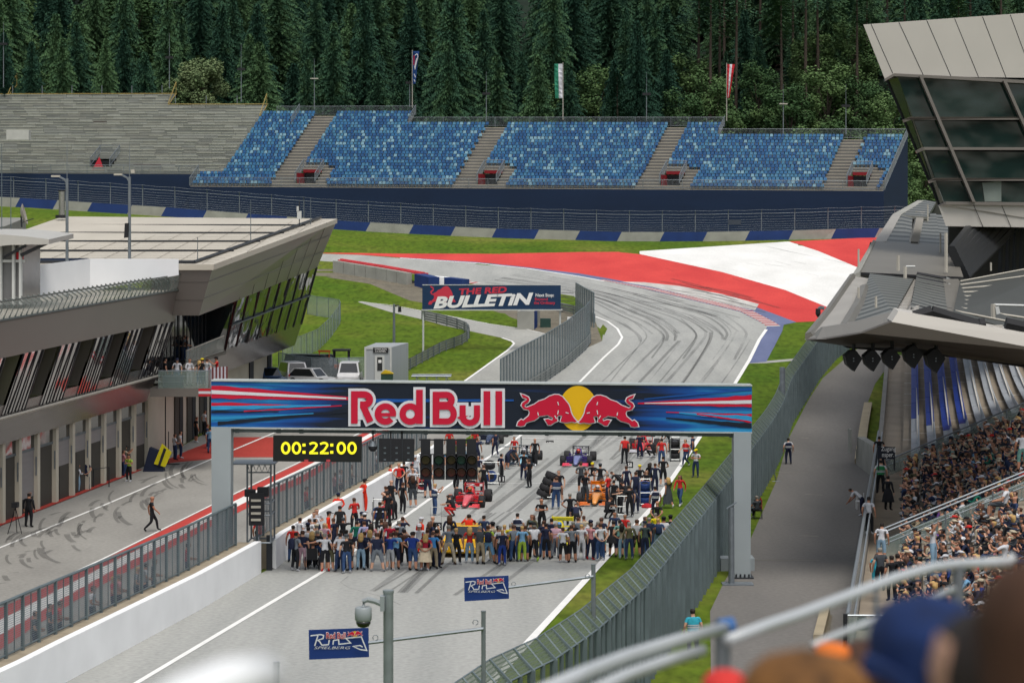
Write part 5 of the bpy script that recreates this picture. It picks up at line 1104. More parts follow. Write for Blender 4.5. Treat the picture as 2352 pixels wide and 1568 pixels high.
fc = Face(YG, .02); GR = [mat('print_red', '#d0103a', .45, .02), mat('print_white', '#e6e8ee', .45, .02), mat('print_yellow', '#f2bf12', .45, .03), mat('print_cyan', '#2f9fd8', .5, .1), mat('print_blue', '#1058ac', .5, .1), mat('print_dark', '#0f1b2e', .5, .05)]
q = MB()
def taper(p0, p1, top0, bot0, top1, bot1, mi, d, jag=0):
    n = 14; up, lo = [], []
    rj = random.Random(int(top0*7+mi))
    for i in range(n+1):
        s_ = i/n; u = lerp(p0, p1, s_); k = jag*(1-s_)
        up.append((u, lerp(top0, top1, s_)+rj.uniform(-k, k))); lo.append((u, lerp(bot0, bot1, s_)+rj.uniform(-k, k)))
    poly2(q, fc, up+lo[::-1], d, mi)
taper(485.5, 800, 884, 915, 911, 918.5, 0, .001, 1.6); taper(485.5, 795, 895.5, 904, 913, 916.5, 1, .012, .5)
taper(485.5, 700, 923, 932, 931, 933, 0, .001, 1.5); taper(485.5, 760, 932, 942, 929, 932, 3, .004, 2); taper(560, 785, 943, 946, 930, 932.5, 0, .008, 1.2)
taper(485.5, 640, 943, 948, 944, 946, 5, .003, 1); taper(500, 800, 968, 976, 942, 947, 5, .003, 1); taper(485.5, 720, 960, 964, 948, 950, 3, .003, .8); taper(485.5, 700, 876, 881, 889, 890, 4, .002, .8)
taper(1726.5, 1465, 907, 935, 924.5, 927.5, 0, .001, 1.6); taper(1726.5, 1480, 918.5, 927, 925, 926.6, 1, .012, .4)
taper(1726.5, 1530, 951, 956, 945, 947, 0, .001, 1.5); taper(1726.5, 1560, 955, 968, 946, 949, 3, .004, 2); taper(1726.5, 1600, 967, 971, 949, 952, 0, .008, 1.2); taper(1726.5, 1530, 972, 984, 958, 961, 5, .003, 1.2); taper(1726.5, 1480, 890, 896, 915, 917, 4, .002, 1)
taper(810, 1180, 915, 925, 917, 921, 4, .001, 1)
K_ = .31006; cv = lambda p: (476.6+p[0]*K_, 861.3+p[1]*K_); cc_ = lambda L_: [cv(p) for p in L_]
LET = [([(1088, 118), (1088, 358)], 50), ([(1110, 143)]+arc(1160, 181, 42, 38, 90, -90)+[(1130, 219)], 50), ([(1152, 226), (1206, 345)], 50),
       (arc(1318, 287, 57, 57, -2, 320, 22), 46), ([(1270, 292), (1396, 292)], 26), (arc(1502, 287, 57, 57, 0, 360, 22), 46), ([(1570, 108), (1570, 360)], 50),
       ([(1693, 122), (1693, 365)], 50), ([(1712, 146)]+arc(1772, 183, 36, 37, 90, -90)+[(1715, 220)], 48), ([(1712, 232)]+arc(1776, 287, 48, 55, 90, -90, 12)+[(1715, 342)], 46),
       ([(1890, 222), (1890, 305)]+arc(1943, 305, 53, 48, 180, 360)+[(1996, 222)], 46), ([(2070, 118), (2070, 370)], 50), ([(2158, 118), (2158, 370)], 50)]
for pts, tt in LET:
    stroke(q, fc, cc_(pts), (tt+40)*K_, .015, 1, ext=20*K_)
fc.k = 0
for (u0, v0, u1, v1) in ((1098, 150, 1150, 330), (1700, 150, 1780, 340), (1900, 230, 1985, 300), (2080, 130, 2150, 360), (1470, 250, 1560, 320)):
    poly2(q, fc, cc_([(u0, v0), (u1, v0), (u1, v1), (u0, v1)]), .0445, 1)
fc.k = 0
for pts, tt in LET:
    stroke(q, fc, cc_(pts), tt*K_, .065, 0)
q.build('lettering', GR, gt)
q = MB(); fc.k = 0; poly2(q, fc, arc(1327.8, 937.8, 43.8, 52, 0, 354, 58), .02, 2)
fc.k = 0; K2 = .26858; u0_, v0_ = 1119.7+253*K2, 861.3+158*K2
for fl2, x0 in ((False, u0_), (True, 1119.7+778*K2)):
    pp_ = bull(q, fc, x0, v0_+(0 if not fl2 else 1.8), K2, K2, .05, 0, 1, 2.2, fl2)
    eye = [((430, 318), (436, 345)), ((600, 228), (608, 255)), ((668, 318), (694, 326)), ((575, 345), (590, 372)), ((606, 300), (600, 335))]
    for a, b_ in eye:
        pa_, pb_ = [((p[0]-253)*K2 if not fl2 else (765-p[0])*K2, (p[1]-158)*K2) for p in (a, b_)]; stroke(q, fc, [(x0+pa_[0], v0_+pa_[1]), (x0+pb_[0], v0_+pb_[1])], 2, .1, 1)
q.build('emblem', GR, gt)
COLM = mat('column_grey', '#a3acb0', .55, .06, .5); COLS = mat('column_side', '#8a9294', .55, .06)
for (ua, ub, vt) in ((486, 531, 980), (1685, 1725, 992)):
    a, b_ = P(ua, vt, YG), P(ub, vt, YG); z0 = 0; q = MB(); q.hexa([(a.x+.03, YG-.1, z0), (b_.x-.03, YG-.1, z0), (b_.x-.03, YG+.9, z0), (a.x+.03, YG+.9, z0), (a.x, YG-.1, a.z), (b_.x, YG-.1, a.z), (b_.x, YG+.9, a.z), (a.x, YG+.9, a.z)])
    co = q.build('column', COLM, gt)
    if ua > 1000:
        q = MB(); q.box(a.x-.05, b_.x+.1, YG-.22, YG+1, 0, .06)
        for k in range(4): x = lerp(a.x+.1, b_.x-.1, k/3); q.cyl((x, YG-.16, .05), (x, YG-.16, .2), .035, n=6)
        q.build('base_plate', DKST, co)
        q = MB(); q.box(b_.x-.1, b_.x+.38, YG+2.2, YG+3.4, 0, .55); q.box(b_.x-.2, b_.x+.1, YG+2.4, YG+3, .55, .8); q.box(a.x-.35, a.x+.05, YG+2.2, YG+3.2, 0, .55); tag(q.build('ballast_box', COLM), 'grey ballast boxes on the road behind the right gantry leg', 'box')
q = MB(); q.prism([P(531, 986, YG+.4), P(1690, 996, YG+.4), P(1690, 1002.5, YG+.4), P(531, 992, YG+.4)], (0, .25, 0)); q.build('hanging_rail', GALD, gt)
for u in [545, 640, 692, 858, 978, 1075, 1173, 1256, 1342, 1424, 1500, 1585, 1680]:
    q = MB(); v = 982+(u-485)*.0093; a = P(u, v, YG+.42); q.box(a.x-.09, a.x+.09, YG+.42, YG+.6, P(0, v+13, YG).z, P(0, v-2, YG).z); q.build('hanger', GALD, gt)
# clock
ck = thing('countdown_clock', 'black led clock reading 00:22:00 in yellow digits under the banner', 'clock', P(729, 1060, YG)); q = MB(); q.prism([P(627.5, 1000, YG), P(831, 1002, YG), P(830, 1061, YG), P(627, 1059, YG)], (0, .25, 0)); q.build('casing', mat('clock_black', '#171a18', .5, .06), ck)
fc = Face(YG, .01); q = MB(); yl = mat('led_yellow', (.9, .82, .02), .5, 0, emit=.35)
def digit(ch, x, y, w_, h):
    if ch == '0': stroke(q, fc, arc(x+w_/2, y+h/2, w_/2-2.6, h/2-2.2, 0, 348, 29), 5.4, .002, 0, close=True)
    elif ch == '2': stroke(q, fc, [(x+1.5, y+5)]+arc(x+w_/2-.5, y+7.2, w_/2-3, 5.2, 130, -25, 9)+[(x+w_/2, y+h-9), (x+2.5, y+h-3.2)], 4.9, .002); stroke(q, fc, [(x+1, y+h-2.3), (x+w_-.5, y+h-2.3)], 4.6, .004)
    else:
        for yy in (y+7, y+h-4.5): stroke(q, fc, [(x, yy), (x+7, yy)], 6.5, .002)
x = 645.5
for ch in '00:22:00':
    digit(ch, x, 1014.5, 21.5, 28); x += 24.6 if ch != ':' else 14.6
    if ch == ':': x -= .0
q.build('digits', yl, ck)
q = MB()
for u in (699, 749.5): q.prism([P(u, 1055, YG-.03), P(u+9, 1055, YG-.03), P(u+9, 1060, YG-.03), P(u, 1060, YG-.03)], (0, .02, 0))
q.build('red_tabs', mat('tab_red', '#c44a50', .6), ck)
q = MB(); q.cyl(P(856.5, 988, YG+.3), P(856.5, 1013, YG+.3), .035, n=5); c = P(856.5, 1024, YG+.3); q.cyl(c, c+V((0, 0, .22)), .2, .12, 12, 1); q.cyl(c-V((0, 0, .12)), c, .19, .2, 12, 0); q.cyl(c-V((0, 0, .22)), c-V((0, 0, .12)), .1, .19, 12, 0)
tag(q.build('dome_camera', [BLK, GALV]), 'grey and black dome camera hanging between the clock and the black panels', 'camera')
q = MB(); q.prism([P(870.5, 1007, YG), P(952, 1008, YG), P(951, 1060, YG), P(870, 1060, YG)], (0, .2, 0), 0)
q.prism([P(896, 990, YG+.3), P(899, 990, YG+.3), P(899, 1010, YG+.3), P(896, 1010, YG+.3)], (0, .05, 0)); q.prism([P(921, 990, YG+.3), P(925, 990, YG+.3), P(925, 1010, YG+.3), P(921, 1010, YG+.3)], (0, .05, 0))
lp = tag(q.build('matrix_board', BLK), 'black square board of three bolted columns hanging left of the traffic lights', 'board')
q = MB()
for u in (884, 911, 938):
    for v in (1028, 1040, 1055): p = P(u, v, YG-.01); q.box(p.x-.05, p.x+.05, YG-.02, YG-.01, p.z-.03, p.z+.03)
q.prism([P(896.5, 1008, YG-.02), P(898.5, 1008, YG-.02), P(898.5, 1060, YG-.02), P(896.5, 1060, YG-.02)], (0, .015, 0), 1); q.prism([P(923, 1008, YG-.02), P(925, 1008, YG-.02), P(925, 1060, YG-.02), P(923, 1060, YG-.02)], (0, .015, 0), 1); q.build('bolt_rows', [GALD, DKST], lp)
LG_ = [mat('lens_red', (.06, .008, .012), .15, .1, spec=.8), mat('lens_green', (.008, .035, .032), .15, .1, spec=.8), mat('lens_amber', (.04, .024, .014), .15, .1, spec=.8)]
q = MB(); q.prism([P(962, 1008, YG+.26), P(1087, 1010, YG+.26), P(1087, 1012, YG+.26), P(962, 1011, YG+.26)], (0, .1, 0)); q.prism([P(962, 1042, YG+.26), P(1087, 1043, YG+.26), P(1087, 1045, YG+.26), P(962, 1044, YG+.26)], (0, .1, 0)); tag(q.build('light_bracket', BLK), 'dark cross bar carrying the five traffic light columns', 'bracket')
nm5 = ('leftmost', 'second', 'middle', 'fourth', 'rightmost')
for i, u in enumerate((978, 1008, 1036.5, 1062.5, 1086.5)):
    if i: u -= 3*(i > 2)
    w_ = 13.2; tl = thing('traffic_light', '%s column of the start lights, dark %s lens above a red lens' % (nm5[i], ('amber', 'green')[i % 2]), 'traffic light', P(u, 1101, YG), 'five start light columns hanging under the banner')
    q = MB(); q.prism([P(u-w_, 1043, YG), P(u+w_, 1043, YG), P(u+w_, 1101, YG), P(u-w_, 1101, YG)], (0, .25, 0)); q.prism([P(u-w_+1.5, 1008, YG+.05), P(u+w_-3, 1008, YG+.05), P(u+w_-3, 1043, YG+.05), P(u-w_+1.5, 1043, YG+.05)], (0, .18, 0)); q.build('housing', BLK, tl)
    for v, mi in ((1056, (2, 1)[i % 2]), (1084, 0)):
        q = MB(); c = P(u, v, YG-.02); q.cyl(c+V((0, .02, 0)), c+V((0, -.03, 0)), .21, .17, 16); ln = q.build('lens', LG_[mi], tl)
        q = MB(); n = 12
        for k in range(n):
            a0, a1 = R(lerp(-20, 200, k/n)), R(lerp(-20, 200, (k+1)/n)); f_ = lambda a, r_, d: c+V((math.cos(a)*r_, -d, math.sin(a)*r_))
            q.add([f_(a0, .23, 0), f_(a1, .23, 0), f_(a1, .22, .22), f_(a0, .22, .22), f_(a0, .24, 0), f_(a1, .24, 0), f_(a1, .23, .22), f_(a0, .23, .22)], [(0, 1, 2, 3), (4, 7, 6, 5), (3, 2, 6, 7)])
        q.build('visor', BLK, ln)
# ================= MAGAZINE BOARD ABOVE THE PIT ENTRY =========================================
YB = 212; bb_ = thing('advertising_board', 'dark blue board reading the red bulletin on two tall white posts', 'board', ground(972, 826)); q = MB(); q.prism([P(970, 655, YB), P(1288, 655, YB), P(1288, 711, YB), P(970, 711, YB)], (0, .3, 0)); q.build('panel', mat('board_navy', '#17385c', .5, .04), bb_)
q = MB(); q.prism([P(968, 710.5, YB-.1), P(1292, 710.5, YB-.1), P(1292, 713, YB-.1), P(968, 713, YB-.1)], (0, .6, 0)); q.prism([P(970, 653.5, YB-.02), P(1288, 653.5, YB-.02), P(1288, 655, YB-.02), P(970, 655, YB-.02)], (0, .35, 0)); q.build('frame', WHST, bb_)
for u, v in ((972, 826), (1286.5, 775)): z = zg(P(u, 0, YB).x, YB); q = MB(); q.cyl((P(u, 0, YB+.2).x, YB+.2, z-.2), P(u, 712, YB+.2), .09, n=8); q.build('post', WHST, bb_)
# anchor helpers in photo px for text
def ptext(s, u0, v0, u1, v1, Y, m, par, off=.03, shear=0, ol=0, name='lettering', slope=0):
    k = F/Y; c = P(u0, v1, Y-off); return text(s, c, (v1-v0)/k, (u1-u0)/k, m, name, par, shear=shear, off=ol, depth=0, up=(0, 0, 1), xdir=(1, 0, slope))
BR = mat('board_red', '#d83a50', .5, .02)
tx = lambda a, b_: (918.7+a*.29297, 516.8+b_*.29297)
ptext('THE RED', *tx(462, 498), *tx(838, 547), YB, BR, bb_, ol=.035, shear=.12, slope=.045); ptext('BULLETiN', *tx(262, 562), *tx(1046, 657), YB, TW, bb_, ol=.045, shear=.25, slope=.042)
ptext('Next Stop:', *tx(1063, 536), *tx(1207, 570), YB, TW, bb_, ol=.02); ptext('Beyond', *tx(1058, 570), *tx(1158, 596), YB, BR, bb_, ol=.02); ptext('the Ordinary', *tx(1050, 597), *tx(1217, 628), YB, BR, bb_, ol=.02)
fc = Face(YB, .004); q = MB(); a = tx(222, 474); bull(q, fc, a[0], a[1], .1235, .158, -.026, 0, None, 0); q.build('emblem', [BR, TW], bb_)
# ================= RING SIGNS ON ARMS AND THE CAMERA POLE =====================================
SGB = mat('sign_blue', '#1a3a80', .5, .05, .8)
def ring_sign(u0, v0, u1, v1, Y, pu, pv, pb, label, plabel):
    s_ = F/Y; t = thing('circuit_sign', label, 'sign', P(pu, pb, Y)); W_, Hh = u1-u0, v1-v0
    q = MB(); tl = .05; q.prism([P(u0, v0+3, Y), P(u1, v0-2, Y), P(u1+1, v1-4, Y), P(u0+1, v1+2, Y)], (0, .03, 0)); q.build('panel', SGB, t)
    X = lambda x: u0+x*W_; Z = lambda x, y: v0+3+(-5*x)+y*(Hh-3)
    ptext('Red Bull', X(.29), Z(.4, .1), X(.62), Z(.4, .34), Y, mat('sign_outline', (.7, .7, .72), .5, 0), t, .02, ol=.055); ptext('Red Bull', X(.295), Z(.4, .12), X(.615), Z(.4, .33), Y, TY, t, .03, ol=.01)
    fc = Face(Y, .02); q = MB(); poly2(q, fc, arc(X(.77), Z(.77, .2), W_*.045, W_*.052, 0, 345, 23), 0, 2); bw = W_*.13/512*1.0
    bull(q, fc, X(.645), Z(.65, .1), bw, bw*1.1, .004, 0, 1, .5); bull(q, fc, X(.77), Z(.9, .1), bw, bw*1.1, .004, 0, 1, .5, True); q.build('emblem', GR, t)
    q = MB(); lw = W_*.02; pt = lambda L_: [(X(a), Z(a, b_)) for a, b_ in L_]
    stroke(q, fc, pt([(.03, .2), (.2, .17), (.25, .2), (.24, .31), (.145, .37), (.18, .4), (.22, .54), (.33, .53), (.345, .37)]), lw, 0, 1); stroke(q, fc, pt([(.155, .2), (.1, .56)]), lw, 0, 1)
    stroke(q, fc, pt([(.405, .54), (.415, .39), (.5, .37), (.505, .53), (.7, .5), (.62, .33), (.88, .3), (.97, .78), (.86, .74), (.74, .62), (.86, .6), (.9, .66)]), lw, 0, 1)
    q.build('script', GR, t); ptext('SPIELBERG', X(.09), Z(.4, .6), X(.7), Z(.4, .69), Y, TW, t, .02, shear=.3, ol=-.01)
    q = MB(); q.tube([P(u1, (v0+v1)/2-2, Y+.02), P(pu, pv+(14 if pu > 1300 else 26)+12, Y+.05)], .045 if Y > 60 else .04, 6); q.build('arm', GALV, t)
    q = MB()
    for k in (.06, .93): a = P(lerp(u1, pu, k), lerp((v0+v1)/2-2, pv+30, k)-1, Y); q.tube([a+V((.06*math.cos(x), 0, .08+.06*math.sin(x))) for x in [i*.9-1.5 for i in range(7)]], .01, 4)
    q.build('eye_bolt', GALV, t)
    q = MB(); a = P(pu, pv, Y+.1); q.cyl((a.x, a.y, 0), a, 5.2/s_, n=8); q.cyl(a, a+V((0, 0, .03)), 5.8/s_, n=8); q.build('post', GALV, t)
ring_sign(1066, 1323, 1168, 1378, 70, 1363, 1297, 1447, 'blue circuit sign with white track outline on an arm, nearer the waiting crowd', '')
ring_sign(709, 1443, 846.5, 1512, 52, 1110.5, 1405, 1640, 'blue circuit sign with white track outline on an arm, beside the camera pole', '')
q = MB(); a = P(635, 1518, 40); q.cyl((a.x, a.y, 0), a, .055, n=8); tag(q.build('steel_post', GALV), 'bare steel post at the bottom edge left of the camera pole', 'post')
cp = thing('camera_pole', 'thick galvanised pole carrying a grey dome camera, bottom centre', 'pole', (P(892, 1700, 39).x, 39, 0)); q = MB(); a = P(892, 1356, 39); q.cyl((a.x, a.y, 0), a, .083, n=14); q.cyl(a-V((0, 0, .03)), a+V((0, 0, .01)), .092, n=14); q.build('pole', mat('zinc_patina', '#8f989c', .5, .2, 3, metal=.4), cp)
q = MB(); q.tube([P(880, 1388, 38.9), P(862, 1380, 38.9), P(845, 1376, 38.9), P(835, 1380, 38.9), P(835, 1392, 38.9)], .045, 8); q.box(P(874, 0, 39).x, P(884, 0, 39).x, 38.85, 39.05, P(0, 1400, 39).z, P(0, 1366, 39).z); q.build('bracket', mat('camera_grey', '#9aa2a6', .4, .06), cp)
c = P(834.5, 1408, 38.9); cmr = MB(); rg_ = [(.115, .105), (.135, .09), (.14, -.02), (.135, -.1), (.115, -.13)]
cmr.loft([[c+V((r_*math.cos(2*math.pi*i/18), r_*math.sin(2*math.pi*i/18), z)) for i in range(18)] for r_, z in rg_[::-1]]); hd = cmr.build('camera_body', mat('camera_grey', '#9aa2a6'), cp, True)
cmr = MB(); cmr.loft([[c+V((r_*math.cos(2*math.pi*i/18), r_*math.sin(2*math.pi*i/18), z)) for i in range(18)] for r_, z in ((.03, -.23), (.09, -.21), (.118, -.16), (.12, -.12))]); cmr.build('camera_dome', mat('dome_black', (.01, .01, .012), .08, 0, spec=.8), cp, True)
# slim post with angled cap beside the right gantry leg
q = MB(); a = P(1680, 1165, 101); q.cyl((P(1680, 0, 101).x, 101, 0), a, .13, .12, 12); q.prism([a+V((-.2, -.1, -.06)), a+V((.22, -.1, .2)), a+V((.22, .1, .2)), a+V((-.2, .1, -.06))], (0, 0, .04)); q.box(a.x-.4, a.x+.9, 100.6, 101.4, 0, .06); tag(q.build('steel_mast', GALV), 'grey tubular mast with a slanted cap in front of the right gantry leg', 'mast')
q = MB(); a = P(1797, 843, 163); q.cyl((a.x, a.y, 0), a, .2, .19, 12); tag(q.build('steel_column', GALV), 'thick pale steel column standing in the right fence above the banner', 'column')
# ================= FENCES AND BARRIERS ========================================================
def path_at(pts, step):
    out = [pts[0].copy()]; acc = 0
    for a, b_ in zip(pts, pts[1:]):
        L = (b_-a).length; d = step-acc
        while d <= L: out.append(lerp(a, b_, d/L)); d += step
        acc = (acc+L) % step if L else acc
        acc = L-(d-step)
    return out
def gz(p): return V((p[0], p[1], zg(p[0], p[1])))
MESHG = mesh_mat('fence_mesh_fine', '#5a6868', (.06, .06), (.26, .26), 'YZ', .1); MOSS = mesh_mat('overhang_mesh', '#6a7864', (.08, .08), (.34, .34), 'YZ', .62)
FPL = mat('fence_plate', '#758388', .55, .15, 1.2, metal=.3)
tf = thing('track_fence', 'tall steel post fence with overhanging top between the track and the service road', 'fence', (8, 100, 0))
fp = [V(p) for p in ((-3.9, 48), (-1.8, 54.5), (-.05, 61.4), (1.09, 64.3), (2.43, 69.2), (4.35, 77.8), (8.65, 102.8), (20.1, 172), (25, 195), (28, 207), (31.5, 218))]
fpts = path_at([V((p.x, p.y)) for p in fp], 1.72); prev = None; q2 = MB(); q3 = MB(); q4 = MB(); HP = 3.3
for i, p in enumerate(fpts):
    a = gz(p); nx = fpts[min(i+1, len(fpts)-1)]; pv_ = fpts[max(i-1, 0)]; d = (nx-pv_).normalized(); s_ = V((-d.y, d.x, 0)); d3 = V((d.x, d.y, 0))
    q = MB(); q.obox(a, d3*.05, s_*.1, (0, 0, HP)); tip_ = a+s_*.5+V((0, 0, HP+.55)); b0 = a+V((0, 0, HP))
    q.hexa([b0-s_*.1-d3*.04, b0-s_*.1+d3*.04, b0+s_*.08+d3*.04, b0+s_*.08-d3*.04, tip_-s_*.03-d3*.04, tip_-s_*.03+d3*.04, tip_+s_*.03+d3*.04, tip_+s_*.03-d3*.04]); q.build('post', FPL, tf)
    mid = gz(p)  # intermediate strips make the dense look
    if prev is not None:
        pa_, pb0, ptip = prev; q2.quad(pa_+s_*.02, a+s_*.02, b0+s_*.02, pb0+s_*.02); q3.quad(pb0, b0, tip_, ptip); q4.tube([ptip, tip_], .022, 4); q4.tube([pb0, b0], .03, 4)
        m_ = lerp(pa_, a, .5); q4.obox(m_, d3*.03, s_*.06, (0, 0, HP)); q4.tube([m_+V((0, 0, HP)), lerp(ptip, tip_, .5)], .03, 4)
    prev = (a, b0, tip_)
q2.build('wire_mesh', MESHG, tf); q3.build('overhang_mesh', MOSS, tf); q4.build('rails', FPL, tf)
# pit wall with fence
WALW = mat('wall_white', (.84, .85, .86), .7, .06, .5); LEDG = mat('wall_ledge', '#a99d88', .8, .15, 1.5)
def pit_wall(nm, label, base, hwall, fh, step):
    t = thing(nm, label, 'wall', ground(*base[0])); pts = [ground(*p) for p in dense(base, 40)]; q = MB(); q1 = MB(); q2 = MB(); q3 = MB()
    for a, b_ in zip(pts, pts[1:]):
        d = (b_-a).normalized(); s_ = V((-d.y, d.x, 0)).normalized(); h = V((0, 0, hwall)); a0, b0 = a-V((0, 0, .1)), b_-V((0, 0, .1))
        q.hexa([a0, b0, b0+s_*.3, a0+s_*.3, a+h, b_+h, b_+h+s_*.3, a+h+s_*.3])
        q1.hexa([a+s_*.3, b_+s_*.3, b_+s_*1.0, a+s_*1.0]+[p+V((0, 0, hwall-.06)) for p in (a+s_*.3, b_+s_*.3, b_+s_*1.0, a+s_*1.0)])
    w_ = q.build('wall_face', WALW, t); q1.build('ledge', LEDG, t)
    f = thing('pit_wall_fence', 'grey mesh fence standing on the '+label[:60].split(' beside')[0].split(' under')[0], 'fence', pts[0]); pp = path_at([V((p.x, p.y)) for p in pts], step); prev = None
    for i, p in enumerate(pp):
        a = gz(p); nx = pp[min(i+1, len(pp)-1)]; pv_ = pp[max(i-1, 0)]; d = V(((nx-pv_).x, (nx-pv_).y, 0)).normalized(); s_ = V((-d.y, d.x, 0)); a = a+s_*.85+V((0, 0, hwall-.7)); tp = a+V((0, 0, fh+.7)); q_ = MB(); q_.obox(a, d*.045, s_*.05, (0, 0, fh+.7)); q_.build('post', FPL, f)
        if prev is not None: q2.quad(prev[0]+V((0, 0, .7)), a+V((0, 0, .7)), tp, prev[1]); q3.tube([prev[1], tp], .05, 5); q3.tube([prev[0]+V((0, 0, .75)), a+V((0, 0, .75))], .025, 4); m_ = lerp(prev[1], tp, .5); q3.cyl(m_-V((0, 0, fh)), m_, .022, n=4)
        prev = (a, tp)
    q2.build('wire_mesh', mesh_mat('pit_fence_mesh', '#6f7c86', (.07, .07), (.3, .3), 'YZ', .36), f); q3.build('rails', FPL, f); return t
pit_wall('pit_wall', 'long white pit wall beside the main straight, nearest the camera', [(-60, 1680), (60, 1618), (149, 1568), (300, 1487), (464, 1398), (600, 1316)], 1.4, 1.75, 1.55)
pit_wall('pit_wall', 'second stretch of white pit wall under the clock, beyond the gap', [(634, 1306), (657, 1286), (757, 1225), (857, 1164), (931, 1117), (1010, 1065)], 1.3, 2.0, 1.7)
# armco barriers
ARM = mat('armco_steel', '#9a9e98', .4, .14, 1.2, metal=.5)
def armco(label, base, rails=3, h=.95, hi=False, side=1):
    t = thing('crash_barrier', label, 'crash barrier', ground(*base[0])); pts = [ground(*p) for p in dense(base, 12)]
    for k in range(rails):
        q = MB(); z0 = .12+k*(h-.1)/rails; zh = (h-.1)/rails*.86
        for a, b_ in zip(pts, pts[1:]):
            d = (b_-a).normalized(); s_ = V((-d.y, d.x, 0)).normalized()*side
            prof = [(0, 0), (.06, .25), (0, .5), (.06, .75), (0, 1)]
            for (x0, y0), (x1, y1) in zip(prof, prof[1:]): q.quad(a+s_*x0+V((0, 0, z0+zh*y0)), b_+s_*x0+V((0, 0, z0+zh*y0)), b_+s_*x1+V((0, 0, z0+zh*y1)), a+s_*x1+V((0, 0, z0+zh*y1)))
        q.build('rail', ARM, t)
    for i, p in enumerate(path_at([V((p.x, p.y)) for p in pts], 2.0)):
        a = gz(p); q = MB(); q.box(a.x-.05, a.x+.05, a.y+.0, a.y+.1, a.z, a.z+h); q.build('post', GALD, t)
    return t
armco('curving steel crash barrier around the grass left of the pit entry road', [(880, 880), (892, 875), (940, 850), (1015, 809.5), (1060, 793), (1074, 784), (1079, 774), (1072, 764), (1050, 755), (1010, 744), (968, 735)], 4, 1.0)
armco('steel crash barrier along the foot of the fence between track and pit entry', [(1150, 945), (1200, 910), (1249.8, 880), (1299.6, 845), (1345, 804), (1356, 789), (1354, 780)], 4, 1.0, side=-1)
armco('short steel crash barrier behind the blue tyre stack at the corner', [(1366, 742), (1350, 734), (1330, 725), (1300, 718), (1280, 714)], 3, .9)
def meshfence(label, base, fh, step, z0=0, mesh=MESHG, pr=.05, m=FPL, over=0):
    t = thing('mesh_fence', label, 'fence', ground(*base[0])); pts = [ground(*p) for p in dense(base, 12)]; prev = None; q2 = MB(); q3 = MB()
    for p in path_at([V((p.x, p.y)) for p in pts], step):
        a = gz(p)+V((0, 0, z0)); tp = a+V((0, 0, fh)); q_ = MB(); q_.cyl(a-V((0, 0, z0)), tp, pr, n=5); q_.build('post', m, t)
        if prev: q2.quad(prev[0], a, tp, prev[1]); q3.tube([prev[1], tp], pr*.7, 4)
        prev = (a, tp)
    q2.build('wire_mesh', mesh, t); q3.build('top_rail', m, t); return t
DENS = mesh_mat('dense_mesh', '#8b9497', (.08, .08), (.4, .35), 'YZ', .45); LITE = mesh_mat('light_mesh', '#b4c0c6', (.1, .1), (.2, .2), 'XZ', .26)
meshfence('dense grey fence standing on the crash barrier between track and pit entry', [(1150, 943), (1200, 908), (1249.8, 878), (1299.6, 843), (1345, 802), (1356, 787)], 3.1, 1.1, .75, DENS, .06)
meshfence('grey fence end panels at the inside of the last corner', [(1323, 727), (1345, 741), (1367, 754)], 2.9, .9, .4, DENS, .06)
q = MB()
for k in range(6): a, b_ = P(1250, 668+k*7, 228), P(1320, 672+k*10, 228); q.tube([a, lerp(a, b_, .5)-V((0, 0, .12)), b_], .02, 4)
tag(q.build('cable_strands', DKST), 'loose steel cables strung between the board and the corner fence', 'cable')
meshfence('light wire fence curving over the grass mound beside the far building wing', [(649, 832), (690, 822), (730, 805), (760, 775), (783, 741), (779, 733), (760, 730), (730, 726), (700, 720)], 1.9, 1.6, 0, LITE, .035)
meshfence('low wire fence in front of the parked cars', [(640, 862), (700, 874), (760, 876), (860, 874), (900, 868), (925, 862)], 1.9, 2.2, 0, LITE, .04)
# concrete blocks and tyre walls at the corner
bw = [ground(u, v) for u, v in ((764, 625), (800, 631), (850, 639), (900, 648), (950, 657))]
rowp = path_at([V((p.x, p.y)) for p in bw], 1.55)
for i in range(min(13, len(rowp)-1)):
    a, b_ = gz(rowp[i]), gz(rowp[i+1]); d = (b_-a).normalized(); s_ = V((-d.y, d.x, 0)).normalized(); q = MB(); a2, b2 = a+d*.03, b_-d*.03
    q.hexa([a2, b2, b2+s_*.8, a2+s_*.8]+[p+V((0, 0, 1.25)) for p in (a2, b2, b2+s_*.8, a2+s_*.8)]); tag(q.build('concrete_block', CONC), 'grey concrete block of the row ahead of the corner tyre wall', 'concrete block', 'grey concrete blocks in a row at the corner')
q = MB(); tp = [V((p.x, p.y, p.z+1.2)) for p in bw]
for a, b_ in zip(tp, tp[1:]):
    d = (b_-a).normalized(); s_ = V((-d.y, d.x, 0)).normalized(); q.hexa([a+s_*.85, b_+s_*.85, b_+s_*2.2, a+s_*2.2]+[p+V((0, 0, .16)) for p in (a+s_*.85, b_+s_*.85, b_+s_*2.2, a+s_*2.2)], 0); q.hexa([a+s_*1.2+V((0, 0, .16)), b_+s_*1.2+V((0, 0, .16)), b_+s_*1.7+V((0, 0, .16)), a+s_*1.7+V((0, 0, .16))]+[p+V((0, 0, .26)) for p in (a+s_*1.2, b_+s_*1.2, b_+s_*1.7, a+s_*1.7)], 0)
tag(q.build('red_cushion', mat('cushion_red', '#d8434a', .5, .12, .6)), 'long bright red cushion strip lying behind the grey concrete blocks', 'cushion')
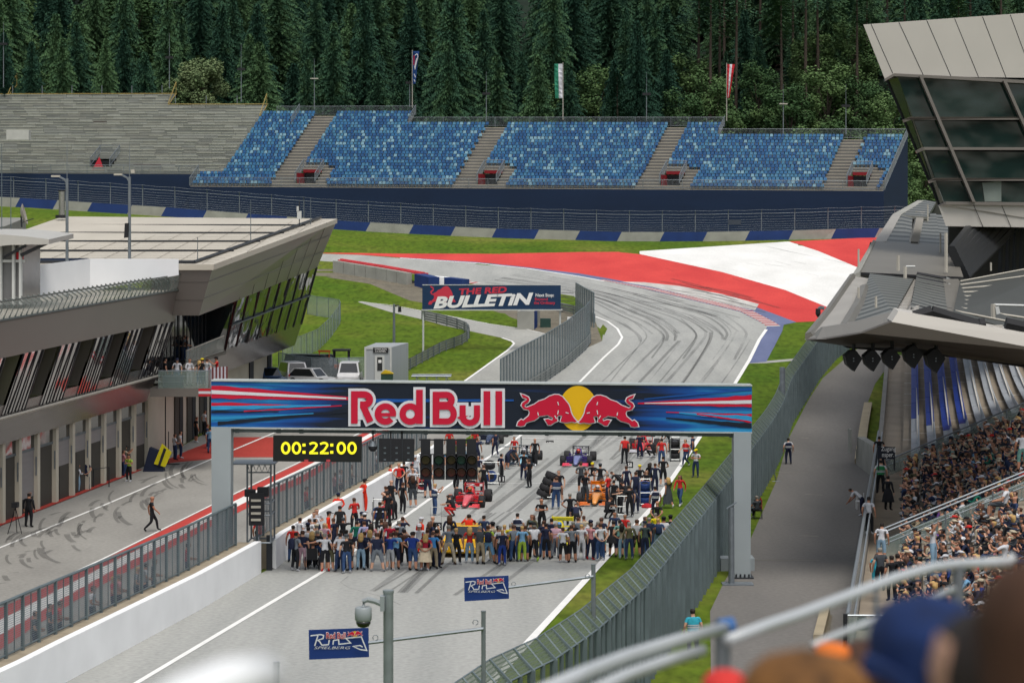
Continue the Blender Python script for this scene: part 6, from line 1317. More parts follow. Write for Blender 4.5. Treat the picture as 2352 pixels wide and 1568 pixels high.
def tyrewall(label, pts, h, mats_, dth=1.0, name='tyre_barrier'):
    q = MB()
    for i, (a, b_) in enumerate(zip(pts, pts[1:])):
        a, b_ = ground(*a), ground(*b_); d = (b_-a).normalized(); s_ = V((-d.y, d.x, 0)).normalized(); q.hexa([a, b_, b_+s_*dth, a+s_*dth]+[p+V((0, 0, h)) for p in (a, b_, b_+s_*dth, a+s_*dth)], i % len(mats_))
    return tag(q.build(name, mats_), label, 'tyre barrier')
tyrewall('dark blue end block of the wrapped tyre barrier beside the concrete row', [(952, 657), (984, 665)], 1.3, [BLUW], 1.4)
tyrewall('white wrapped tyre barrier partly hidden behind the dark blue board', [(986, 660), (1020, 663), (1060, 668)], 1.2, [WALW, BLUW], 1.4)
tyrewall('blue and white tyre stack beside the pit entry road under the board', [(1195, 756), (1227, 757), (1240, 738)], 1.75, [BLUW, CONC], 1.6)
q = MB(); a = ground(1253, 752); q.box(a.x-.5, a.x+.5, a.y, a.y+.7, a.z, a.z+.85); tag(q.build('green_bin', mat('bin_green', '#2c4a44', .5, .1)), 'small dark green bin beside the tyre stack', 'bin')
mchair = MB(); a = ground(1310, 752)
for dx in (-.25, .25):
    for dy in (0, .45): mchair.cyl(a+V((dx, dy, 0)), a+V((dx, dy, 1.0 if dy else .45)), .03, n=4)
mchair.box(a.x-.27, a.x+.27, a.y, a.y+.47, a.z+.42, a.z+.47); mchair.box(a.x-.27, a.x+.27, a.y+.43, a.y+.47, a.z+.6, a.z+1.0); tag(mchair.build('white_chair', TW), 'small white plastic chair behind the corner fence', 'chair')
# pole with camera on the mound
t = thing('camera_post', 'slim white post with dark camera on the grass mound behind the container', 'camera post', ground(905, 790)); q = MB(); a = ground(905, 790); q.cyl(a, P(905, 698, a.y), .13, .1, 8); q.build('pole', GALV, t); q = MB(); p = P(912, 702, a.y); q.tube([P(905, 701, a.y), P(917, 702, a.y)], .06, 5); p = P(918, 709, a.y); q.cyl(p+V((0, 0, -.3)), p+V((0, 0, .2)), .16, .14, 10); q.build('camera', BLK, t)
# aluminium stand near the banner top and scaffold tower at the pit wall
t = thing('metal_platform', 'low aluminium truss platform on the grass just above the banner', 'platform', ground(990, 884)); q = MB(); a, b_ = P(945, 864, 189), P(1036, 864, 189); q.tube([a, b_], .07, 5); q.tube([a+V((0, 2, 0)), b_+V((0, 2, 0))], .07, 5); q.prism([a, b_, b_+V((0, 2, 0)), a+V((0, 2, 0))], (0, 0, .05))
for k in range(4):
    p = lerp(a, b_, (k+.5)/4); q.cyl(p, p-V((0, 0, 1.2)), .05, n=4); q.tube([p, p+V((.6, 0, -.9))], .03, 4)
q.build('truss', GALV, t)
def scaffold(name, label, u0, u1, vt, vb, Y, dy, levels, cat='scaffold'):
    t = thing(name, label, cat, P((u0+u1)/2, vb, Y)); x0, x1 = P(u0, 0, Y).x, P(u1, 0, Y).x; z1 = P(0, vt, Y).z; z0 = max(0, P(0, vb, Y).z)
    for x in (x0, x1):
        for y in (Y, Y+dy): q = MB(); q.cyl((x, y, z0), (x, y, z1), .045, n=6); q.build('upright', GALV, t)
    q = MB()
    for z in levels:
        z = lerp(z0, z1, z)
        for y in (Y, Y+dy): q.tube([(x0, y, z), (x1, y, z)], .035, 5)
        for x in (x0, x1): q.tube([(x, Y, z), (x, Y+dy, z)], .035, 5)
    for k in range(4): a = lerp(x0, x1, k/4); b_ = lerp(x0, x1, (k+1)/4); q.tube([(a, Y, z1), ((a+b_)/2, Y, z1-.35), (b_, Y, z1)], .02, 4)
    q.tube([(x0, Y, z1-.35), (x1, Y, z1-.35)], .03, 4); q.build('braces', GALV, t); return t, x0, x1, z0, z1
t, x0, x1, z0, z1 = scaffold('timing_scaffold', 'aluminium scaffold tower with black boxes behind the left gantry leg', 568, 622, 1066, 1246, 104.5, 1.6, (0, .35, .5, 1))
q = MB(); q.box(x0-.7, x1+.2, 104.3, 106.3, z1, z1+.05); q.build('roof_sheet', GALV, t)
q = MB(); zz = P(0, 1140, 104.4).z; q.box(x0-.1, x0+.35, 104.3, 104.7, zz, zz+.3); q.box(x0+.45, x1-.1, 104.3, 104.7, zz, zz+.4); zz = P(0, 1205, 104.4).z; q.box(x0+.1, x0+.75, 104.2, 104.5, zz, zz+1.4); q.build('control_box', BLK, t)
q = MB()
for k in range(4): zz2 = zz+.2+k*.28; q.box(x0+.2, x0+.62, 104.15, 104.2, zz2, zz2+.1)
q.build('rack_panel', CONL, t)
# ================= VEHICLES AND OBJECTS =======================================================
TYRE = mat('tyre_black', (.018, .018, .02), .75, .1); RIM = mat('rim_grey', '#7f8386', .35, .1, metal=.7); CARB = mat('carbon', (.015, .016, .02), .4, .1)
def wheel_mesh(r, w_, nseg=20, tm=0, rm=1):
    q = MB(); n = nseg; prof = [(r*.55, -w_*.46), (r*.9, -w_*.5), (r, -w_*.38), (r, w_*.38), (r*.9, w_*.5), (r*.55, w_*.46)]
    q.loft([[(x, rr_*math.cos(2*math.pi*i/n), rr_*math.sin(2*math.pi*i/n)) for i in range(n)] for rr_, x in prof], tm, cap=False)
    return q
def add_wheel(t, x, y, r, w_, tm, rimm):
    q = wheel_mesh(r, w_); q.v = [(a+x, b+y, c+r) for a, b, c in q.v]; wh = q.build('wheel', tm, t, True)
    q = MB(); q.cyl((x-w_*.4, y, r), (x+w_*.4, y, r), r*.56, r*.56, 14); q.cyl((x-w_*.45, y, r), (x+w_*.45, y, r), r*.16, r*.16, 8); q.build('rim', rimm, wh, False); return wh
def formula(label, loc, yaw, body, wing, nose, rw, helm, txt=None, wm=None, tstripe=None, group='racing cars standing on the grid'):
    t = thing('racing_car', label, 'racing car', (0, 0, 0), group); B_ = [mat('paint_'+body, body, .25, .05, spec=.6), CARB, mat('paint_'+wing, wing, .3, .05), mat('paint_'+nose, nose, .25, .04, spec=.6), mat('paint_'+rw, rw, .3, .05)]
    def ring(y, w_, zb, zt, n=10): # rounded box section
        return [(w_*math.copysign(abs(math.cos(a))**.6, math.cos(a)), y, (zb+zt)/2+(zt-zb)/2*math.copysign(abs(math.sin(a))**.7, math.sin(a))) for a in [2*math.pi*i/n for i in range(n)]]
    q = MB(); q.loft([ring(-2.25, .1, .12, .24), ring(-1.9, .15, .14, .36), ring(-1.3, .2, .2, .52), ring(-.8, .27, .18, .6), ring(-.35, .32, .12, .6)], 3)
    q.loft([ring(-.35, .32, .12, .6), ring(.15, .34, .1, .55), ring(.3, .34, .1, .62)], 0)
    q.loft([ring(.3, .26, .1, .8), ring(.5, .2, .1, .98), ring(1.0, .16, .12, .85), ring(1.9, .08, .2, .55)], 0)
    bo = q.build('body', B_, t, True)
    q = MB()
    for s_ in (-1, 1): q.loft([[(x*s_, y, z) for x, z in sec] for y, sec in ((-.25, ((.28, .1), (.72, .1), (.74, .46), (.3, .5))), (.3, ((.28, .08), (.78, .08), (.76, .45), (.3, .5))), (1.3, ((.15, .08), (.5, .08), (.45, .28), (.15, .4))))], 0)
    q.box(-.7, .7, -.4, 1.9, .04, .08, 1); q.build('sidepods', B_, t)
    q = MB()
    for s_ in (-1, 1):
        q.hexa([(s_*.24, -2.3, .1), (s_*.8, -2.35, .08), (s_*.8, -2.05, .12), (s_*.24, -2.0, .14), (s_*.24, -2.3, .12), (s_*.8, -2.35, .1), (s_*.8, -2.05, .16), (s_*.24, -2.0, .17)], 2)
        q.hexa([(s_*.4, -2.06, .16), (s_*.8, -2.06, .16), (s_*.8, -1.95, .22), (s_*.4, -1.95, .22), (s_*.4, -2.06, .18), (s_*.8, -2.06, .18), (s_*.8, -1.95, .24), (s_*.4, -1.95, .24)], 2); q.box(s_*.8-.015, s_*.8+.015, -2.4, -1.95, .05, .24, 2)
    q.box(-.18, .18, -2.22, -2.05, .1, .16, 1); q.build('front_wing', B_, t)
    q = MB(); q.hexa([(-.5, 2.0, .78), (.5, 2.0, .78), (.5, 2.12, .76), (-.5, 2.12, .76), (-.5, 1.98, .96), (.5, 1.98, .96), (.5, 2.14, .97), (-.5, 2.14, .97)], 4); q.box(-.5, .5, 1.85, 2.2, .5, .53, 4)
    for s_ in (-1, 1): q.box(s_*.51-.015, s_*.51+.015, 1.8, 2.25, .38, 1.0, 4)
    q.box(-.05, .05, 1.6, 1.95, .45, .8, 1); rwg = q.build('rear_wing', B_, t)
    q = MB()
    for s_ in (-1, 1):
        for y0, y1, z in ((-1.55, -1.0, .45), (-1.4, -.9, .25), (-1.55, -1.7, .3), (1.5, 1.2, .42), (1.5, 1.75, .25)): q.tube([(s_*.75, y0, z*.8+.05), (s_*.18, y1, z)], .02, 4)
    q.build('suspension', CARB, t)
    for s_ in (-1, 1):
        add_wheel(t, s_*.86, -1.5, .34, .32, TYRE, RIM); add_wheel(t, s_*.84, 1.5, .35, .4, TYRE, RIM)
        q = MB(); q.tube([(s_*.3, -.25, .62), (s_*.5, -.3, .64)], .02, 4); q.box(s_*.5-.07, s_*.5+.07, -.33, -.27, .6, .7); q.build('mirror', B_[0], t)
        if tstripe:
            q = MB(); q.prism([(s_*.86+.09*math.cos(a), -1.5-.36*math.sin(b_), .34+.36*math.cos(b_)) for a, b_ in ((3.14, -.2), (0, -.2), (0, 1.5), (3.14, 1.5))], (0, -.01, 0)); q.build('tyre_cover', mat('cover_'+tstripe, tstripe, .6), t)
    if txt: text(txt, V((-.46, 1.965, .8)), .13, .92, mat('letter_dark' if wm else 'letter_pale', wm or (.8, .8, .8), .5, 0), 'lettering', t, off=.02, depth=.008)
    t.location = loc; t.rotation_euler = (0, 0, yaw)
    # driver: head and shoulders in the cockpit
    q = MB(); n = 12
    q.loft([[(rx*math.cos(2*math.pi*i/n), cy+ry*math.sin(2*math.pi*i/n), z) for i in range(n)] for rx, ry, z, cy in ((.2, .1, .5, .12), (.22, .12, .6, .12), (.14, .09, .66, .12), (.07, .07, .69, .11), (.1, .12, .71, .1), (.125, .145, .78, .1), (.13, .15, .84, .1), (.11, .13, .91, .1), (.05, .06, .95, .1))])
    hm = [mat('suit_dark', '#2a3038', .8), mat('helmet_'+helm, helm, .25, .05), DGL]; q.m = [1 if f[0] >= 12*4 else 0 for f in q.f]; q.box(-.1, .1, -.055, .03, .79, .85, 2)
    d = q.build('person', hm, None, True); tag(d, 'helmeted driver sitting in the '+' '.join(label.split(' with ')[0].split(' standing')[0].split()[:10]), 'person', 'drivers seated in the grid cars'); d.location = loc; d.rotation_euler = (0, 0, yaw)
    return t
def car_at(u, v, frac=2.35): # front wing on pixel
    a = ground(u, v); return V((a.x+frac*.10, a.y+frac, a.z))
YW = R(-6.5)
formula('red racing car with orange tyre covers and number 21 wing, left side of the grid', car_at(1067, 1169), YW, '#d81e2c', '#e84a50', '#e8606a', '#c8242c', '#c87a3a', '21', None, '#e8661e')
formula('orange and black racing car standing on the right side of the grid', car_at(1366, 1164), YW, '#e8801c', '#e07838', '#f0a050', '#e87a10', '#d8d0d0')
formula('purple and pink racing car with lime wing ends in the middle of the grid', car_at(1322, 1073), YW, '#3a2a78', '#e8506a', '#7a82b4', '#2c2c34', '#e85030', 'CREPERA MILLS')
formula('black and pale blue racing car surrounded by four mechanics', car_at(1195, 1071), YW, '#14202c', '#20303c', '#8cc4dc', '#181e28', '#e0e0e4', 'R&B   R&B')
formula('bright red racing car with white wing ends at the right rear of the grid', car_at(1474, 1041.5), YW, '#e01c28', '#c8c8d0', '#f04048', '#c01c24', '#30303c')
formula('yellow winged racing car mostly hidden behind the waiting crowd', V((P(1282, 1187, 117).x, 115, 0)), YW, '#d8c81c', '#d8c81c', '#d8c81c', '#f0e012', '#5090d8', 'ZOMMERZIND', (.25, .3, .05))
formula('dark navy racing car just below the gantry rail beside the white line', car_at(1120, 1022), YW, '#16203a', '#20304c', '#243458', '#14203c', '#c8ccd0')
# road vehicles
def road_car(name, label, cat, loc, yaw, L, W_, Hh, paint, kind='suv', group=None):
    t = thing(name, label, cat, (0, 0, 0), group); m = mat('paint_'+paint, paint, .25, .03, spec=.6); hz = .52*Hh if kind != 'van' else .5*Hh
    w2 = W_/2; f = {'suv': (.26, .33, .9, .98), 'hatch': (.28, .42, .82, .97), 'van': (.12, .25, .96, .99), 'sport': (.34, .5, .74, .98)}[kind]; y = lambda s_: -L/2+L*s_
    def sec(yy, ww, z0, z1, n=0): return [(-ww*.96, yy, z0), (ww*.96, yy, z0), (ww, yy, z0+(z1-z0)*.45), (ww*.93, yy, z1), (-ww*.93, yy, z1), (-ww, yy, z0+(z1-z0)*.45)]
    q = MB(); q.loft([sec(y(0), w2*.86, .25, hz*.78), sec(y(.03), w2*.96, .2, hz*.86), sec(y(f[0]), w2, .2, hz), sec(y(.9), w2, .22, hz), sec(y(.985), w2*.95, .24, hz*.96), sec(y(1), w2*.88, .3, hz*.85)])
    body = q.build('body', m, t)
    q = MB(); a = [(-w2*.9, y(f[0]), hz), (w2*.9, y(f[0]), hz), (w2*.9, y(f[3]), hz), (-w2*.9, y(f[3]), hz), (-w2*.74, y(f[1]), Hh), (w2*.74, y(f[1]), Hh), (w2*.74, y(f[2]), Hh), (-w2*.74, y(f[2]), Hh)]; q.hexa(a); q.build('cabin', m, t)
    def pane(i, j, k, l, ins=.08, o=.012):
        A_ = [V(a[x]) for x in (i, j, k, l)]; c = sum(A_, V((0, 0, 0)))/4; nrm = (A_[1]-A_[0]).cross(A_[3]-A_[0]).normalized(); q = MB(); P_ = [c+(p-c)*(1-ins*2)+nrm*o for p in A_]; q.add(P_, [(0, 1, 2, 3)]); q.build('window', DGL, t)
    pane(0, 1, 5, 4); pane(1, 2, 6, 5); pane(2, 3, 7, 6); pane(3, 0, 4, 7)
    r = .33 if kind != 'sport' else .34
    for s_ in (-1, 1):
        for yy in (.18, .8): add_wheel(t, s_*(w2-.11), y(yy), r, .22, TYRE, RIM)
        q = MB(); q.box(s_*w2*.62-.14, s_*w2*.62+.14, y(0)-.015, y(0)+.12, hz*.6, hz*.74); q.build('headlight', mat('lamp_glass', (.7, .7, .72), .15, 0, spec=.8), t)
        q = MB(); q.box(s_*w2*.7-.12, s_*w2*.7+.12, y(1)-.1, y(1)+.02, hz*.66, hz*.9); q.build('tail_light', mat('lamp_red', (.45, .02, .02), .3, 0), t)
    q = MB(); q.box(-w2*.6, w2*.6, y(0)-.02, y(0)+.1, .26, hz*.42); q.build('grille', BLK, t); q = MB(); q.box(-.26, .26, y(0)-.035, y(0), .42 if kind != 'sport' else .3, .53 if kind != 'sport' else .4); q.build('number_plate', TW, t)
    t.location = loc; t.rotation_euler = (0, 0, yaw); return t
def at(u, v): return ground(u, v)
road_car('parked_car', 'white parked estate car with dark windows beside the wing of the pit building', 'car', at(664, 880)+V((0, 1.5, 0)), R(200), 4.6, 1.9, 1.68, '#d8d9dc', 'suv', 'vehicles parked behind the banner')
road_car('parked_car', 'low white hatchback in front of the dark van', 'car', at(716, 886)+V((0, .5, 0)), R(62), 4.3, 1.8, 1.4, '#d4d6d8', 'hatch', 'vehicles parked behind the banner')
vn = road_car('parked_van', 'dark grey van with white lettering and roof lights', 'van', at(718, 871)+V((0, 2, 0)), R(68), 5.0, 2.0, 1.95, '#2c3238', 'van', 'vehicles parked behind the banner')
road_car('parked_car', 'small blue car half hidden beside the building wing', 'car', at(642, 882)+V((-.8, -1, 0)), R(30), 4.2, 1.8, 1.4, '#30486c', 'hatch', 'vehicles parked behind the banner')
am = road_car('rescue_car', 'white rescue car with blue side panels and red lettering beside the container', 'car', at(801, 884)+V((0, 1, 0)), R(0), 4.6, 1.95, 1.8, '#e4e6ea', 'suv', 'vehicles parked behind the banner')
q = MB(); q.box(-.7, .7, -.9, 1.6, 1.8, 1.88); q.build('roof_rack', WHST, am); q = MB()
for s_ in (-1, 1): q.hexa([(s_*.9, -.6, .9), (s_*.93, -.6, .9), (s_*.93, 1.2, .9), (s_*.9, 1.2, .9), (s_*.72, -.3, 1.6), (s_*.76, -.3, 1.6), (s_*.76, 1.0, 1.6), (s_*.72, 1.0, 1.6)])
q.build('blue_panel', mat('panel_blue', '#1c50a0', .4), am)
sc_ = road_car('sports_car', 'yellow sports car seen from the front behind the waiting crowd', 'sports car', V((P(1067, 1287, 111).x, 111.5, 0)), YW, 4.5, 1.98, 1.22, '#f0b80c', 'sport')
# forklift
t = thing('forklift', 'black framed forklift with orange mast behind the rescue car', 'forklift', ground(783, 868)); a = ground(783, 868); q = MB()
for dx in (-.6, .6):
    for dy in (0, 1.5): q.cyl(a+V((dx, dy, .7)), a+V((dx, dy, 2.2)), .06, n=5)
q.prism([a+V((-.7, -.1, 2.2)), a+V((.7, -.1, 2.2)), a+V((.7, 1.7, 2.2)), a+V((-.7, 1.7, 2.2))], (0, 0, .12)); q.build('cab_frame', BLK, t); q = MB(); q.box(a.x-.65, a.x+.65, a.y, a.y+2, a.z+.3, a.z+1.1); q.build('chassis', mat('fork_orange', '#b8501c', .5, .1), t)
q = MB(); q.box(a.x-1.9, a.x-.9, a.y+.5, a.y+.6, a.z+2.1, a.z+2.25); q.cyl(a+V((-1.8, .5, .2)), a+V((-1.8, .5, 2.2)), .05, n=4); q.cyl(a+V((-1.0, .5, .2)), a+V((-1.0, .5, 2.2)), .05, n=4); q.build('mast', mat('fork_orange', '#b8501c'), t)
for dx in (-.6, .6):
    for dy in (.3, 1.7): q = wheel_mesh(.3, .22, 14); q.v = [(x+a.x+dx, y+a.y+dy, z+a.z+.3) for x, y, z in q.v]; q.build('wheel', TYRE, t)
# container
t = thing('office_container', 'pale grey office container with a black sign above its door', 'container', ground(858, 893)); YC = 189; x0, x1 = P(837, 0, YC).x, P(899, 0, YC).x; zt, zb = P(0, 797, YC).z, zg(x0, YC)
CT = mat('container_grey', '#aeb4b8', .6, .06, 6, stretch=(1, 1, .02)); q = MB(); q.hexa([(x0, YC, zb), (x1, YC, zb), (x1+1.1, YC+5.5, zb), (x0+.6, YC+5.5, zb), (x0, YC, zt), (x1, YC, zt), (x1+1.1, YC+5.5, zt+.1), (x0+.6, YC+5.5, zt+.1)]); q.build('body', CT, t)
q = MB()
for xx in (x0, x1-.12): q.box(xx, xx+.14, YC-.05, YC, zb, zt+.02)
q.box(x0+.14, x1-.12, YC-.05, YC, zt-.16, zt+.02); q.build('frame', WHST, t)
q = MB(); q.prism([P(857, 798, YC-.08), P(892, 798.5, YC-.08), P(892, 810, YC-.08), P(857, 809.5, YC-.08)], (0, .06, 0)); q.build('sign', BLK, t); ptext('STRECKEN', 861, 799.5, 888, 803.5, YC-.1, TW, t, .0); ptext('STAFFEL', 862, 805, 887, 808.8, YC-.1, TW, t, .0)
q = MB(); q.prism([P(861, 816, YC-.07), P(883, 816, YC-.07), P(883, 880, YC-.07), P(861, 880, YC-.07)], (0, .06, 0)); d = q.build('door', WHST, t); q = MB(); q.prism([P(866.5, 820, YC-.1), P(878, 820, YC-.1), P(878, 851, YC-.1), P(866.5, 851, YC-.1)], (0, .03, 0)); q.build('window', DGL, d); q = MB(); q.prism([P(869, 826, YC-.12), P(876, 826, YC-.12), P(876, 833, YC-.12), P(869, 833, YC-.12)], (0, .02, 0)); q.build('notice', TW, d)
t = thing('wheelie_bin', 'green bin with a yellow lid by the container door', 'bin', ground(888, 890)); YC = 186; x0, x1 = P(875, 0, YC).x, P(902, 0, YC).x; zb = zg(x0, YC); zz = P(0, 858, YC).z; q = MB(); q.box(x0, x1, YC, YC+.7, zb, zz); q.build('body', mat('bin_dark_green', '#2f4a3c', .5, .1), t); q = MB(); q.prism([(x0-.05, YC-.05, zz), (x1+.05, YC-.05, zz), (lerp(x0, x1, .7), YC-.05, zz+.2), (lerp(x0, x1, .3), YC-.05, zz+.28)], (0, .8, 0)); q.build('lid', mat('bin_yellow', '#d8b820', .5, .05), t)
# tyres and trolleys
TBL = mat('tyre_blanket_blue', '#1c3c78', .7, .15, 3); TRD = mat('tyre_blanket_red', '#b83a44', .7, .15, 3); STL = mat('trolley_steel', '#a8acac', .35, .1, metal=.6)
def tyre(c, ax, m, label, r=.34, w_=.34, rim=True):
    t = thing('spare_tyre', label, 'tyre', c, 'spare tyres on trolleys'); q = wheel_mesh(r, w_, 18); rot = V((1, 0, 0)).rotation_difference(V(ax)).to_matrix(); q.v = [tuple(rot @ V(p)+V(c)) for p in q.v]; q.build('tyre', m, t, True)
    if rim: a = V(ax).normalized(); q = MB(); q.cyl(V(c)-a*w_*.36, V(c)+a*w_*.36, r*.56, r*.56, 12); q.cyl(V(c)-a*w_*.42, V(c)+a*w_*.42, r*.2, r*.2, 8); q.build('rim', RIM if m is TYRE else CARB, t)
    return t
def trolley(u, v, w_, dp, h, label, tyres, lean=0):
    a = ground(u, v); t = thing('tyre_trolley', label, 'trolley', a, 'steel trolleys on the grid'); q = MB()
    for dx in (-w_/2, w_/2): q.tube([a+V((dx, 0, .12)), a+V((dx+lean, 0, h-.1)), a+V((dx*.9+lean, .05, h))], .025, 5); q.tube([a+V((dx, dp, .12)), a+V((dx+lean, dp, h))], .025, 5); q.tube([a+V((dx, 0, .14)), a+V((dx, dp, .14))], .025, 5); q.tube([a+V((dx+lean, 0, h)), a+V((dx+lean, dp, h))], .02, 5)
    for hh in (.14, .5*h, h): q.tube([a+V((-w_/2+lean*hh/h, 0, hh)), a+V((w_/2+lean*hh/h, 0, hh))], .022, 5)
    q.build('frame', STL, t)
    for dx in (-w_/2, w_/2): q = wheel_mesh(.09, .05, 10); q.v = [(x+a.x+dx, y+a.y, z+a.z+.09) for x, y, z in q.v]; q.build('castor', TYRE, t)
    for (dx, dy, z, ax, m, lb) in tyres: tyre(a+V((dx+lean*z/h, dy, z)), ax, m, lb)
    return t
trolley(874, 1203, .8, .9, 1.25, 'steel trolley with blue and red wrapped tyres among the crew at the pit wall', [(-.12, .3, .5, (.5, -1, 0), TBL, 'blue wrapped tyre low on the trolley beside the pit wall'), (.2, .7, .52, (.5, -1, 0), TRD, 'red wrapped tyre low on the trolley beside the pit wall')])
tyre(ground(908, 1128)+V((0, .5, .62)), (1, -.4, 0), TYRE, 'bare black tyre held up by crew at the pit wall', .42, .4)
trolley(968, 1133, .5, .9, 1.1, 'low trolley with red rimmed tyre behind the long haired man', [(0, .3, .52, (.2, -1, 0), TRD, 'tyre with a red wheel on the low trolley left of the white line')])
trolley(1128, 1114, 1.0, .8, 1.35, 'steel trolley with a blue tyre and black cover left of the number board', [(0, .3, .5, (0, -1, 0), TBL, 'blue wrapped tyre on the trolley left of the number 11 board'), (-.1, .5, 1.15, (0, -.4, 1), TYRE, 'black tyre lying on top of the trolley left of the number 11 board')])
trolley(1482, 1163, .55, .7, 1.5, 'upright trolley of blue tyres with a curved handle at the right edge line', [(0, .35, z, (0, -.25, 1), TBL, 'blue wrapped tyre, %s in the pile on the right upright trolley' % n_) for z, n_ in ((.35, 'lowest'), (.72, 'middle'), (1.1, 'topmost'))])
trolley(1434, 1187, .75, .6, 1.1, 'empty steel frame trolley behind the red shirted old man', [])
trolley(1551, 1060, .6, .7, 1.6, 'black tyre trolley beside the right rear red car', [(0, .35, z, (0, -.2, 1), TYRE, 'black tyre, %s on the trolley beside the bright red car' % n_) for z, n_ in ((.4, 'lowest'), (.8, 'middle'), (1.2, 'topmost'))])
t = trolley(1256, 1147, .6, .3, 1.3, 'black barrel shaped tyre stack tipped back on its trolley', [], .55)
for k in range(4): tyre(ground(1256, 1147)+V((-.18+.16*k, .3, .3+.33*k)), (.45, 0, 1), TYRE, 'black tyre in the tipped stack, %s' % ('lowest', 'second from the bottom', 'second from the top', 'topmost')[k], .4, .33, False)
q = MB(); a = ground(1487, 1166); q.loft([[a+V((.3*r_*math.cos(x), .2*r_*math.sin(x), z)) for x in [2*math.pi*i/10 for i in range(10)]] for r_, z in ((1, .0), (1.1, .08), (.9, .2), (.3, .25))]); tag(q.build('red_bag', mat('bag_red', '#c8242c', .7, .15, 4)), 'bright red bag on the ground at the foot of the blue tyre trolley', 'bag')
q = MB(); a = ground(626, 1306); q.hexa([a+V((-.1, 0, 0)), a+V((.15, 0, 0)), a+V((.15, .3, 0)), a+V((-.1, .3, 0)), a+V((-.35, .2, .95)), a+V((-.15, .2, .95)), a+V((-.15, .45, .95)), a+V((-.35, .45, .95))]); tag(q.build('black_case', BLK), 'tall black case leaning against the end of the second pit wall', 'case')
q = MB(); a = ground(617, 1310); q.box(a.x-.1, a.x+.15, a.y, a.y+.2, 0, 1.55); tag(q.build('gate_post', DKST), 'dark steel gate post in the gap of the pit wall', 'post')
def board(u, v, s, label, pole=False):
    a = P(u, v, F*14.2/(v-VH)); t = thing('grid_board', label, 'number board', a, 'black grid number boards'); w_ = .2+.06*(len(s) == 3); q = MB(); q.box(a.x-w_, a.x+w_, a.y, a.y+.03, a.z-.19, a.z+.19); q.build('panel', BLK, t); text(s, V((a.x-w_*.62, a.y-.02, a.z-.12)), .24, w_*1.25, TW, 'lettering', t, off=.02, depth=0)
    q = MB(); q.cyl((a.x, a.y+.05, max(0, zg(a.x, a.y))), (a.x, a.y+.05, a.z-.15 if not pole else a.z+.3), .015, n=5); q.build('pole', STL, t)
board(1006, 1208, '22', 'black number 22 board behind the dirndl woman'); board(1152, 1099.5, '11', 'black number 11 board right of the steel trolley'); board(1263, 1017.7, '101', 'black number 101 board ahead of the purple car'); board(1446.7, 1067, '58', 'black number 58 board in front of the bright red car'); board(1471, 1041, '51', 'black number 51 board by the nose of the bright red car'); board(1424, 1097, '46', 'black number 46 board on a pole behind the orange car', True)
q = MB(); a = ground(1001, 1232); 
for dx in (-.27, .27): q.cyl(a+V((dx, 0, .4)), a+V((dx, 0, 1.45)), .012, n=4)
q.tube([a+V((-.27, 0, 1.45)), a+V((.27, 0, 1.45))], .012, 4); q.tube([a+V((-.27, 0, 1.0)), a+V((.27, 0, 1.0))], .012, 4); tag(q.build('hoop_stand', STL), 'thin steel hoop frame above the number 22 board', 'frame')
q = MB(); Y = 146; 
for a, b_ in (((1086, 1005), (1086, 1033)), ((1144.5, 1025), (1197, 1025)), ((1144.5, 1003), (1144.5, 1025)), ((1197, 1003), (1197, 1025))): q.tube([P(*a, 102.9), P(*b_, 102.9)], .025, 4)
tag(q.build('hoop_stand', GALV), 'thin square steel frame hanging under the gantry', 'frame')
# wheelchair
def wheelchair(a):
    t = thing('wheelchair', 'black wheelchair seen from behind in the front row of the crowd', 'wheelchair', a); q = MB()
    q.box(a.x-.24, a.x+.24, a.y-.05, a.y+.4, .46, .52); q.prism([a+V((-.23, -.05, .5)), a+V((.23, -.05, .5)), a+V((.23, -.1, .98)), a+V((-.23, -.1, .98))], (0, .03, 0)); q.build('seat', BLK, t)
    for s_ in (-1, 1):
        q = wheel_mesh(.3, .04, 22); q.v = [(x+a.x+s_*.3, y+a.y+.1, z+.3) for x, y, z in q.v]; q.build('wheel', TYRE, t, True); q = MB(); q.tube([a+V((s_*.24, -.05, .5)), a+V((s_*.24, -.12, .95)), a+V((s_*.24, -.25, .98))], .015, 5); q.build('push_handle', STL, t); q = wheel_mesh(.09, .03, 10); q.v = [(x+a.x+s_*.22, y+a.y+.55, z+.09) for x, y, z in q.v]; q.build('castor', TYRE, t)
WC = ground(717, 1309); wheelchair(WC)
# things in front of the garages
q = MB(); a = ground(361, 1083); q.prism([a+V((-.9, 0, 0)), a+V((.4, 0, 0)), a+V((.2, .1, 1.2)), a+V((-.5, .1, 1.5))], (0, .7, 0), 0); q.prism([a+V((-.2, -.05, .5)), a+V((.5, -.05, .3)), a+V((.9, -.02, 1.2)), a+V((.3, -.02, 1.75))], (0, .12, 0), 1); q.prism([a+V((.05, -.08, .4)), a+V((.2, -.08, .36)), a+V((.58, -.05, 1.4)), a+V((.42, -.05, 1.5))], (0, .02, 0), 2)
tag(q.build('pit_board', [mat('cover_navy', '#14203c', .7, .1), mat('board_yellow', '#d8cc14', .5), BLK]), 'yellow and black striped board leaning on a dark covered stand by the garages', 'board')
q = MB(); a = ground(378, 1067); q.box(a.x-.1, a.x+.9, a.y, a.y+.9, 0, .12); q.cyl(a+V((.2, .4, .1)), a+V((.2, .4, 2.1)), .03, n=5); q.cyl(a+V((.0, .4, .5)), a+V((.0, .4, 5)), .04, n=5); tag(q.build('base_stand', BLK), 'black weighted base stand with a thin pole beside the white pit wall section', 'stand')
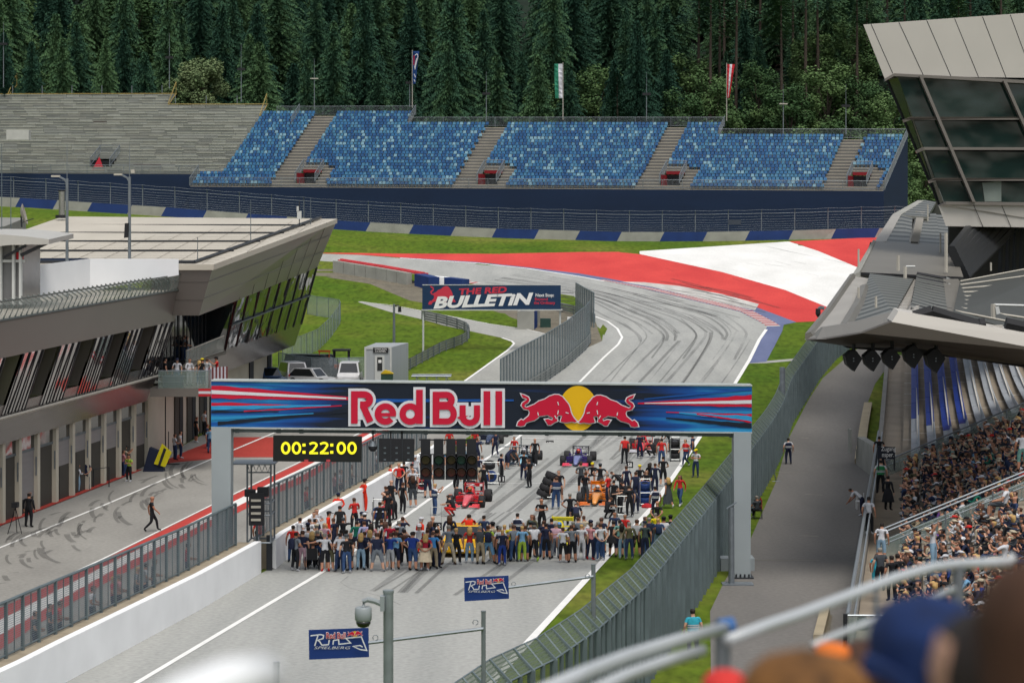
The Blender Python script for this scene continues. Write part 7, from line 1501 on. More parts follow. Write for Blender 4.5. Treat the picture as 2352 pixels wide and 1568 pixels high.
for i, (u, v, lb) in enumerate(((18, 1180, 'dark tubular hurdle in front of the first garage at the left edge'), (215, 1120, 'dark tubular hurdle in the garage bay beside the standing man'))):
    q = MB(); a = ground(u, v); q.tube([a, a+V((0, 0, 1.1)), a+V((.8, .6, 1.15)), a+V((.8, .6, 0))], .035, 5); tag(q.build('hurdle', DKST), lb, 'hurdle')
q = MB(); a = ground(34, 1226)
for dx, dy in ((-.35, 0), (.35, 0), (0, .5)): q.tube([a+V((dx, dy, 0)), a+V((0, .15, 1.3))], .02, 4)
q.box(a.x-.15, a.x+.15, a.y-.1, a.y+.35, 1.3, 1.55); tag(q.build('tripod_camera', BLK), 'video camera on a tripod in front of the leftmost garages', 'camera')
q = MB(); a = ground(1747, 1168); q.cyl(a, a+V((0, 0, .5)), .09, n=10); q.cyl(a+V((0, 0, .5)), a+V((0, 0, .6)), .04, n=6); tag(q.build('fire_extinguisher', mat('fire_red', '#b01c24', .35, .05)), 'red fire extinguisher on the road just right of the gantry leg', 'extinguisher')
q = MB(); a = ground(1738, 1192); q.box(a.x-.1, a.x+.3, a.y, a.y+.5, .42, .48); q.box(a.x-.1, a.x+.3, a.y+.45, a.y+.5, .48, .95)
for dx in (-.08, .28):
    for dy in (0, .48): q.cyl(a+V((dx, dy, 0)), a+V((dx, dy, .45)), .02, n=4)
tag(q.build('folding_chair', BLK), 'black folding chair on the road beside the gantry leg', 'chair')
q = MB(); a = ground(1783, 1105)
q.tube([a, a+V((-.3, .1, 1.4))], .03, 5); q.tube([a+V((-.25, 0, .0)), a+V((.25, 0, 0))], .03, 4); tag(q.build('boom_arm', GALD), 'thin grey boom stand on the service road by the fence', 'stand')
# ================= PEOPLE =====================================================================
J0 = {'pel': (0, 0, .93), 'wai': (0, -.01, 1.07), 'che': (0, -.01, 1.28), 'nec': (0, 0, 1.45), 'hb': (0, .01, 1.53), 'hd': (0, .02, 1.62), 'tp': (0, .01, 1.70),
      'hl': (-.09, 0, .88), 'kl': (-.11, .02, .48), 'al': (-.12, -.02, .08), 'tl': (-.14, .13, .035), 'sl': (-.165, -.01, 1.4), 'el': (-.24, -.04, 1.13), 'wl': (-.25, .04, .89), 'pl': (-.245, .06, .81), 'fl': (-.235, .08, .74)}
for k_ in ('h', 'k', 'a', 't', 's', 'e', 'w', 'p', 'f'): x_, y_, z_ = J0[k_+'l']; J0[k_+'r'] = (-x_, y_, z_)
RAD = {'pel': (.14, .105), 'wai': (.13, .095), 'che': (.16, .11), 'nec': (.06, .06), 'hb': (.062, .07), 'hd': (.092, .108), 'tp': (.066, .078), 'h': (.094, .1), 'k': (.064, .066), 'a': (.045, .05), 't': (.038, .03), 's': (.062, .06), 'e': (.042, .042), 'w': (.03, .028), 'p': (.036, .022), 'f': (.026, .016)}
BON = [('pel', 'wai'), ('wai', 'che'), ('che', 'nec'), ('nec', 'hb'), ('hb', 'hd'), ('hd', 'tp')]+[(a+s if a not in ('pel', 'che') else a, b+s) for s in 'lr' for a, b in (('pel', 'h'), ('h', 'k'), ('k', 'a'), ('a', 't'), ('che', 's'), ('s', 'e'), ('e', 'w'), ('w', 'p'), ('p', 'f'))]
def arms(j, **kw): j.update(kw); return j
def rotx(j, keys, c, deg):
    a = R(deg); cy, cz = c
    for k in keys: x, y, z = j[k]; dy, dz = y-cy, z-cz; j[k] = (x, cy+dy*math.cos(a)+dz*math.sin(a), cz-dy*math.sin(a)+dz*math.cos(a))
UP = ['wai', 'che', 'nec', 'hb', 'hd', 'tp']+[a+s for a in 'sewpf' for s in 'lr']
def pose(kind):
    j = dict(J0)
    if kind == 'hips': j.update(el=(-.36, -.06, 1.17), wl=(-.2, .03, 1.0), pl=(-.15, .07, .98), fl=(-.1, .1, .97), er=(.36, -.06, 1.17), wr=(.2, .03, 1.0), pr=(.15, .07, .98), fr=(.1, .1, .97))
    if kind == 'cross': j.update(el=(-.24, .03, 1.15), wl=(-.05, .2, 1.2), pl=(.04, .2, 1.22), fl=(.1, .18, 1.24), er=(.24, .03, 1.13), wr=(.06, .23, 1.15), pr=(-.03, .24, 1.17), fr=(-.1, .22, 1.18))
    if kind == 'behind': j.update(el=(-.25, -.12, 1.15), wl=(-.1, -.17, .95), pl=(-.03, -.17, .92), fl=(.03, -.16, .9), er=(.25, -.12, 1.15), wr=(.1, -.19, .96), pr=(.03, -.2, .93), fr=(-.03, -.19, .9))
    if kind == 'phone': j.update(el=(-.26, .14, 1.24), wl=(-.12, .32, 1.42), pl=(-.08, .36, 1.48), fl=(-.06, .37, 1.54), er=(.26, .14, 1.24), wr=(.12, .32, 1.42), pr=(.08, .36, 1.48), fr=(.06, .37, 1.54))
    if kind == 'onearm': j.update(er=(.36, .08, 1.38), wr=(.38, .2, 1.62), pr=(.37, .23, 1.69), fr=(.36, .24, 1.75))
    if kind == 'reach': j.update(el=(-.38, .08, 1.3), wl=(-.6, .12, 1.27), pl=(-.67, .13, 1.27), fl=(-.74, .14, 1.27))
    if kind == 'front': j.update(el=(-.24, .0, 1.12), wl=(-.14, .2, 1.06), pl=(-.08, .25, 1.07), fl=(-.03, .28, 1.09), er=(.24, .0, 1.12), wr=(.14, .2, 1.06), pr=(.08, .25, 1.07), fr=(.03, .28, 1.09))
    if kind == 'wide': j.update(hl=(-.1, 0, .87), kl=(-.17, .02, .47), al=(-.22, -.02, .08), tl=(-.26, .12, .035), hr=(.1, 0, .87), kr=(.17, .02, .47), ar=(.22, -.02, .08), tr=(.26, .12, .035))
    if kind == 'walk': j.update(kl=(-.09, .18, .52), al=(-.09, .22, .12), tl=(-.1, .36, .05), kr=(.09, -.04, .48), ar=(.09, -.33, .16), tr=(.09, -.24, .04), el=(-.22, -.14, 1.14), wl=(-.22, -.12, .9), pl=(-.21, -.1, .82), fl=(-.2, -.08, .76), er=(.22, .08, 1.14), wr=(.2, .24, .96), pr=(.19, .28, .9), fr=(.18, .31, .85))
    if kind == 'bend':
        rotx(j, UP, (0, .93), 55); j.update(wl=(-.2, .6, .68), pl=(-.18, .66, .62), fl=(-.17, .7, .57), wr=(.2, .62, .72), pr=(.18, .68, .66), fr=(.17, .72, .61)); j.update(el=(-.24, .46, .9), er=(.24, .46, .92))
    if kind == 'crouch':
        for k in j: x, y, z = j[k]; j[k] = (x, y-.08, z-.5) if k not in ('kl', 'kr', 'al', 'ar', 'tl', 'tr') else (x, y, z)
        rotx(j, UP, (-.08, .43), 28); j.update(hl=(-.1, -.06, .4), hr=(.1, -.06, .4), kl=(-.17, .34, .48), kr=(.17, .32, .46)); j.update(el=(-.27, .28, .62), wl=(-.15, .5, .6), pl=(-.1, .56, .6), fl=(-.05, .6, .6), er=(.27, .28, .62), wr=(.15, .5, .6), pr=(.1, .56, .6), fr=(.05, .6, .6))
    if kind in ('sit', 'lean', 'sitphone'):
        for k in j: x, y, z = j[k]; j[k] = (x, y, z-.45) if k not in ('al', 'ar', 'tl', 'tr', 'kl', 'kr') else (x, y, z)
        j.update(hl=(-.1, .03, .5), hr=(.1, .03, .5), kl=(-.14, .44, .5), kr=(.14, .44, .5), al=(-.13, .46, .1), ar=(.13, .46, .1), tl=(-.14, .62, .04), tr=(.14, .62, .04))
        j.update(el=(-.25, .08, .68), wl=(-.15, .28, .62), pl=(-.11, .34, .6), fl=(-.08, .39, .59), er=(.25, .08, .68), wr=(.15, .28, .62), pr=(.11, .34, .6), fr=(.08, .39, .59))
        if kind == 'lean': rotx(j, ['wai', 'che', 'nec', 'hb', 'hd', 'tp', 'sl', 'sr'], (0, .48), 32); j.update(el=(-.2, .38, .62), er=(.2, .38, .62), wl=(-.08, .56, .68), wr=(.08, .56, .68), pl=(-.03, .58, .72), pr=(.03, .58, .72), fl=(0, .6, .77), fr=(0, .6, .77))
        if kind == 'sitphone': j.update(wl=(-.1, .36, .86), wr=(.1, .36, .86), pl=(-.07, .38, .93), pr=(.07, .38, .93), fl=(-.05, .38, .98), fr=(.05, .38, .98), el=(-.24, .2, .76), er=(.24, .2, .76))
    return j
SLOT = ['skin', 'top', 'thigh', 'shin', 'shoe', 'hair', 'forearm']
BLANK = [mat('person_slot_'+n_, (.3, .3, .3), .8, 0) for n_ in SLOT]
def body_mesh(kind, fat=1.0):
    j = pose(kind); names = list(j); me = bpy.data.meshes.new('person'); idx = {n_: i for i, n_ in enumerate(names)}
    me.from_pydata([j[n_] for n_ in names], [(idx[a], idx[b]) for a, b in BON], [])
    o = bpy.data.objects.new('tmp', me); sc.collection.objects.link(o); sm = o.modifiers.new('s', 'SKIN'); sm.use_smooth_shade = True; sm.branch_smoothing = .6
    ly = me.skin_vertices[0] if me.skin_vertices else None
    for n_ in names:
        r_ = RAD.get(n_) or RAD[n_[0]]; k = fat if n_ in ('pel', 'wai', 'che') or n_[0] in 'h' else 1; me.skin_vertices[0].data[idx[n_]].radius = (r_[0]*k, r_[1]*k); me.skin_vertices[0].data[idx[n_]].use_root = n_ == 'pel'
    ss = o.modifiers.new('u', 'SUBSURF'); ss.levels = 1; ss.render_levels = 1
    dg = bpy.context.evaluated_depsgraph_get(); dg.update(); ev = o.evaluated_get(dg); m2 = bpy.data.meshes.new_from_object(ev); bpy.data.objects.remove(o)
    m2.name = 'person_'+kind; m2.materials.clear()
    for b in BLANK: m2.materials.append(b)
    hb, hd, tp = V(j['hb']), V(j['hd']), V(j['tp']); up = (tp-hb).normalized(); fw = V((0, 1, 0)); fw = (fw-up*fw.dot(up)).normalized()
    seg = [(a, b, V(j[a]), V(j[b])) for a, b in BON]
    for p in m2.polygons:
        c = p.center; best = None
        for a, b, A_, B_ in seg:
            d = B_-A_; t_ = max(0, min(1, (c-A_).dot(d)/d.length_squared)); r_ = (RAD.get(b) or RAD[b[0]])[0]; D = (c-(A_+d*t_)).length-r_*.6
            if best is None or D < best[0]: best = (D, a, b, t_)
        _, a, b, t_ = best; ka, kb = a[0], b[0]
        if b in ('hd', 'tp') or (b == 'hb' and t_ > .6):
            h = (c-hd); mi = 5 if h.dot(up) > .045 or (h.dot(fw) < .015 and h.dot(up) > -.07) else 0
        elif b == 'hb': mi = 0
        elif b in ('wai',): mi = 1 if t_ > .35 else 2
        elif b in ('che', 'nec') or (a == 'che'): mi = 1
        elif a == 'pel': mi = 2
        elif b[0] == 'k': mi = 2
        elif b[0] == 'a': mi = 3 if t_ < .85 else 4
        elif b[0] == 't': mi = 4
        elif b[0] == 'e': mi = 1 if t_ < .62 else 6
        elif b[0] == 'w': mi = 6 if t_ < .95 else 0
        else: mi = 0
        p.material_index = mi
    # nose
    return m2
PM = {}
def pmesh(kind, fat=1.0):
    if (kind, fat) not in PM: PM[(kind, fat)] = (body_mesh(kind, fat), pose(kind))
    return PM[(kind, fat)]
COL = dict(n='#1c2440', k='#181a20', w='#d8dae0', g='#7a828c', dg='#42484e', b='#1c3c8c', lb='#7cb0d8', sb='#4c9ae0', r='#d02a28', R='#e83418', o='#e86418', y='#e8d418', pk='#c88a90', gn='#0c6e5c', tl='#6c9c94', ol='#5a5840', kh='#a89a80', be='#c8bca4', cr='#d8c8ac', lv='#b0b0d8', j='#34507c', lj='#8cacc4', dj='#26385c', br='#5c4034', bl='#c8a468', bn='#4c3020', hk='#241c18', hg='#8c8880', bd='#c08a70', ds='#5c3a40', ck='#3c4c4c', lg='#a8acb0', lm='#a8c848', sk='#d0987c', wn='#b0203c', mg='#c8a4b4', sn='#c8a088', pp='#6c4890', tq='#38b0c8', gv='#2c8a54')
def cm(k, kind='cloth'): return mat('%s_%s' % (kind, k), COL[k], .85 if kind == 'cloth' else .7, .12, 9)
SKT = [mat('skin_a', '#c48f74', .6, .06, 5), mat('skin_b', '#b57f64', .6, .06, 5), mat('skin_c', '#d3a389', .6, .06, 5)]
rpn = random.Random(77); HAIRM = {}
def person(loc, kind, yaw, top, bot, leg, hair, label, group=None, shoe=None, sleeve='S', h=1.74, long=False, skirt=None, fat=1.0, cap=None, scale=None, pack=None, vest=None, cat='person'):
    me, j = pmesh(kind, fat); o = bpy.data.objects.new('person', me); sc.collection.objects.link(o); sk = SKT[rpn.randint(0, 2)]; k = h/1.76
    ms = [sk, cm(top), cm(bot), sk if leg == 'S' else cm(bot), cm(shoe or rpn.choice(('w', 'k', 'k', 'lg', 'dg'))), cm(hair, 'hair') if hair != 'bd' else sk, cm(top) if sleeve == 'L' else sk]
    for i, m in enumerate(ms): o.material_slots[i].link = 'OBJECT'; o.material_slots[i].material = m
    yaw += rpn.uniform(-14, 14) if kind in ('stand', 'wide', 'hips', 'front', 'cross') else 0
    o.location = loc; o.rotation_euler = (R(rpn.uniform(-2, 2)), R(rpn.uniform(-1.8, 1.8)), R(yaw)); wx = k*rpn.uniform(1.15, 1.27); o.scale = (wx, wx, k); tag(o, label, cat, group)
    def kid(nm, mb, m, smooth=True): c = mb.build(nm, m, None, smooth); c.parent = o; return c
    hd, hb, tp, ne = V(j['hd']), V(j['hb']), V(j['tp']), V(j['nec']); up = (tp-hb).normalized()
    if long:
        q = MB(); n = 10; dn = V((0, -.3, -1)).normalized() if kind not in ('bend',) else V((0, .1, -1)); c0 = hd+V((0, -.02, .03)); rings = []
        for t_, rx, ry in ((0, .095, .1), (.35, .105, .09), (.7, .11, .06), (1, .07, .035)): c = c0+V((0, -.035-.05*t_, -.36*t_)); rings.append([c+V((rx*math.cos(2*math.pi*i/n), ry*math.sin(2*math.pi*i/n), 0)) for i in range(n)])
        q.loft(rings); kid('hair', q, cm(hair, 'hair'))
    if skirt:
        q = MB(); n = 14; L = {'s': .38, 'm': .62, 'l': .8}[skirt[0]]; P_ = V(j['wai']); rings = []
        for t_, rx, ry in ((0, .14, .11), (.3, .19, .16), (1, .27, .23)): rings.append([(P_.x+rx*math.cos(2*math.pi*i/n)*(1+.05*(i % 2)*t_), P_.y+ry*math.sin(2*math.pi*i/n), P_.z-.02-L*t_) for i in range(n)])
        q.loft(rings, cap=False); kid('skirt', q, cm(skirt[1:]), False)
    if cap:
        q = MB(); n = 12; rings = [[hd+up*z+V((rx*math.cos(2*math.pi*i/n), ry*math.sin(2*math.pi*i/n), 0)) for i in range(n)] for z, rx, ry in ((.015, .094, .108), (.06, .09, .103), (.1, .065, .075), (.115, .02, .025))]
        q.loft(rings); c = hd+up*.03; q.add([c+V((-.075, .08, 0)), c+V((.075, .08, 0)), c+V((.06, .19, -.02)), c+V((-.06, .19, -.02)), c+V((-.075, .08, -.012)), c+V((.075, .08, -.012)), c+V((.06, .19, -.03)), c+V((-.06, .19, -.03))], [(0, 1, 2, 3), (7, 6, 5, 4), (2, 6, 7, 3), (0, 3, 7, 4), (1, 5, 6, 2)]); kid('cap', q, cm(cap))
    if vest:
        C_ = V(j['che']); W_ = V(j['wai']); q = MB(); n = 14; rings = [[(c.x+rx*math.cos(2*math.pi*i/n), c.y+ry*math.sin(2*math.pi*i/n), c.z+dz) for i in range(n)] for c, dz, rx, ry in ((W_, -.1, .165, .13), (W_, .05, .16, .125), (C_, 0, .185, .14), (C_, .12, .15, .11))]
        q.loft(rings, cap=False); v_ = kid('vest', q, cm(vest)); q = MB()
        for z in (.02, .12): c = lerp(W_, C_, z*3); q.loft([[(c.x+.187*math.cos(2*math.pi*i/n), c.y+.142*math.sin(2*math.pi*i/n), c.z+dz) for i in range(n)] for dz in (0, .04)], cap=False)
        b = q.build('reflective_band', mat('reflective', '#c8ccd0', .4, 0), None); b.parent = v_
    if pack:
        C_ = V(j['che']); q = MB(); q.loft([[(C_.x+w_*math.copysign(abs(math.cos(a))**.6, math.cos(a)), C_.y-.2+d_*math.copysign(abs(math.sin(a))**.6, math.sin(a)), C_.z+z) for a in [2*math.pi*i/12 for i in range(12)]] for z, w_, d_ in ((-.3, .12, .07), (-.24, .15, .1), (.0, .15, .11), (.12, .12, .08), (.16, .05, .03))])
        for s_ in (-1, 1): q.tube([C_+V((s_*.1, -.12, .13)), C_+V((s_*.11, .02, .16)), C_+V((s_*.12, .11, .05))], .018, 5)
        b = q.build('backpack', cm(pack), None, True); b.location = loc; b.rotation_euler = (0, 0, R(yaw)); b.scale = (k, k, k); tag(b, 'backpack worn by the '+' '.join(label.split()[:11]), 'backpack')
    return o
def head_at(u, v, h, zb=0):
    Y = F*(H-zb-h)/(v-VH)
    if zb == 0:
        for _ in range(6): z = zg((u-CX)*Y/F, Y); Y = F*(H-z-h)/(v-VH)
        return V(((u-CX)*Y/F, Y, zg((u-CX)*Y/F, Y)))
    return V(((u-CX)*Y/F, Y, zb))
G1 = 'people waiting across the track in front of the grid'; G2 = 'crew and guests among the grid cars'
def crowd(rows, grp, zb=0, dh=None):
    for r_ in rows:
        u, v, kind, yaw, top, bot, leg, hair, lab = r_[:9]; kw = r_[9] if len(r_) > 9 else {}; kw = dict(kw); h = kw.pop('h', 1.76+rpn.uniform(-.05, .05)); zz = kw.pop('zb', zb)
        hh = h*{'crouch': .72, 'bend': .8, 'sit': .745, 'lean': .7}.get(kind, .985)
        person(head_at(u, v, hh, zz), kind, yaw, top, bot, leg, hair, lab, grp, h=h, **kw)
# columns: u, v of the top of the head, pose, turn, top, bottom, legs S/L, hair, label
crowd([
 (677, 1219, 'front', -30, 'g', 'k', 'L', 'hk', 'man in grey tee and black trousers at the left end of the front row', dict(pack='n', shoe='w')),
 (694, 1215.4, 'stand', 0, 'n', 'mg', 'S', 'bn', 'broad man in navy tee and pale pink shorts', dict(fat=1.2, shoe='w')),
 (671, 1203.7, 'stand', 0, 'r', 'j', 'L', 'hk', 'man in red tee beside the pit wall, behind the grey tee'),
 (688, 1186, 'stand', -40, 'w', 'n', 'L', 'hk', 'man in white shirt by the pit wall behind the man in red'),
 (710, 1188.5, 'stand', -20, 'w', 'n', 'L', 'bn', 'short haired man in pale shirt behind the pink shorts'),
 (719, 1173, 'cross', 160, 'w', 'dg', 'L', 'bn', 'man in sunglasses and white shirt against the pit wall', dict(sleeve='L')),
 (729, 1165.6, 'cross', -140, 'w', 'dj', 'L', 'br', 'tall man in white shirt with folded arms at the pit wall', dict(h=1.85)),
 (756, 1173, 'stand', -100, 'R', 'R', 'L', 'hk', 'marshal in red overall and black cap in the crowd', dict(sleeve='L', cap='k')),
 (709, 1199, 'stand', 0, 'w', 'n', 'L', 'hk', 'man in navy cap and white tee in the left group', dict(cap='n')),
 (721, 1188.5, 'front', -60, 'w', 'g', 'L', 'hk', 'dark haired man reading a paper in the left group'),
 (728, 1202.5, 'stand', 10, 'be', 'kh', 'L', 'hg', 'man in a beige cap and beige shirt', dict(cap='be')),
 (714, 1217.8, 'front', 20, 'dg', 'k', 'L', 'bl', 'blond woman in grey tunic behind the wheelchair', dict(long=True, h=1.68)),
 (706.6, 1207, 'stand', 0, 'w', 'dj', 'L', 'hk', 'dark haired person in white tee in the left group'),
 (731, 1214, 'stand', 5, 'k', 'j', 'L', 'hg', 'man in black tee with green collar', dict(fat=1.15)),
 (747.6, 1221.9, 'reach', 10, 'w', 'k', 'S', 'hg', 'grey haired man in white tee pointing left', dict(shoe='r')),
 (758, 1222.5, 'hips', 0, 'k', 'ol', 'S', 'bn', 'man in black tee and olive shorts with hands on hips', dict(shoe='w')),
 (746, 1198.4, 'stand', 170, 'mg', 'j', 'L', 'bl', 'blond woman in pink striped top wearing sunglasses', dict(h=1.68, long=True)),
 (766.4, 1187, 'stand', 60, 'n', 'n', 'L', 'br', 'man in navy team shirt with yellow collar'),
 (780, 1159, 'stand', 0, 'k', 'k', 'L', 'hk', 'man in black crew tee behind the hooded person', dict(fat=1.15)),
 (775.4, 1131, 'behind', 10, 'R', 'R', 'L', 'hk', 'marshal in red overall standing at the pit wall', dict(sleeve='L', cap='n')),
 (787, 1185, 'onearm', 0, 'k', 'k', 'L', 'dg', 'person in black hooded top holding up a phone', dict(sleeve='L')),
 (814.4, 1140.4, 'cross', 40, 'r', 'k', 'L', 'bn', 'man in red and navy tee with folded arms at the pit wall'),
 (816.8, 1193, 'stand', 0, 'gn', 'n', 'L', 'hk', 'man in a dark green hooded jacket', dict(sleeve='L')),
 (779, 1221, 'front', 20, 'w', 'dj', 'L', 'hk', 'man in white shirt and dark jeans, front row left'),
 (786, 1213.7, 'stand', 0, 'w', 'dj', 'L', 'hk', 'dark haired man in white polo behind the white shirted man'),
 (795, 1213.7, 'front', -20, 'w', 'dj', 'L', 'hk', 'man in white shirt with folded sleeves left of the black cap'),
 (797, 1224.8, 'stand', 10, 'k', 'j', 'L', 'hg', 'man in black tee and grey cap, front row', dict(cap='dg')),
 (805.5, 1221, 'stand', 80, 'k', 'dg', 'S', 'bd', 'bald man in black tee bending toward his neighbour'),
 (828.5, 1220.7, 'hips', -5, 'n', 'lj', 'L', 'bl', 'blond woman in navy tee and pale jeans', dict(h=1.72, long=True, shoe='k')),
 (837, 1217.8, 'stand', 0, 'n', 'k', 'L', 'bn', 'man in navy tee and black trousers beside the blond woman'),
 (836, 1194, 'stand', 30, 'lv', 'n', 'L', 'bn', 'brown haired man in lavender shirt', dict(sleeve='L')),
 (852, 1199, 'stand', 0, 'pk', 'dj', 'L', 'hk', 'woman with long black hair behind the lavender shirt', dict(h=1.7, long=True)),
 (848.4, 1214, 'stand', 0, 'w', 'j', 'L', 'bl', 'woman with long wavy blond hair and white top', dict(h=1.68, long=True)),
 (830.8, 1174.4, 'stand', 0, 'n', 'k', 'L', 'hg', 'crouched looking man in navy cap and jacket', dict(sleeve='L', cap='n')),
 (840, 1176.7, 'stand', 0, 'n', 'k', 'L', 'hk', 'person in a white backed cap', dict(cap='w')),
 (867, 1220.7, 'wide', 0, 'n', 'g', 'S', 'bn', 'man in navy tee with red and yellow back print and grey shorts', dict(fat=1.15, shoe='lg')),
 (896, 1221.3, 'phone', -10, 'b', 'lg', 'S', 'bn', 'youth in blue tee and pale grey shorts with hand at face', dict(h=1.72, shoe='w')),
 (894, 1196.7, 'walk', 0, 'wn', 'j', 'L', 'hk', 'man in white and dark red tee with blue jeans'),
 (876, 1188.5, 'stand', 20, 'k', 'k', 'L', 'bn', 'man in black tee with green sleeve patch'),
 (884.7, 1193.7, 'stand', 0, 'w', 'dj', 'L', 'br', 'woman with very long brown hair', dict(h=1.7, long=True)),
 (907.6, 1217.8, 'stand', -10, 'lb', 'n', 'S', 'bn', 'man in loose light blue shirt and navy shorts', dict(fat=1.15, shoe='k')),
 (916.4, 1192.6, 'stand', 10, 'g', 'dg', 'L', 'hg', 'man with grey hair in a grey shirt'),
 (926, 1184, 'phone', 0, 'n', 'n', 'L', 'bn', 'man in dark blue tee raising his arms'),
 (912, 1206.6, 'stand', 0, 'k', 'k', 'L', 'hk', 'man in white cap and black shirt', dict(cap='w')),
 (930.4, 1213, 'phone', 0, 'br', 'k', 'L', 'hk', 'dark haired woman in striped brown top with raised hands', dict(h=1.68)),
 (948.6, 1217.8, 'hips', -15, 'b', 'j', 'S', 'hk', 'bearded man in royal blue polo and denim shorts', dict(fat=1.25, shoe='k')),
 (961.5, 1201, 'stand', 180, 'w', 'kh', 'L', 'lg', 'man in white shirt and pale cap facing the camera', dict(cap='w')),
 (965, 1186.7, 'stand', -60, 'R', 'R', 'L', 'w', 'marshal in red overall and white open helmet', dict(sleeve='L', cap='w')),
 (975, 1223, 'behind', 0, 'wn', 'be', 'S', 'bl', 'woman in red bodice and long cream skirt with long hair', dict(h=1.7, long=True, skirt='mcr', shoe='w')),
 (988.5, 1194, 'stand', -50, 'n', 'n', 'L', 'br', 'brown haired woman in navy top with a phone', dict(h=1.68, long=True)),
 (996.7, 1183, 'stand', -20, 'k', 'k', 'L', 'bd', 'shaven headed man in black tee below the number board'),
 (983.8, 1212, 'stand', 10, 'ds', 'k', 'L', 'bn', 'man in dark maroon shirt behind the cream skirt'),
 (995.5, 1217.8, 'stand', 0, 'sb', 'kh', 'L', 'br', 'man in bright blue polo and khaki trousers', dict(shoe='k')),
 (1003, 1213, 'stand', -20, 'k', 'n', 'L', 'hk', 'man with black backpack behind the bright blue polo', dict(pack='k')),
 (1034.8, 1180, 'stand', 0, 'n', 'n', 'L', 'bn', 'woman with dark hair, headphones and navy team jacket', dict(sleeve='L', long=True)),
 (1030.6, 1203, 'wide', 0, 'g', 'be', 'L', 'hg', 'tall man in blue grey tee and beige trousers', dict(h=1.86, shoe='br')),
 (1049.4, 1209.6, 'stand', 0, 'k', 'k', 'L', 'bl', 'woman with blond bob in black top and trousers', dict(h=1.72)),
 (1075, 1178, 'phone', 5, 'R', 'R', 'L', 'hk', 'marshal in bright orange red overall wearing headphones', dict(sleeve='L', fat=1.15)),
 (1078, 1206.6, 'stand', 0, 'r', 'lj', 'L', 'bl', 'woman with long blond hair in red sleeveless top before the yellow car', dict(h=1.72, long=True, shoe='w')),
 (1113, 1180.8, 'stand', 0, 'dj', 'n', 'L', 'hk', 'man in dark blue tee with white back print'),
 (1104, 1204.9, 'phone', -10, 'dg', 'kh', 'L', 'hg', 'man in charcoal tee and khaki trousers taking a photo', dict(fat=1.15)),
 (1122.7, 1203.7, 'wide', 0, 'lm', 'lb', 'S', 'bn', 'youth in pale green tee and pale blue shorts', dict(pack='n', shoe='k')),
 (1133, 1196.7, 'stand', 30, 'be', 'kh', 'L', 'hk', 'man in dark cap and beige shirt looking right', dict(cap='k')),
 (1142, 1206, 'stand', 0, 'k', 'k', 'S', 'bn', 'person in black cap, top and shorts', dict(cap='k', h=1.7)),
 (1151, 1204.9, 'stand', 0, 'w', 'dg', 'S', 'hg', 'grey haired man with white collar beside the blond girl'),
 (1161, 1202.5, 'stand', -10, 'w', 'n', 'L', 'bl', 'woman with streaked blond hair behind the tote bag', dict(h=1.7)),
 (1153, 1213.7, 'stand', 0, 'n', 'b', 'L', 'bl', 'woman with blond ponytail, navy tee and blue jeans', dict(h=1.68, shoe='w')),
 (1173.6, 1200, 'stand', -5, 'y', 'k', 'L', 'hg', 'man in bright yellow tee and black trousers'),
 (1181, 1202.5, 'front', 5, 'g', 'j', 'L', 'br', 'long haired man in grey tee and blue jeans', dict(fat=1.15)),
 (1191, 1175.6, 'front', 0, 'w', 'n', 'L', 'hk', 'steward in navy vest with reflective bands', dict(vest='n')),
 (1204.7, 1203.7, 'stand', 0, 'ol', 'dj', 'S', 'bn', 'man in olive tee and navy shorts', dict(fat=1.15, shoe='br')),
 (1198.8, 1204.9, 'stand', 0, 'lb', 'lm', 'L', 'bl', 'fair haired person in lime trousers', dict(h=1.7)),
 (1225.8, 1199, 'walk', 10, 'w', 'k', 'L', 'hg', 'man in white tee and black jeans with green trainers', dict(fat=1.15, shoe='lm', cap='k')),
 (1221, 1194.3, 'stand', -10, 'dg', 'g', 'S', 'hk', 'man in dark cap behind the white tee', dict(cap='ck')),
 (1249, 1192.6, 'stand', 0, 'n', 'j', 'L', 'bn', 'man in navy crew shirt left of the red and yellow print'),
 (1256, 1199, 'stand', 0, 'n', 'k', 'S', 'hk', 'man in navy tee with bull print and red jacket at his waist', dict(shoe='k')),
 (1220, 1179, 'stand', 150, 'ol', 'dg', 'L', 'br', 'long haired man in olive jacket facing the camera', dict(sleeve='L', long=True)),
 (1245.7, 1142.8, 'cross', 170, 'k', 'k', 'L', 'bd', 'bald man with folded arms holding a straw hat'),
 (1275.6, 1197.7, 'stand', 0, 'mg', 'g', 'L', 'hg', 'white haired man in pale lilac tee and grey trousers', dict(fat=1.15)),
 (1267.6, 1187.4, 'stand', 0, 'n', 'n', 'L', 'hk', 'man in navy tee in front of the yellow wing'),
 (1294, 1208, 'stand', 0, 'w', 'k', 'S', 'bn', 'woman in white top and black shorts with an arm around her', dict(h=1.68, shoe='w')),
 (1314.4, 1202.8, 'reach', 5, 'g', 'k', 'S', 'bn', 'man in blue grey shirt and black shorts hugging the woman', dict(shoe='k')),
 (1317.4, 1194, 'stand', -10, 'k', 'n', 'L', 'hg', 'man with grey curls in black behind the hugging pair'),
 (1334.2, 1201.3, 'stand', -10, 'w', 'w', 'L', 'bl', 'blond woman in white dress and white trousers', dict(h=1.7)),
 (1329.8, 1185, 'stand', -10, 'g', 'dg', 'L', 'bn', 'man in slate tee behind the woman in white'),
 (1340, 1181.6, 'phone', 10, 'be', 'kh', 'L', 'br', 'man in beige tee holding up a phone'),
 (1354.7, 1192.6, 'stand', 0, 'w', 'n', 'S', 'hk', 'man in white shirt behind the pink hooded top', dict(cap='n')),
 (1355.4, 1198.4, 'front', -40, 'pk', 'n', 'L', 'br', 'person in dusty pink hooded top and navy trousers', dict(sleeve='L', shoe='r')),
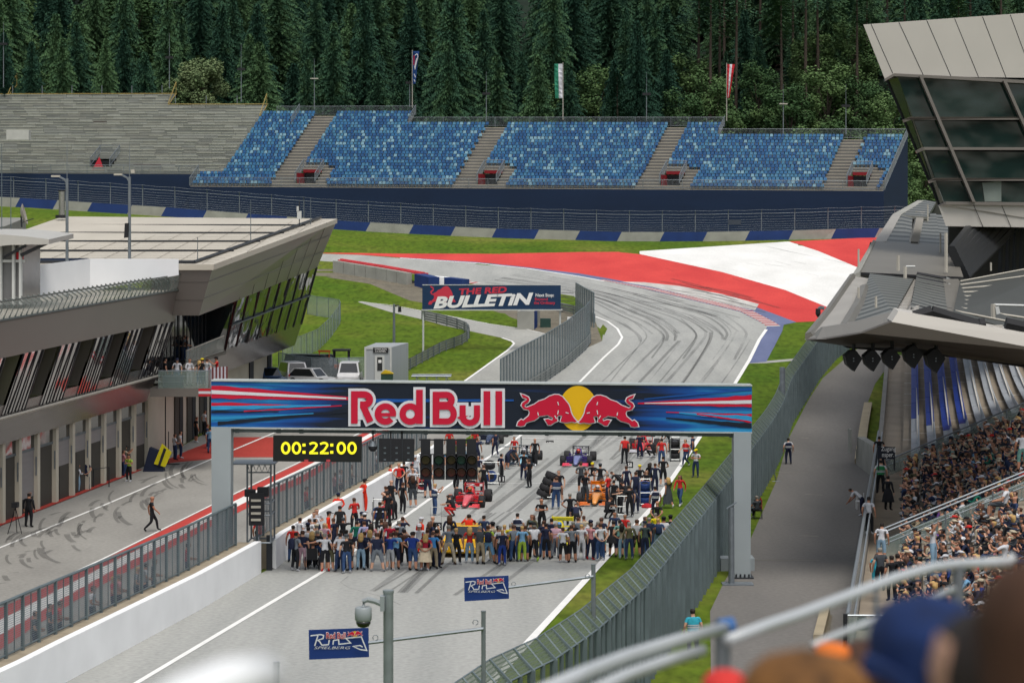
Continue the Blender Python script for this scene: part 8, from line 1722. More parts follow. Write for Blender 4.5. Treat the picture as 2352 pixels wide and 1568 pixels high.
 (1379.6, 1198.4, 'behind', 20, 'w', 'j', 'L', 'bn', 'man in white polo and jeans with hands behind his back', dict(shoe='w')),
 (1372.3, 1194, 'stand', 0, 'dg', 'j', 'L', 'hg', 'grey haired man left of the white polo'),
 (1382.5, 1186, 'stand', 5, 'n', 'tl', 'S', 'br', 'broad man in navy tee and teal shorts', dict(fat=1.2)),
 (1407.4, 1192.6, 'stand', 0, 'k', 'k', 'S', 'hk', 'woman in short black dress', dict(h=1.74, skirt='sk', fat=1.15)),
 (1411.8, 1173.5, 'stand', 170, 'dj', 'n', 'L', 'bn', 'man in blue shirt facing the camera behind the black dress'),
 (1422.8, 1191, 'stand', 0, 'tl', 'n', 'S', 'hk', 'man in sage green tee and dark shorts'),
 (1430.9, 1198.4, 'hips', 0, 'kh', 'lj', 'L', 'hk', 'woman with long dark hair in beige top and flared pale jeans', dict(h=1.72, long=True, shoe='w')),
 (1433.8, 1177.9, 'front', 160, 'r', 'dg', 'L', 'hg', 'white haired man in red polo facing the camera'),
 (1445.5, 1196.2, 'stand', 0, 'ol', 'dj', 'L', 'hg', 'man in olive jacket and dark jeans beside the flared jeans', dict(sleeve='L')),
 (1461.6, 1190.4, 'stand', 0, 'lg', 'k', 'S', 'bn', 'man in pale blue shirt and black knee length shorts', dict(fat=1.15)),
 (1482, 1195.5, 'stand', 5, 'ck', 'n', 'L', 'hg', 'man in navy cap and checked shirt', dict(cap='n')),
 (1480.7, 1183.8, 'stand', -60, 'w', 'kh', 'L', 'br', 'man in sunglasses behind the checked shirt'),
 (1490.2, 1185.2, 'stand', 0, 'dj', 'j', 'L', 'hg', 'silver haired man in blue shirt with backpack', dict(pack='n')),
 (1507, 1175.7, 'stand', 0, 'y', 'dg', 'L', 'hg', 'grey haired man in yellow tee near the right fence'),
 (1513, 1187.4, 'stand', 0, 'j', 'lj', 'L', 'bl', 'fair man in denim blue shirt and jeans', dict(pack='dj')),
 (1524.6, 1185.2, 'stand', 0, 'w', 'k', 'L', 'hk', 'man in cream tee and black cap with a cross strap', dict(cap='k', fat=1.15)),
 (1542, 1181.6, 'stand', -10, 'k', 'k', 'L', 'hk', 'man in black tee and black cap by the right fence', dict(cap='k')),
 (1549.5, 1193.3, 'stand', -30, 'g', 'dg', 'L', 'hg', 'grey haired man in blue grey tee at the right end', dict()),
 (1508.5, 1148.6, 'behind', -20, 'k', 'y', 'L', 'bd', 'balding man in black and yellow crew clothes on the grass edge'),
 (1324, 1158.9, 'bend', 0, 'n', 'k', 'L', 'bn', 'man in navy stooping with headphones behind the yellow wing'),
 (1310.7, 1130, 'hips', 10, 'k', 'k', 'L', 'hg', 'grey haired man in black with hands on hips facing the orange car'),
], G1)
person(WC+V((0, .12, 0)), 'sit', 0, 'k', 'k', 'L', 'bn', 'person in black tee sitting in the wheelchair', G1, h=1.7)
crowd([
 (1276, 1092.2, 'stand', 5, 'n', 'j', 'L', 'bn', 'steward in blue reflective vest and jeans in mid track', dict(vest='dj', fat=1.15, h=1.84)),
 (1286, 1077.5, 'stand', 170, 'k', 'k', 'S', 'hk', 'man in black and yellow tee with sunglasses by the tipped tyres', dict(h=1.85)),
 (1336, 1059, 'front', 0, 'dg', 'k', 'S', 'bn', 'man in dark grey tee and black shorts at the orange car', dict(h=1.85)),
 (1362, 1060, 'sit', 170, 'k', 'k', 'S', 'hk', 'man in black with yellow ear protectors sitting on the barrier cart', dict(cap='y')),
 (1379, 1062.9, 'hips', 0, 'k', 'dg', 'L', 'hk', 'man in black tee with green print and headphones', dict(cap='dg')),
 (1383, 1089.7, 'crouch', 170, 'k', 'k', 'S', 'bn', 'mechanic in black crouching beside the orange rear wing'),
 (1397, 1084.8, 'front', 60, 'r', 'n', 'L', 'hg', 'grey haired mechanic in red and navy shirt beside the orange car'),
 (1427, 1083.6, 'bend', 60, 'k', 'k', 'L', 'bn', 'mechanic in black bending beside the number 46 board'),
 (1439, 1099.5, 'crouch', 40, 'k', 'k', 'L', 'hk', 'mechanic in black crouching with orange shoulder marks'),
 (1447, 1112, 'reach', 20, 'k', 'k', 'L', 'hk', 'man in black with a video camera left of the blue tyres'),
 (1424, 1120, 'bend', -60, 'k', 'k', 'L', 'hk', 'mechanic in black leaning toward the orange front wheel'),
 (1462, 1081, 'stand', 0, 'n', 'n', 'L', 'bn', 'man in navy team shirt behind the blue tyre trolley', dict(fat=1.15)),
 (1468, 1066.5, 'stand', 20, 'k', 'k', 'L', 'bl', 'person in black and green tee with yellow ear protectors', dict(cap='y', h=1.68)),
 (1484, 1077.5, 'front', 160, 'k', 'k', 'L', 'br', 'woman with long brown hair talking behind the blue tyres', dict(long=True, h=1.68)),
 (1494, 1060.4, 'front', -40, 'k', 'k', 'L', 'hk', 'woman in black with long dark hair and red headband', dict(long=True)),
 (1503.6, 1061.6, 'stand', 0, 'n', 'n', 'L', 'bn', 'person in navy and orange team clothes beside the dark haired woman', dict(sleeve='L')),
 (1523, 1045.8, 'front', 0, 'k', 'k', 'S', 'hk', 'man in black tee and shorts at the right edge line', dict(h=1.85)),
 (1505, 1114, 'stand', 0, 'w', 'n', 'L', 'hk', 'steward in navy vest near the red bag', dict(vest='n')),
 (1534, 1093.4, 'walk', 30, 'dg', 'dg', 'S', 'bl', 'blond woman in long dark dress walking on the grass', dict(long=True, skirt='ldg', h=1.74, shoe='w')),
 (1563.4, 1088.5, 'walk', 150, 'r', 'j', 'L', 'br', 'woman in red jacket and blue jeans walking on the grass', dict(sleeve='L', long=True, shoe='w')),
 (1597.5, 1030, 'cross', 160, 'w', 'dj', 'L', 'hk', 'man in white polo with yellow ear protectors on the grass', dict(cap='y')),
 (1227.7, 1005.5, 'walk', 170, 'k', 'k', 'L', 'bd', 'bald man in black tee walking beside the black car', dict(h=1.82)),
 (1202, 1034.8, 'stand', -30, 'k', 'n', 'L', 'hk', 'mechanic in black and yellow holding a ring by the black car', dict(h=1.8)),
 (1164, 1026, 'bend', -50, 'n', 'n', 'S', 'hk', 'mechanic in navy bending over the black car'),
 (1180, 1001, 'stand', 160, 'r', 'dg', 'L', 'bn', 'man in red shirt behind the black car'),
 (1096, 1003, 'stand', -10, 'n', 'n', 'L', 'bn', 'man in navy tee and trousers right of the traffic lights', dict(h=1.82)),
 (1137, 990, 'walk', 20, 'n', 'n', 'L', 'hk', 'man in navy walking behind the hanging rail'),
 (1099.5, 1044.6, 'stand', 150, 'n', 'be', 'S', 'hg', 'grey haired man in navy tee and beige shorts', dict()),
 (1107, 1043, 'stand', 20, 'w', 'g', 'L', 'hg', 'grey haired man in white beside the beige shorts'),
 (1111.7, 1065.3, 'stand', 5, 'k', 'k', 'L', 'br', 'crew man in black facing the blue tyre trolley'),
 (1047, 1065, 'walk', 170, 'k', 'k', 'S', 'hk', 'mechanic in black shorts and blue gloves under the traffic lights'),
 (1072, 1075, 'bend', 10, 'k', 'k', 'L', 'hk', 'mechanic in black working behind the red car wing'),
 (1083, 1087, 'crouch', 20, 'k', 'k', 'L', 'hk', 'mechanic crouching at the rear wheel of the red car'),
 (898, 1065, 'stand', -70, 'R', 'R', 'L', 'bn', 'marshal in red overall standing sideways by the pit wall under the black board', dict(sleeve='L')),
 (917, 1062, 'behind', 5, 'r', 'n', 'L', 'bd', 'man in red and navy tee with hands behind his back', dict(h=1.85)),
 (926, 1058, 'stand', 20, 'k', 'k', 'L', 'hk', 'man in black just right of the red and navy tee'),
 (837.6, 1098, 'behind', -60, 'R', 'R', 'L', 'hk', 'slim marshal in red overall and black cap along the pit wall', dict(sleeve='L', cap='k', h=1.85)),
 (944.5, 1063.9, 'stand', 170, 'w', 'k', 'L', 'hk', 'man in white tee and headphones facing the camera', dict(cap='k')),
 (948, 1073, 'stand', 175, 'w', 'dg', 'L', 'bd', 'bald man in white tee carrying a black box', dict(h=1.82)),
 (949.5, 1088.8, 'front', 10, 'k', 'dg', 'S', 'bn', 'long haired man in black crew tee and camouflage shorts', dict(fat=1.15, long=True, h=1.84)),
 (983, 1069.7, 'stand', 0, 'n', 'n', 'S', 'hg', 'man in navy tee and navy shorts left of the photographer', dict(h=1.84, fat=1.15)),
 (998.7, 1108.5, 'phone', -70, 'w', 'j', 'L', 'bl', 'photographer in striped shirt and jeans with a long lens', dict(vest='dj')),
 (901, 1100.5, 'front', -30, 'k', 'k', 'L', 'bd', 'crew man in black tee handling the bare black tyre', dict(fat=1.1)),
 (906.4, 1130.5, 'bend', 60, 'k', 'k', 'L', 'bd', 'bald crew man in black leaning over the steel trolley'),
 (890, 1127, 'front', 40, 'k', 'k', 'L', 'hk', 'dark haired crew man behind the steel trolley'),
 (888.9, 1114, 'stand', 40, 'k', 'r', 'L', 'bn', 'crew man in black and red behind the trolley group'),
 (955, 1044, 'stand', 170, 'w', 'g', 'L', 'lg', 'person in white with headset beside the first light column', dict(cap='w')),
 (936, 1040, 'stand', 160, 'R', 'R', 'L', 'hk', 'marshal in red overall behind the man with headphones', dict(sleeve='L')),
 (1038, 1000, 'stand', 170, 'R', 'R', 'L', 'hk', 'marshal in orange red seen between the light columns', dict(sleeve='L')),
 (1064.6, 1008, 'phone', 170, 'sk', 'lj', 'L', 'bn', 'woman in pale jeans seen between the light columns', dict(long=True, h=1.7)),
 (1032, 985, 'stand', 30, 'r', 'r', 'L', 'bn', 'crew member in red behind the gantry rail, left part', dict()),
 (1090, 985, 'stand', -20, 'r', 'dg', 'L', 'bn', 'crew member in dark red behind the gantry rail, centre left'),
 (983, 1048, 'stand', 20, 'w', 'dg', 'L', 'bn', 'person in white tee seen between first and second light column'),
 (1011, 1030, 'stand', 170, 'sb', 'g', 'L', 'bn', 'person in bright blue top behind the second light column'),
 (1434, 1000, 'stand', 10, 'r', 'k', 'L', 'hk', 'man in bright red team shirt left of the bright red car', dict(h=1.84, fat=1.1)),
 (1519.4, 1005, 'stand', -20, 'r', 'j', 'L', 'hk', 'man in red team shirt and jeans right of the bright red car', dict(h=1.84)),
 (1574, 1007, 'walk', 120, 'r', 'dj', 'L', 'bn', 'man in red vest and dark jeans holding the black trolley', dict(vest='r')),
 (1590, 996, 'walk', 60, 'dj', 'j', 'L', 'bn', 'man in blue jeans walking away at the right edge line'),
 (1500, 1006, 'crouch', 30, 'k', 'k', 'L', 'hk', 'mechanic in black kneeling beside the bright red car'),
 (1546, 1004, 'bend', 170, 'k', 'k', 'L', 'hk', 'mechanic in black leaning over the black tyre trolley'),
 (1470, 993, 'stand', 10, 'n', 'n', 'L', 'hk', 'crew member in navy behind the bright red car'),
 (1540, 990, 'bend', 60, 'k', 'k', 'L', 'bn', 'crew member in black beyond the gantry rail, far right'),
 (1216, 1052, 'front', 60, 'k', 'k', 'L', 'bn', 'mechanic in black at the right front wheel of the black car'), (1150, 1040, 'stand', -60, 'n', 'k', 'L', 'hk', 'crew man in navy left of the black car'), (1345, 1082, 'front', -30, 'k', 'dg', 'L', 'bn', 'mechanic at the rear left of the orange car'),
 (1410, 1100, 'stand', -20, 'k', 'k', 'L', 'hk', 'crew man in black beside the orange rear wheel'), (1440, 1068, 'stand', 30, 'n', 'n', 'L', 'bn', 'crew man in navy behind the number 58 board'), (1040, 1130, 'crouch', 60, 'k', 'r', 'L', 'hk', 'mechanic crouching at the left front wheel of the red car'),
 (925, 1105, 'stand', -50, 'k', 'k', 'L', 'bn', 'crew man in black behind the bare tyre'), (870, 1150, 'stand', 20, 'k', 'k', 'L', 'hk', 'crew man in black left of the steel trolley'), (1460, 1120, 'bend', 30, 'n', 'n', 'L', 'hk', 'crew man in navy bending by the upright trolley'), (1395, 1135, 'crouch', -40, 'k', 'k', 'L', 'bn', 'mechanic crouching right of the orange nose'),
], G2)
crowd([(592, 1215.5, 'front', -70, 'w', 'dj', 'L', 'hk', 'man in white tee with orange flag in the pit wall gap', dict(shoe='k')), (597, 1188, 'stand', 0, 'r', 'j', 'L', 'hk', 'person in dark red behind the scaffold tower')], None)
crowd([(350, 1137.6, 'walk', -80, 'k', 'k', 'L', 'bd', 'bald man in black walking alone down the pit lane', dict(h=1.82)), (57, 1103, 'front', -100, 'w', 'dj', 'L', 'bd', 'bald man in white tee behind the tripod camera'), (65.5, 1130, 'stand', -30, 'k', 'k', 'L', 'hk', 'woman in black beside the tripod camera', dict(sleeve='L')),
 (178.6, 1065, 'cross', -60, 'w', 'lj', 'L', 'ds', 'woman with dark red hair in white top and pale jeans', dict(sleeve='L', h=1.68)), (197.6, 1054, 'behind', 10, 'n', 'n', 'L', 'hg', 'grey haired man in navy standing by a garage pier', dict(h=1.84)),
 (288, 1023, 'phone', -70, 'be', 'j', 'L', 'hk', 'man in dark cap watching from the garage row', dict(cap='k')), (283, 1032, 'cross', -70, 'pk', 'dj', 'L', 'br', 'woman in pink beige top leaning on a garage pier', dict(h=1.68)), (296, 1043, 'cross', 150, 'lm', 'k', 'L', 'hk', 'youth in pale green tee at the garage row', dict(h=1.66)),
 (402.4, 994.6, 'front', -60, 'w', 'dj', 'L', 'br', 'man in white tee near the white pit wall section'), (415.5, 988.7, 'stand', -70, 'w', 'dj', 'L', 'bn', 'taller man in white shirt next to the white tee', dict(h=1.84)), (450, 963.7, 'stand', -50, 'k', 'k', 'S', 'bn', 'man in black tee and shorts at the far garages', dict(h=1.84)),
 (468, 956.5, 'stand', -60, 'w', 'k', 'L', 'br', 'tall man in white shirt on the red floor', dict(h=1.84)), (476, 975.6, 'front', -70, 'dj', 'dj', 'L', 'bn', 'woman in dark blue with folded hands on the red floor', dict(h=1.7)), (483, 980, 'stand', -10, 'lb', 'j', 'L', 'bn', 'person in pale blue partly behind the gantry leg')], 'people in front of the garages')
zbp = z0 = P(352, 891.5, 148).z
for (u, yaw, k, t_, b_, hr, lb, kw) in ((377.8, -60, 'reach', 'k', 'n', 'hk', 'man in black and white jacket at the left of the podium balcony', {}), (405.4, 175, 'stand', 'w', 'j', 'hk', 'man in white shirt and navy cap on the podium balcony', dict(cap='n')), (434, -150, 'front', 'w', 'lg', 'bn', 'driver in white and blue racing suit on the podium balcony', dict(sleeve='L')),
    (465, 30, 'stand', 'k', 'dj', 'bn', 'man with yellow headset on the podium balcony', dict(cap='y')), (458.8, 10, 'stand', 'k', 'j', 'bl', 'blond woman in black on the podium balcony', dict(long=True, h=1.68)), (475, -20, 'stand', 'lg', 'dj', 'bn', 'man in white and grey tee on the podium balcony', {}), (497.8, 100, 'phone', 'r', 'dg', 'hk', 'cameraman in red tee and black cap beside the striped screen', dict(cap='k'))):
    Y = 150.2 if u < 490 else 152; h = kw.pop('h', 1.78); person(V(((u-CX)*Y/F, Y, zbp)), k, yaw, t_, b_, 'L', hr, lb, 'people on the podium balcony', h=h, **kw)
for i, (u, vt, c, h_) in enumerate(((409, 770, 'w', 'hg'), (418, 771, 'dj', 'bn'), (424, 768, 'g', 'bn'), (431, 770, 'k', 'hk'))):
    Y = 158; person(V(((u-CX)*Y/F, Y, P(0, vt, Y).z-1.74)), 'front', -80, c, 'j', 'L', h_, 'person in %s leaning on the upper terrace rail' % ('white', 'dark blue', 'grey', 'black')[i], 'people on the upper terrace')
# people leaning on the pit wall behind its fence
def wallman(u, c, lb, i, sec=0, hr='bn'):
    base = [(-60, 1680), (60, 1618), (149, 1568), (300, 1487), (464, 1398), (600, 1316)] if sec == 0 else [(634, 1306), (657, 1286), (757, 1225), (857, 1164), (931, 1117)]
    s_ = V((-1, .45, 0)).normalized(); u0 = u
    for _ in range(25):
        a = ground(u0, interp(base, u0)); p = a+s_*1.55; u0 += (u-(CX+F*p.x/p.y))*.6
    p = V((p.x, p.y, .42)); person(p, 'lean' if False else 'front', -80, c, 'dj', 'L', hr, lb, 'people leaning on the pit wall behind the fence', sleeve='S', h=1.8)
for i, (u, c, lb, hr) in enumerate(((80, 'dg', 'person in grey leftmost behind the pit wall fence', 'bn'), (116, 'dg', 'person in dark grey beside the red top behind the pit wall fence', 'hk'), (135, 'r', 'person in bright red behind the near pit wall fence', 'bn'), (212, 'w', 'person in white bending behind the near pit wall fence', 'bn'), (262, 'wn', 'blond person in dark red behind the pit wall fence', 'bl'), (275, 'pk', 'person in pink beside the dark red top', 'hg'),
    (312, 'g', 'person in grey striped top behind the pit wall fence', 'bl'), (333, 'lg', 'person in pale grey with dark hair behind the fence', 'hk'), (352, 'dg', 'person with raised arm behind the pit wall fence', 'bn'), (505, 'lg', 'person in pale top close to the left gantry leg', 'bn'), (522, 'dg', 'man leaning over the wall close to the left gantry leg', 'br'), (430, 'wn', 'person in dark red under the fence shadow', 'hk'))): wallman(u, c, lb, i, 0, hr)
for i, (u, c, lb) in enumerate(((770, 'pk', 'person in pink behind the second pit wall fence'), (783, 'w', 'person in white behind the second pit wall fence'), (705, 'r', 'child in red at the second pit wall'), (866, 'w', 'person filming from behind the second pit wall'), (805, 'be', 'person in beige behind the second pit wall'))): wallman(u, c, lb, i, 1)
# service road and stand walkway
crowd([(1811, 1004, 'stand', 0, 'w', 'n', 'L', 'hk', 'steward in navy vest walking on the service road', dict(vest='n')), (1592, 1395, 'stand', 0, 'tq', 'n', 'L', 'hk', 'steward in turquoise vest beside the right fence near the camera', dict(vest='tq', h=1.82)), (1739, 1135, 'sit', 30, 'dg', 'k', 'L', 'hg', 'person sitting in the folding chair beside the gantry leg', dict())], None)
W1 = 1.46
crowd([(2018, 1000, 'stand', -20, 'k', 'dg', 'L', 'hk', 'steward in black tee by the access sign', {}), (2027, 1029, 'stand', -100, 'k', 'k', 'S', 'bn', 'man in black with sunglasses by the access sign', {}), (2022, 1054, 'stand', 5, 'w', 'k', 'L', 'hk', 'steward in green vest over white shirt', dict(vest='gv', h=1.8)),
 (1996.4, 1138, 'stand', -10, 'w', 'k', 'L', 'hk', 'man in white tee and black trousers at the front rail', dict(shoe='w')), (2023.4, 1198, 'stand', -10, 'w', 'lj', 'S', 'hk', 'woman with dark bob, white tee and denim shorts', dict(h=1.66)), (2022, 1254, 'stand', 10, 'dg', 'k', 'L', 'hg', 'grey haired man in charcoal tee at the bottom of the stand', dict(fat=1.1)),
 (2011, 1269, 'stand', -30, 'tq', 'tq', 'S', 'bn', 'child in turquoise beside the grey haired man', dict(h=1.35)), (2049, 1272, 'stand', 10, 'k', 'k', 'L', 'hk', 'person in black left of the curved barrier', {}), (2064, 1268, 'stand', 0, 'k', 'k', 'L', 'hk', 'person in black with white collar by the curved barrier', {}), (2040, 1090, 'stand', -40, 'k', 'k', 'L', 'hk', 'person in long black coat behind the green vest', dict(sleeve='L', skirt='mk'))], 'people standing on the stand walkway', W1)
crowd([(2144, 1200, 'onearm', -120, 'w', 'lj', 'L', 'bn', 'woman in white top and pale jeans standing among the seated crowd', dict(zb=2.9, h=1.7)), (2347, 988, 'stand', 0, 'w', 'tl', 'S', 'bn', 'man in white tee and teal shorts standing at the upper right', dict(zb=4.6)), (2308, 1195, 'sitphone', 60, 'w', 'be', 'S', 'bn', 'person in bright white tee seated high in the stand', dict(zb=4.0)), (2310, 1105, 'sit', 70, 'w', 'dg', 'S', 'bn', 'man in white tee seated below the right end of the handrail', dict(zb=4.7))], None)
crowd([(1981, 1122, 'bend', 60, 'w', 'n', 'L', 'hk', 'steward in white bending over beside the concrete pier')], None)
q = MB(); a = ground(1976, 1170); q.box(a.x-.2, a.x+.2, a.y, a.y+.4, .42, .46)
for dx in (-.18, .18): q.cyl(a+V((dx, 0, 0)), a+V((dx, 0, .9)), .02, n=4); q.cyl(a+V((dx, .4, 0)), a+V((dx, .4, .45)), .02, n=4)
tag(q.build('white_stool', TW), 'white metal stool outside the front rail of the stand', 'chair')
q = MB(); a = V((Xf(80.5)+.5, 80.5, W1)); q.loft([[a+V((.2*w_*math.cos(x), .16*w_*math.sin(x), z)) for x in [2*math.pi*i/10 for i in range(10)]] for z, w_ in ((0, .9), (.1, 1.1), (.3, 1), (.45, .6), (.5, .2))]); tag(q.build('backpack', BLK), 'black backpack on the walkway at the end of the front rail', 'backpack')
# seated crowd
rc = random.Random(21); cand = []
for j in range(0, 12):
    Y = 66
    while Y < 133.5:
        Y += .56+rc.uniform(-.04, .1)
        if 98.6 < Y < 101: continue
        p = rp(Y, j, 0, .78); u = CX+F*p.x/p.y; v = VH+F*(H-p.z-.9)/p.y
        if u > 2375 or rc.random() < .15: continue
        if v > 1500: continue
        cand.append((Y, j, p))
cand.sort(key=lambda c: c[0]); TOPC = ['k']*24+['n']*17+['dg']*14+['w']*9+['g']*6+['r', 'wn', 'b', 'dj', 'dj', 'be', 'be', 'ol', 'ol', 'gn', 'lb', 'pk', 'br', 'ck', 'ck', 'lg', 'kh', 'tl', 'pp']
CN = dict(k='black', n='navy', dg='charcoal', w='white', g='grey', r='red', wn='crimson', b='royal blue', dj='dark blue', be='beige', ol='olive', gn='dark green', lb='light blue', pk='pink', mg='pale pink', o='orange', y='yellow', br='brown', ck='checked', lg='pale grey', kh='khaki', tl='teal', pp='purple')
HN = dict(hk='black haired', bn='brown haired', br='fair haired', bl='blond', hg='grey haired', bd='bald')
KN = dict(sit='sitting upright', lean='leaning forward', sitphone='holding a phone')
def seated(Y, j, p, me_only=False):
    kd = rc.choice(('sit', 'sit', 'lean', 'lean', 'sitphone')); tc_ = rc.choice(TOPC); hr = rc.choice(('hk', 'hk', 'bn', 'bn', 'bn', 'br', 'bl', 'hg', 'bd')); cp_ = rc.choice((None,)*22+('k', 'k', 'n', 'n', 'n', 'w', 'be', 'be', 'r', 'dg')); bt = rc.choice(('dj', 'k', 'n', 'kh', 'j', 'dg', 'be')); lg = rc.choice('SLL')
    ln = rc.random() < .25 and hr not in ('bd', 'hg')
    sec = 'beyond the rail' if Y > 100 else 'of near block'
    part = 'far end' if Y > 124 else 'middle' if Y > 111 else 'near end' if Y > 100 else ''
    rown = ('front', 'second', 'third', 'fourth', 'fifth', 'sixth', 'seventh', 'eighth', 'ninth', 'tenth', 'eleventh', 'twelfth')[j]
    lab = '%s fan in %s%s %s, %s row %s' % (HN[hr], CN[tc_], (' and %s cap' % {'k': 'black', 'n': 'navy', 'r': 'red', 'w': 'white', 'be': 'beige', 'dg': 'charcoal'}[cp_]) if cp_ else '', KN[kd], rown, sec)
    lab = ' '.join(lab.split()); q_ = V(p)+V((rc.uniform(-.08, .08), 0, 0))
    return person(q_, kd, 90+rc.uniform(-25, 25), tc_, bt, lg, hr, lab, 'seated spectators in the right stand', h=rc.uniform(1.6, 1.82), long=ln, cap=cp_, sleeve=rc.choice('SLLL'))
npp = sum(1 for o in sc.objects if o.name.split('.')[0] == 'person' and o.parent is None)+7; near = cand[:max(10, 298-npp)]; far = cand[len(near):]; print('persons', npp, len(cand))
for c in near: seated(*c)
# the remaining far rows read as one mass: one object
vs, fs, mi_, mats_ = [], [], [], []
for c in far:
    o = seated(*c); objs = [o]+list(o.children); mw_ = Matrix.LocRotScale(o.location, o.rotation_euler, o.scale)
    for ob in objs:
        base = len(vs); vs += [tuple(mw_ @ v.co) for v in ob.data.vertices]; sl = []
        for s_ in ob.material_slots:
            if s_.material not in mats_: mats_.append(s_.material)
            sl.append(mats_.index(s_.material))
        for pf in ob.data.polygons: fs.append(tuple(base+i for i in pf.vertices)); mi_.append(sl[pf.material_index])
    for ob in objs[::-1]: bpy.data.objects.remove(ob)
if vs:
    me = bpy.data.meshes.new('crowd'); me.from_pydata(vs, [], fs)
    for m in mats_: me.materials.append(m)
    me.polygons.foreach_set('material_index', mi_); me.polygons.foreach_set('use_smooth', [True]*len(fs)); o = bpy.data.objects.new('crowd', me); sc.collection.objects.link(o)
    tag(o, 'dense far rows of seated spectators toward the upper handrail of the right stand', 'crowd', None, 'stuff')
print('people: cand', len(cand))
# curved crowd barrier at the foot of the stand
t = thing('crowd_barrier', 'curved steel crowd barrier with vertical bars at the bottom of the stand', 'barrier', P(2050, 1345, 77)); q = MB(); a = V((P(2030, 0, 76).x, 76, 1.45)); path = [a+V((0, 0, .0)), a+V((.3, 0, .75)), a+V((.8, 0, 1.05)), a+V((1.3, 0, 1.0)), a+V((1.5, 0, .7)), a+V((1.55, 0, 0))]; q.tube(path, .025, 6); q.build('frame', STL, t); q = MB()
for k in range(9): x = .15+k*.16; q.cyl(a+V((x, 0, .1)), a+V((x, 0, min(1.0, .35+x*1.2))), .012, n=4)
q.build('bar_grille', STL, t)
# ================= BLURRED FOREGROUND =========================================================
RAILM = mat('white_rail', '#c2c8cc', .35, .05, 3, spec=.6)
def rail_thing(label, tubes, m=RAILM, name='handrail'):
    t = thing(name, label, 'handrail', P(*tubes[0][0][0]))
    for pts, r_ in tubes: q = MB(); q.tube([P(*p) for p in pts], r_, 12); q.build('rail', m, t, True)
    return t
def posts(t, pts, r_=.02):
    for (u, v, Y) in pts: q = MB(); a = P(u, v, Y); q.cyl(a-V((0, 0, 1.1)), a, r_, n=10); q.build('post', GALV, t)
h1 = rail_thing('blurred pale double handrail rising from the bottom centre to a blue capped end', [([(1240, 1590, 6.4), (1340, 1545, 6.8), (1435, 1508, 7.2), (1556, 1470, 7.7), (1664, 1441, 8.2)], .022), ([(1300, 1615, 6.6), (1435, 1551, 7.1), (1530, 1517, 7.5), (1612, 1493, 7.9)], .02)])
q = MB(); a = P(1664, 1441, 8.2); q.cyl(a-V((.02, 0, 0)), a+V((.03, .02, .005)), .03, n=12); q.build('end_cap', mat('cap_blue', '#3c6ca8', .4), h1); posts(h1, [(1655, 1446, 8.22)], .02)
h2 = rail_thing('blurred pale handrail climbing across the lower right to the frame edge', [([(1672, 1470, 6.9), (1760, 1436, 7.1), (1837, 1410, 7.3), (1940, 1371, 7.5), (2056, 1327, 7.8), (2140, 1303, 8.0), (2198, 1295, 8.2), (2270, 1292, 8.3), (2315, 1290, 8.4), (2330, 1274, 8.4)], .018), ([(1866, 1482, 7.2), (1910, 1462, 7.3), (1950, 1446, 7.4), (2090, 1392, 7.7), (2190, 1352, 8)], .011)])
posts(h2, [(2200, 1300, 8.2)], .022); posts(h2, [(1672, 1474, 6.95), (2012, 1348, 7.65)], .008)
rail_thing('large blurred white rail end at the bottom edge left of the camera pole', [([(330, 1680, 2.3), (420, 1610, 2.35), (520, 1568, 2.4), (610, 1556, 2.45)], .024)], mat('rail_white', (.8, .82, .84), .3, .03))
def fg(u, v, Y, kind, yaw, top, hair, label, h=1.74, **kw):
    k = {'stand': .985, 'sit': .745}[kind]*h; a = P(u, v, Y); return person(V((a.x, a.y, a.z-k)), kind, yaw, top, 'dj', 'L', hair, label, 'blurred spectators nearest the camera', h=h, **kw)
def big_cap(u, v, Y, r_, col, label, par):
    pass
p1 = fg(2130, 1385, 4.15, 'sit', -25, 'pk', 'bn', 'blurred spectator in a large dark blue cap', 1.8, fat=1.1)
def shell(c, rx, ry, rz, m, name, parent, z0=-.2):
    q = MB(); n = 24; rings = []
    for k in range(9):
        t_ = lerp(z0, 1, k/8); s_ = math.sqrt(max(0, 1-max(0, t_)**2)) if t_ > 0 else 1; rings.append([(c.x+rx*s_*math.cos(2*math.pi*i/n), c.y+ry*s_*math.sin(2*math.pi*i/n), c.z+rz*t_) for i in range(n)])
    q.loft(rings); o = q.build(name, m, None, True); mw_ = Matrix.LocRotScale(parent.location, parent.rotation_euler, parent.scale); o.parent = parent; o.matrix_parent_inverse = mw_.inverted(); return o
CAPB = mat('cap_navy', '#0c2858', .85, .3, 18)
o = shell(P(2130, 1470, 4.15), .103, .115, .083, CAPB, 'cap', p1, -.65)
q = MB(); c = P(2085, 1500, 4.1); q.loft([[(c.x+x*s_, c.y-.06+y, c.z+z) for x, z in ((-.09, -.02), (.06, -.075), (.07, -.06), (-.085, .005))] for s_, y in ((1, 0), (.8, .05))]); o = q.build('cap_brim', CAPB, None); mw_ = Matrix.LocRotScale(p1.location, p1.rotation_euler, p1.scale); o.parent = p1; o.matrix_parent_inverse = mw_.inverted()
p2 = fg(1850, 1492, 3.6, 'sit', 10, 'kh', 'br', 'blurred spectator with brown hair at the bottom right', 1.78)
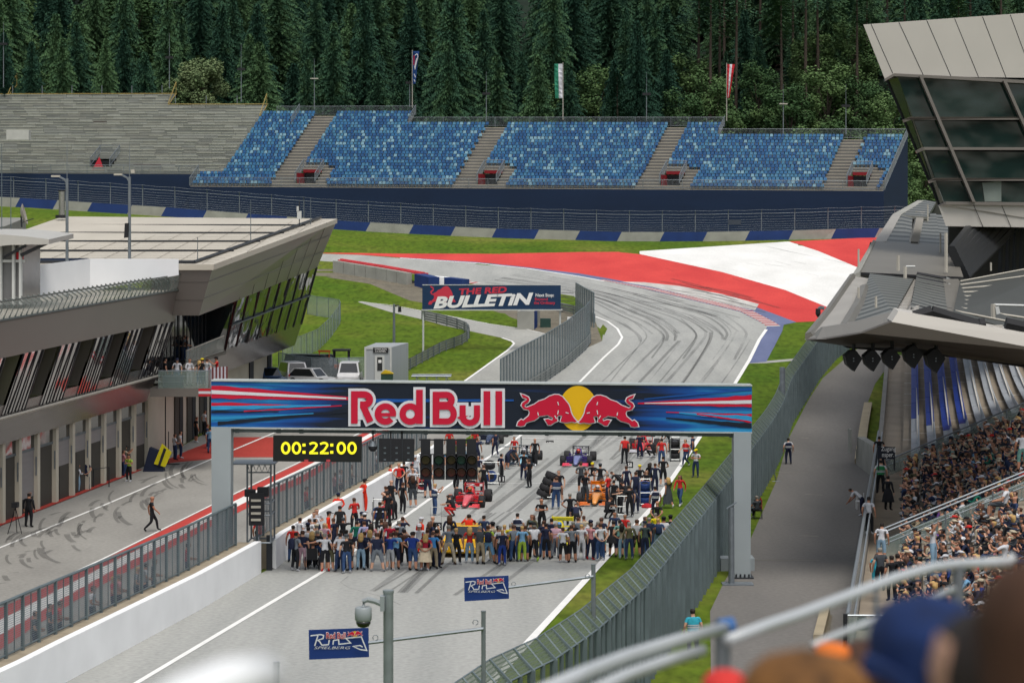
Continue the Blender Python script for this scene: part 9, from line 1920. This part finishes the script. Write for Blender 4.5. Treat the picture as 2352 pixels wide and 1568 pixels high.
shell(P(1850, 1590, 3.6), .098, .105, .068, mat('hair_tawny', '#7c5428', .8, .55, 22, stretch=(1, 1, .15)), 'hair', p2, -.9)
p3 = fg(1668, 1538, 5.2, 'sit', 0, 'dg', 'bn', 'blurred spectator in a red cap at the bottom edge', 1.7); shell(P(1666, 1572, 5.2), .05, .08, .034, mat('cap_red', '#e03a34', .8, .1), 'cap', p3, -.4)
p4 = fg(1905, 1476, 5.4, 'sit', 0, 'o', 'o', 'blurred spectator with an orange cap behind the brown hair', 1.7); shell(P(1912, 1492, 5.4), .038, .07, .014, mat('cap_orange', '#ee7a20', .8, .1), 'cap', p4, -.5)
p5 = fg(2330, 1270, 2.7, 'sit', 20, 'lg', 'hk', 'blurred dark haired spectator filling the right edge', 1.8); shell(P(2400, 1440, 2.7), .078, .1, .085, mat('hair_dark', '#4a3020', .85, .3, 12), 'hair', p5, -1)
p6 = fg(2252, 1345, 4.9, 'sit', 30, 'kh', 'hk', 'blurred spectator with dark hair right of the blue cap', 1.75)
p7 = fg(1985, 1405, 5.6, 'sit', -40, 'lv', 'bn', 'blurred spectator in pale lilac left of the blue cap', 1.7)
q = MB(); q.prism([(-14, 1.2, H-1.7), (14, 1.2, H-1.7), (14, 9.5, H-3.6), (-14, 9.5, H-3.6)], (0, 0, -.3)); tag(q.build('terrace_slab', SLAB), kind='structure')

# look-alikes get their place in their group, counted from the left of the photo
from collections import defaultdict
dd = defaultdict(list)
for o in sc.objects:
    if o.parent is None and o.get('label'): dd[o['label']].append(o)
ORD = ['first', 'second', 'third', 'fourth', 'fifth', 'sixth', 'seventh', 'eighth', 'ninth', 'tenth', 'eleventh', 'twelfth']
for lab, os_ in dd.items():
    if len(os_) < 2: continue
    def ucol(o): p = o.location if o.location.length > 1e-6 else V(o.data.vertices[0].co) if o.type == 'MESH' else o.location; return p.x/max(1, p.y)
    for i, o in enumerate(sorted(os_, key=ucol)): o['label'] = '%s, %s from left' % (' '.join(lab.split()[:13]), ORD[i] if i < 12 else '%dth' % (i+1))
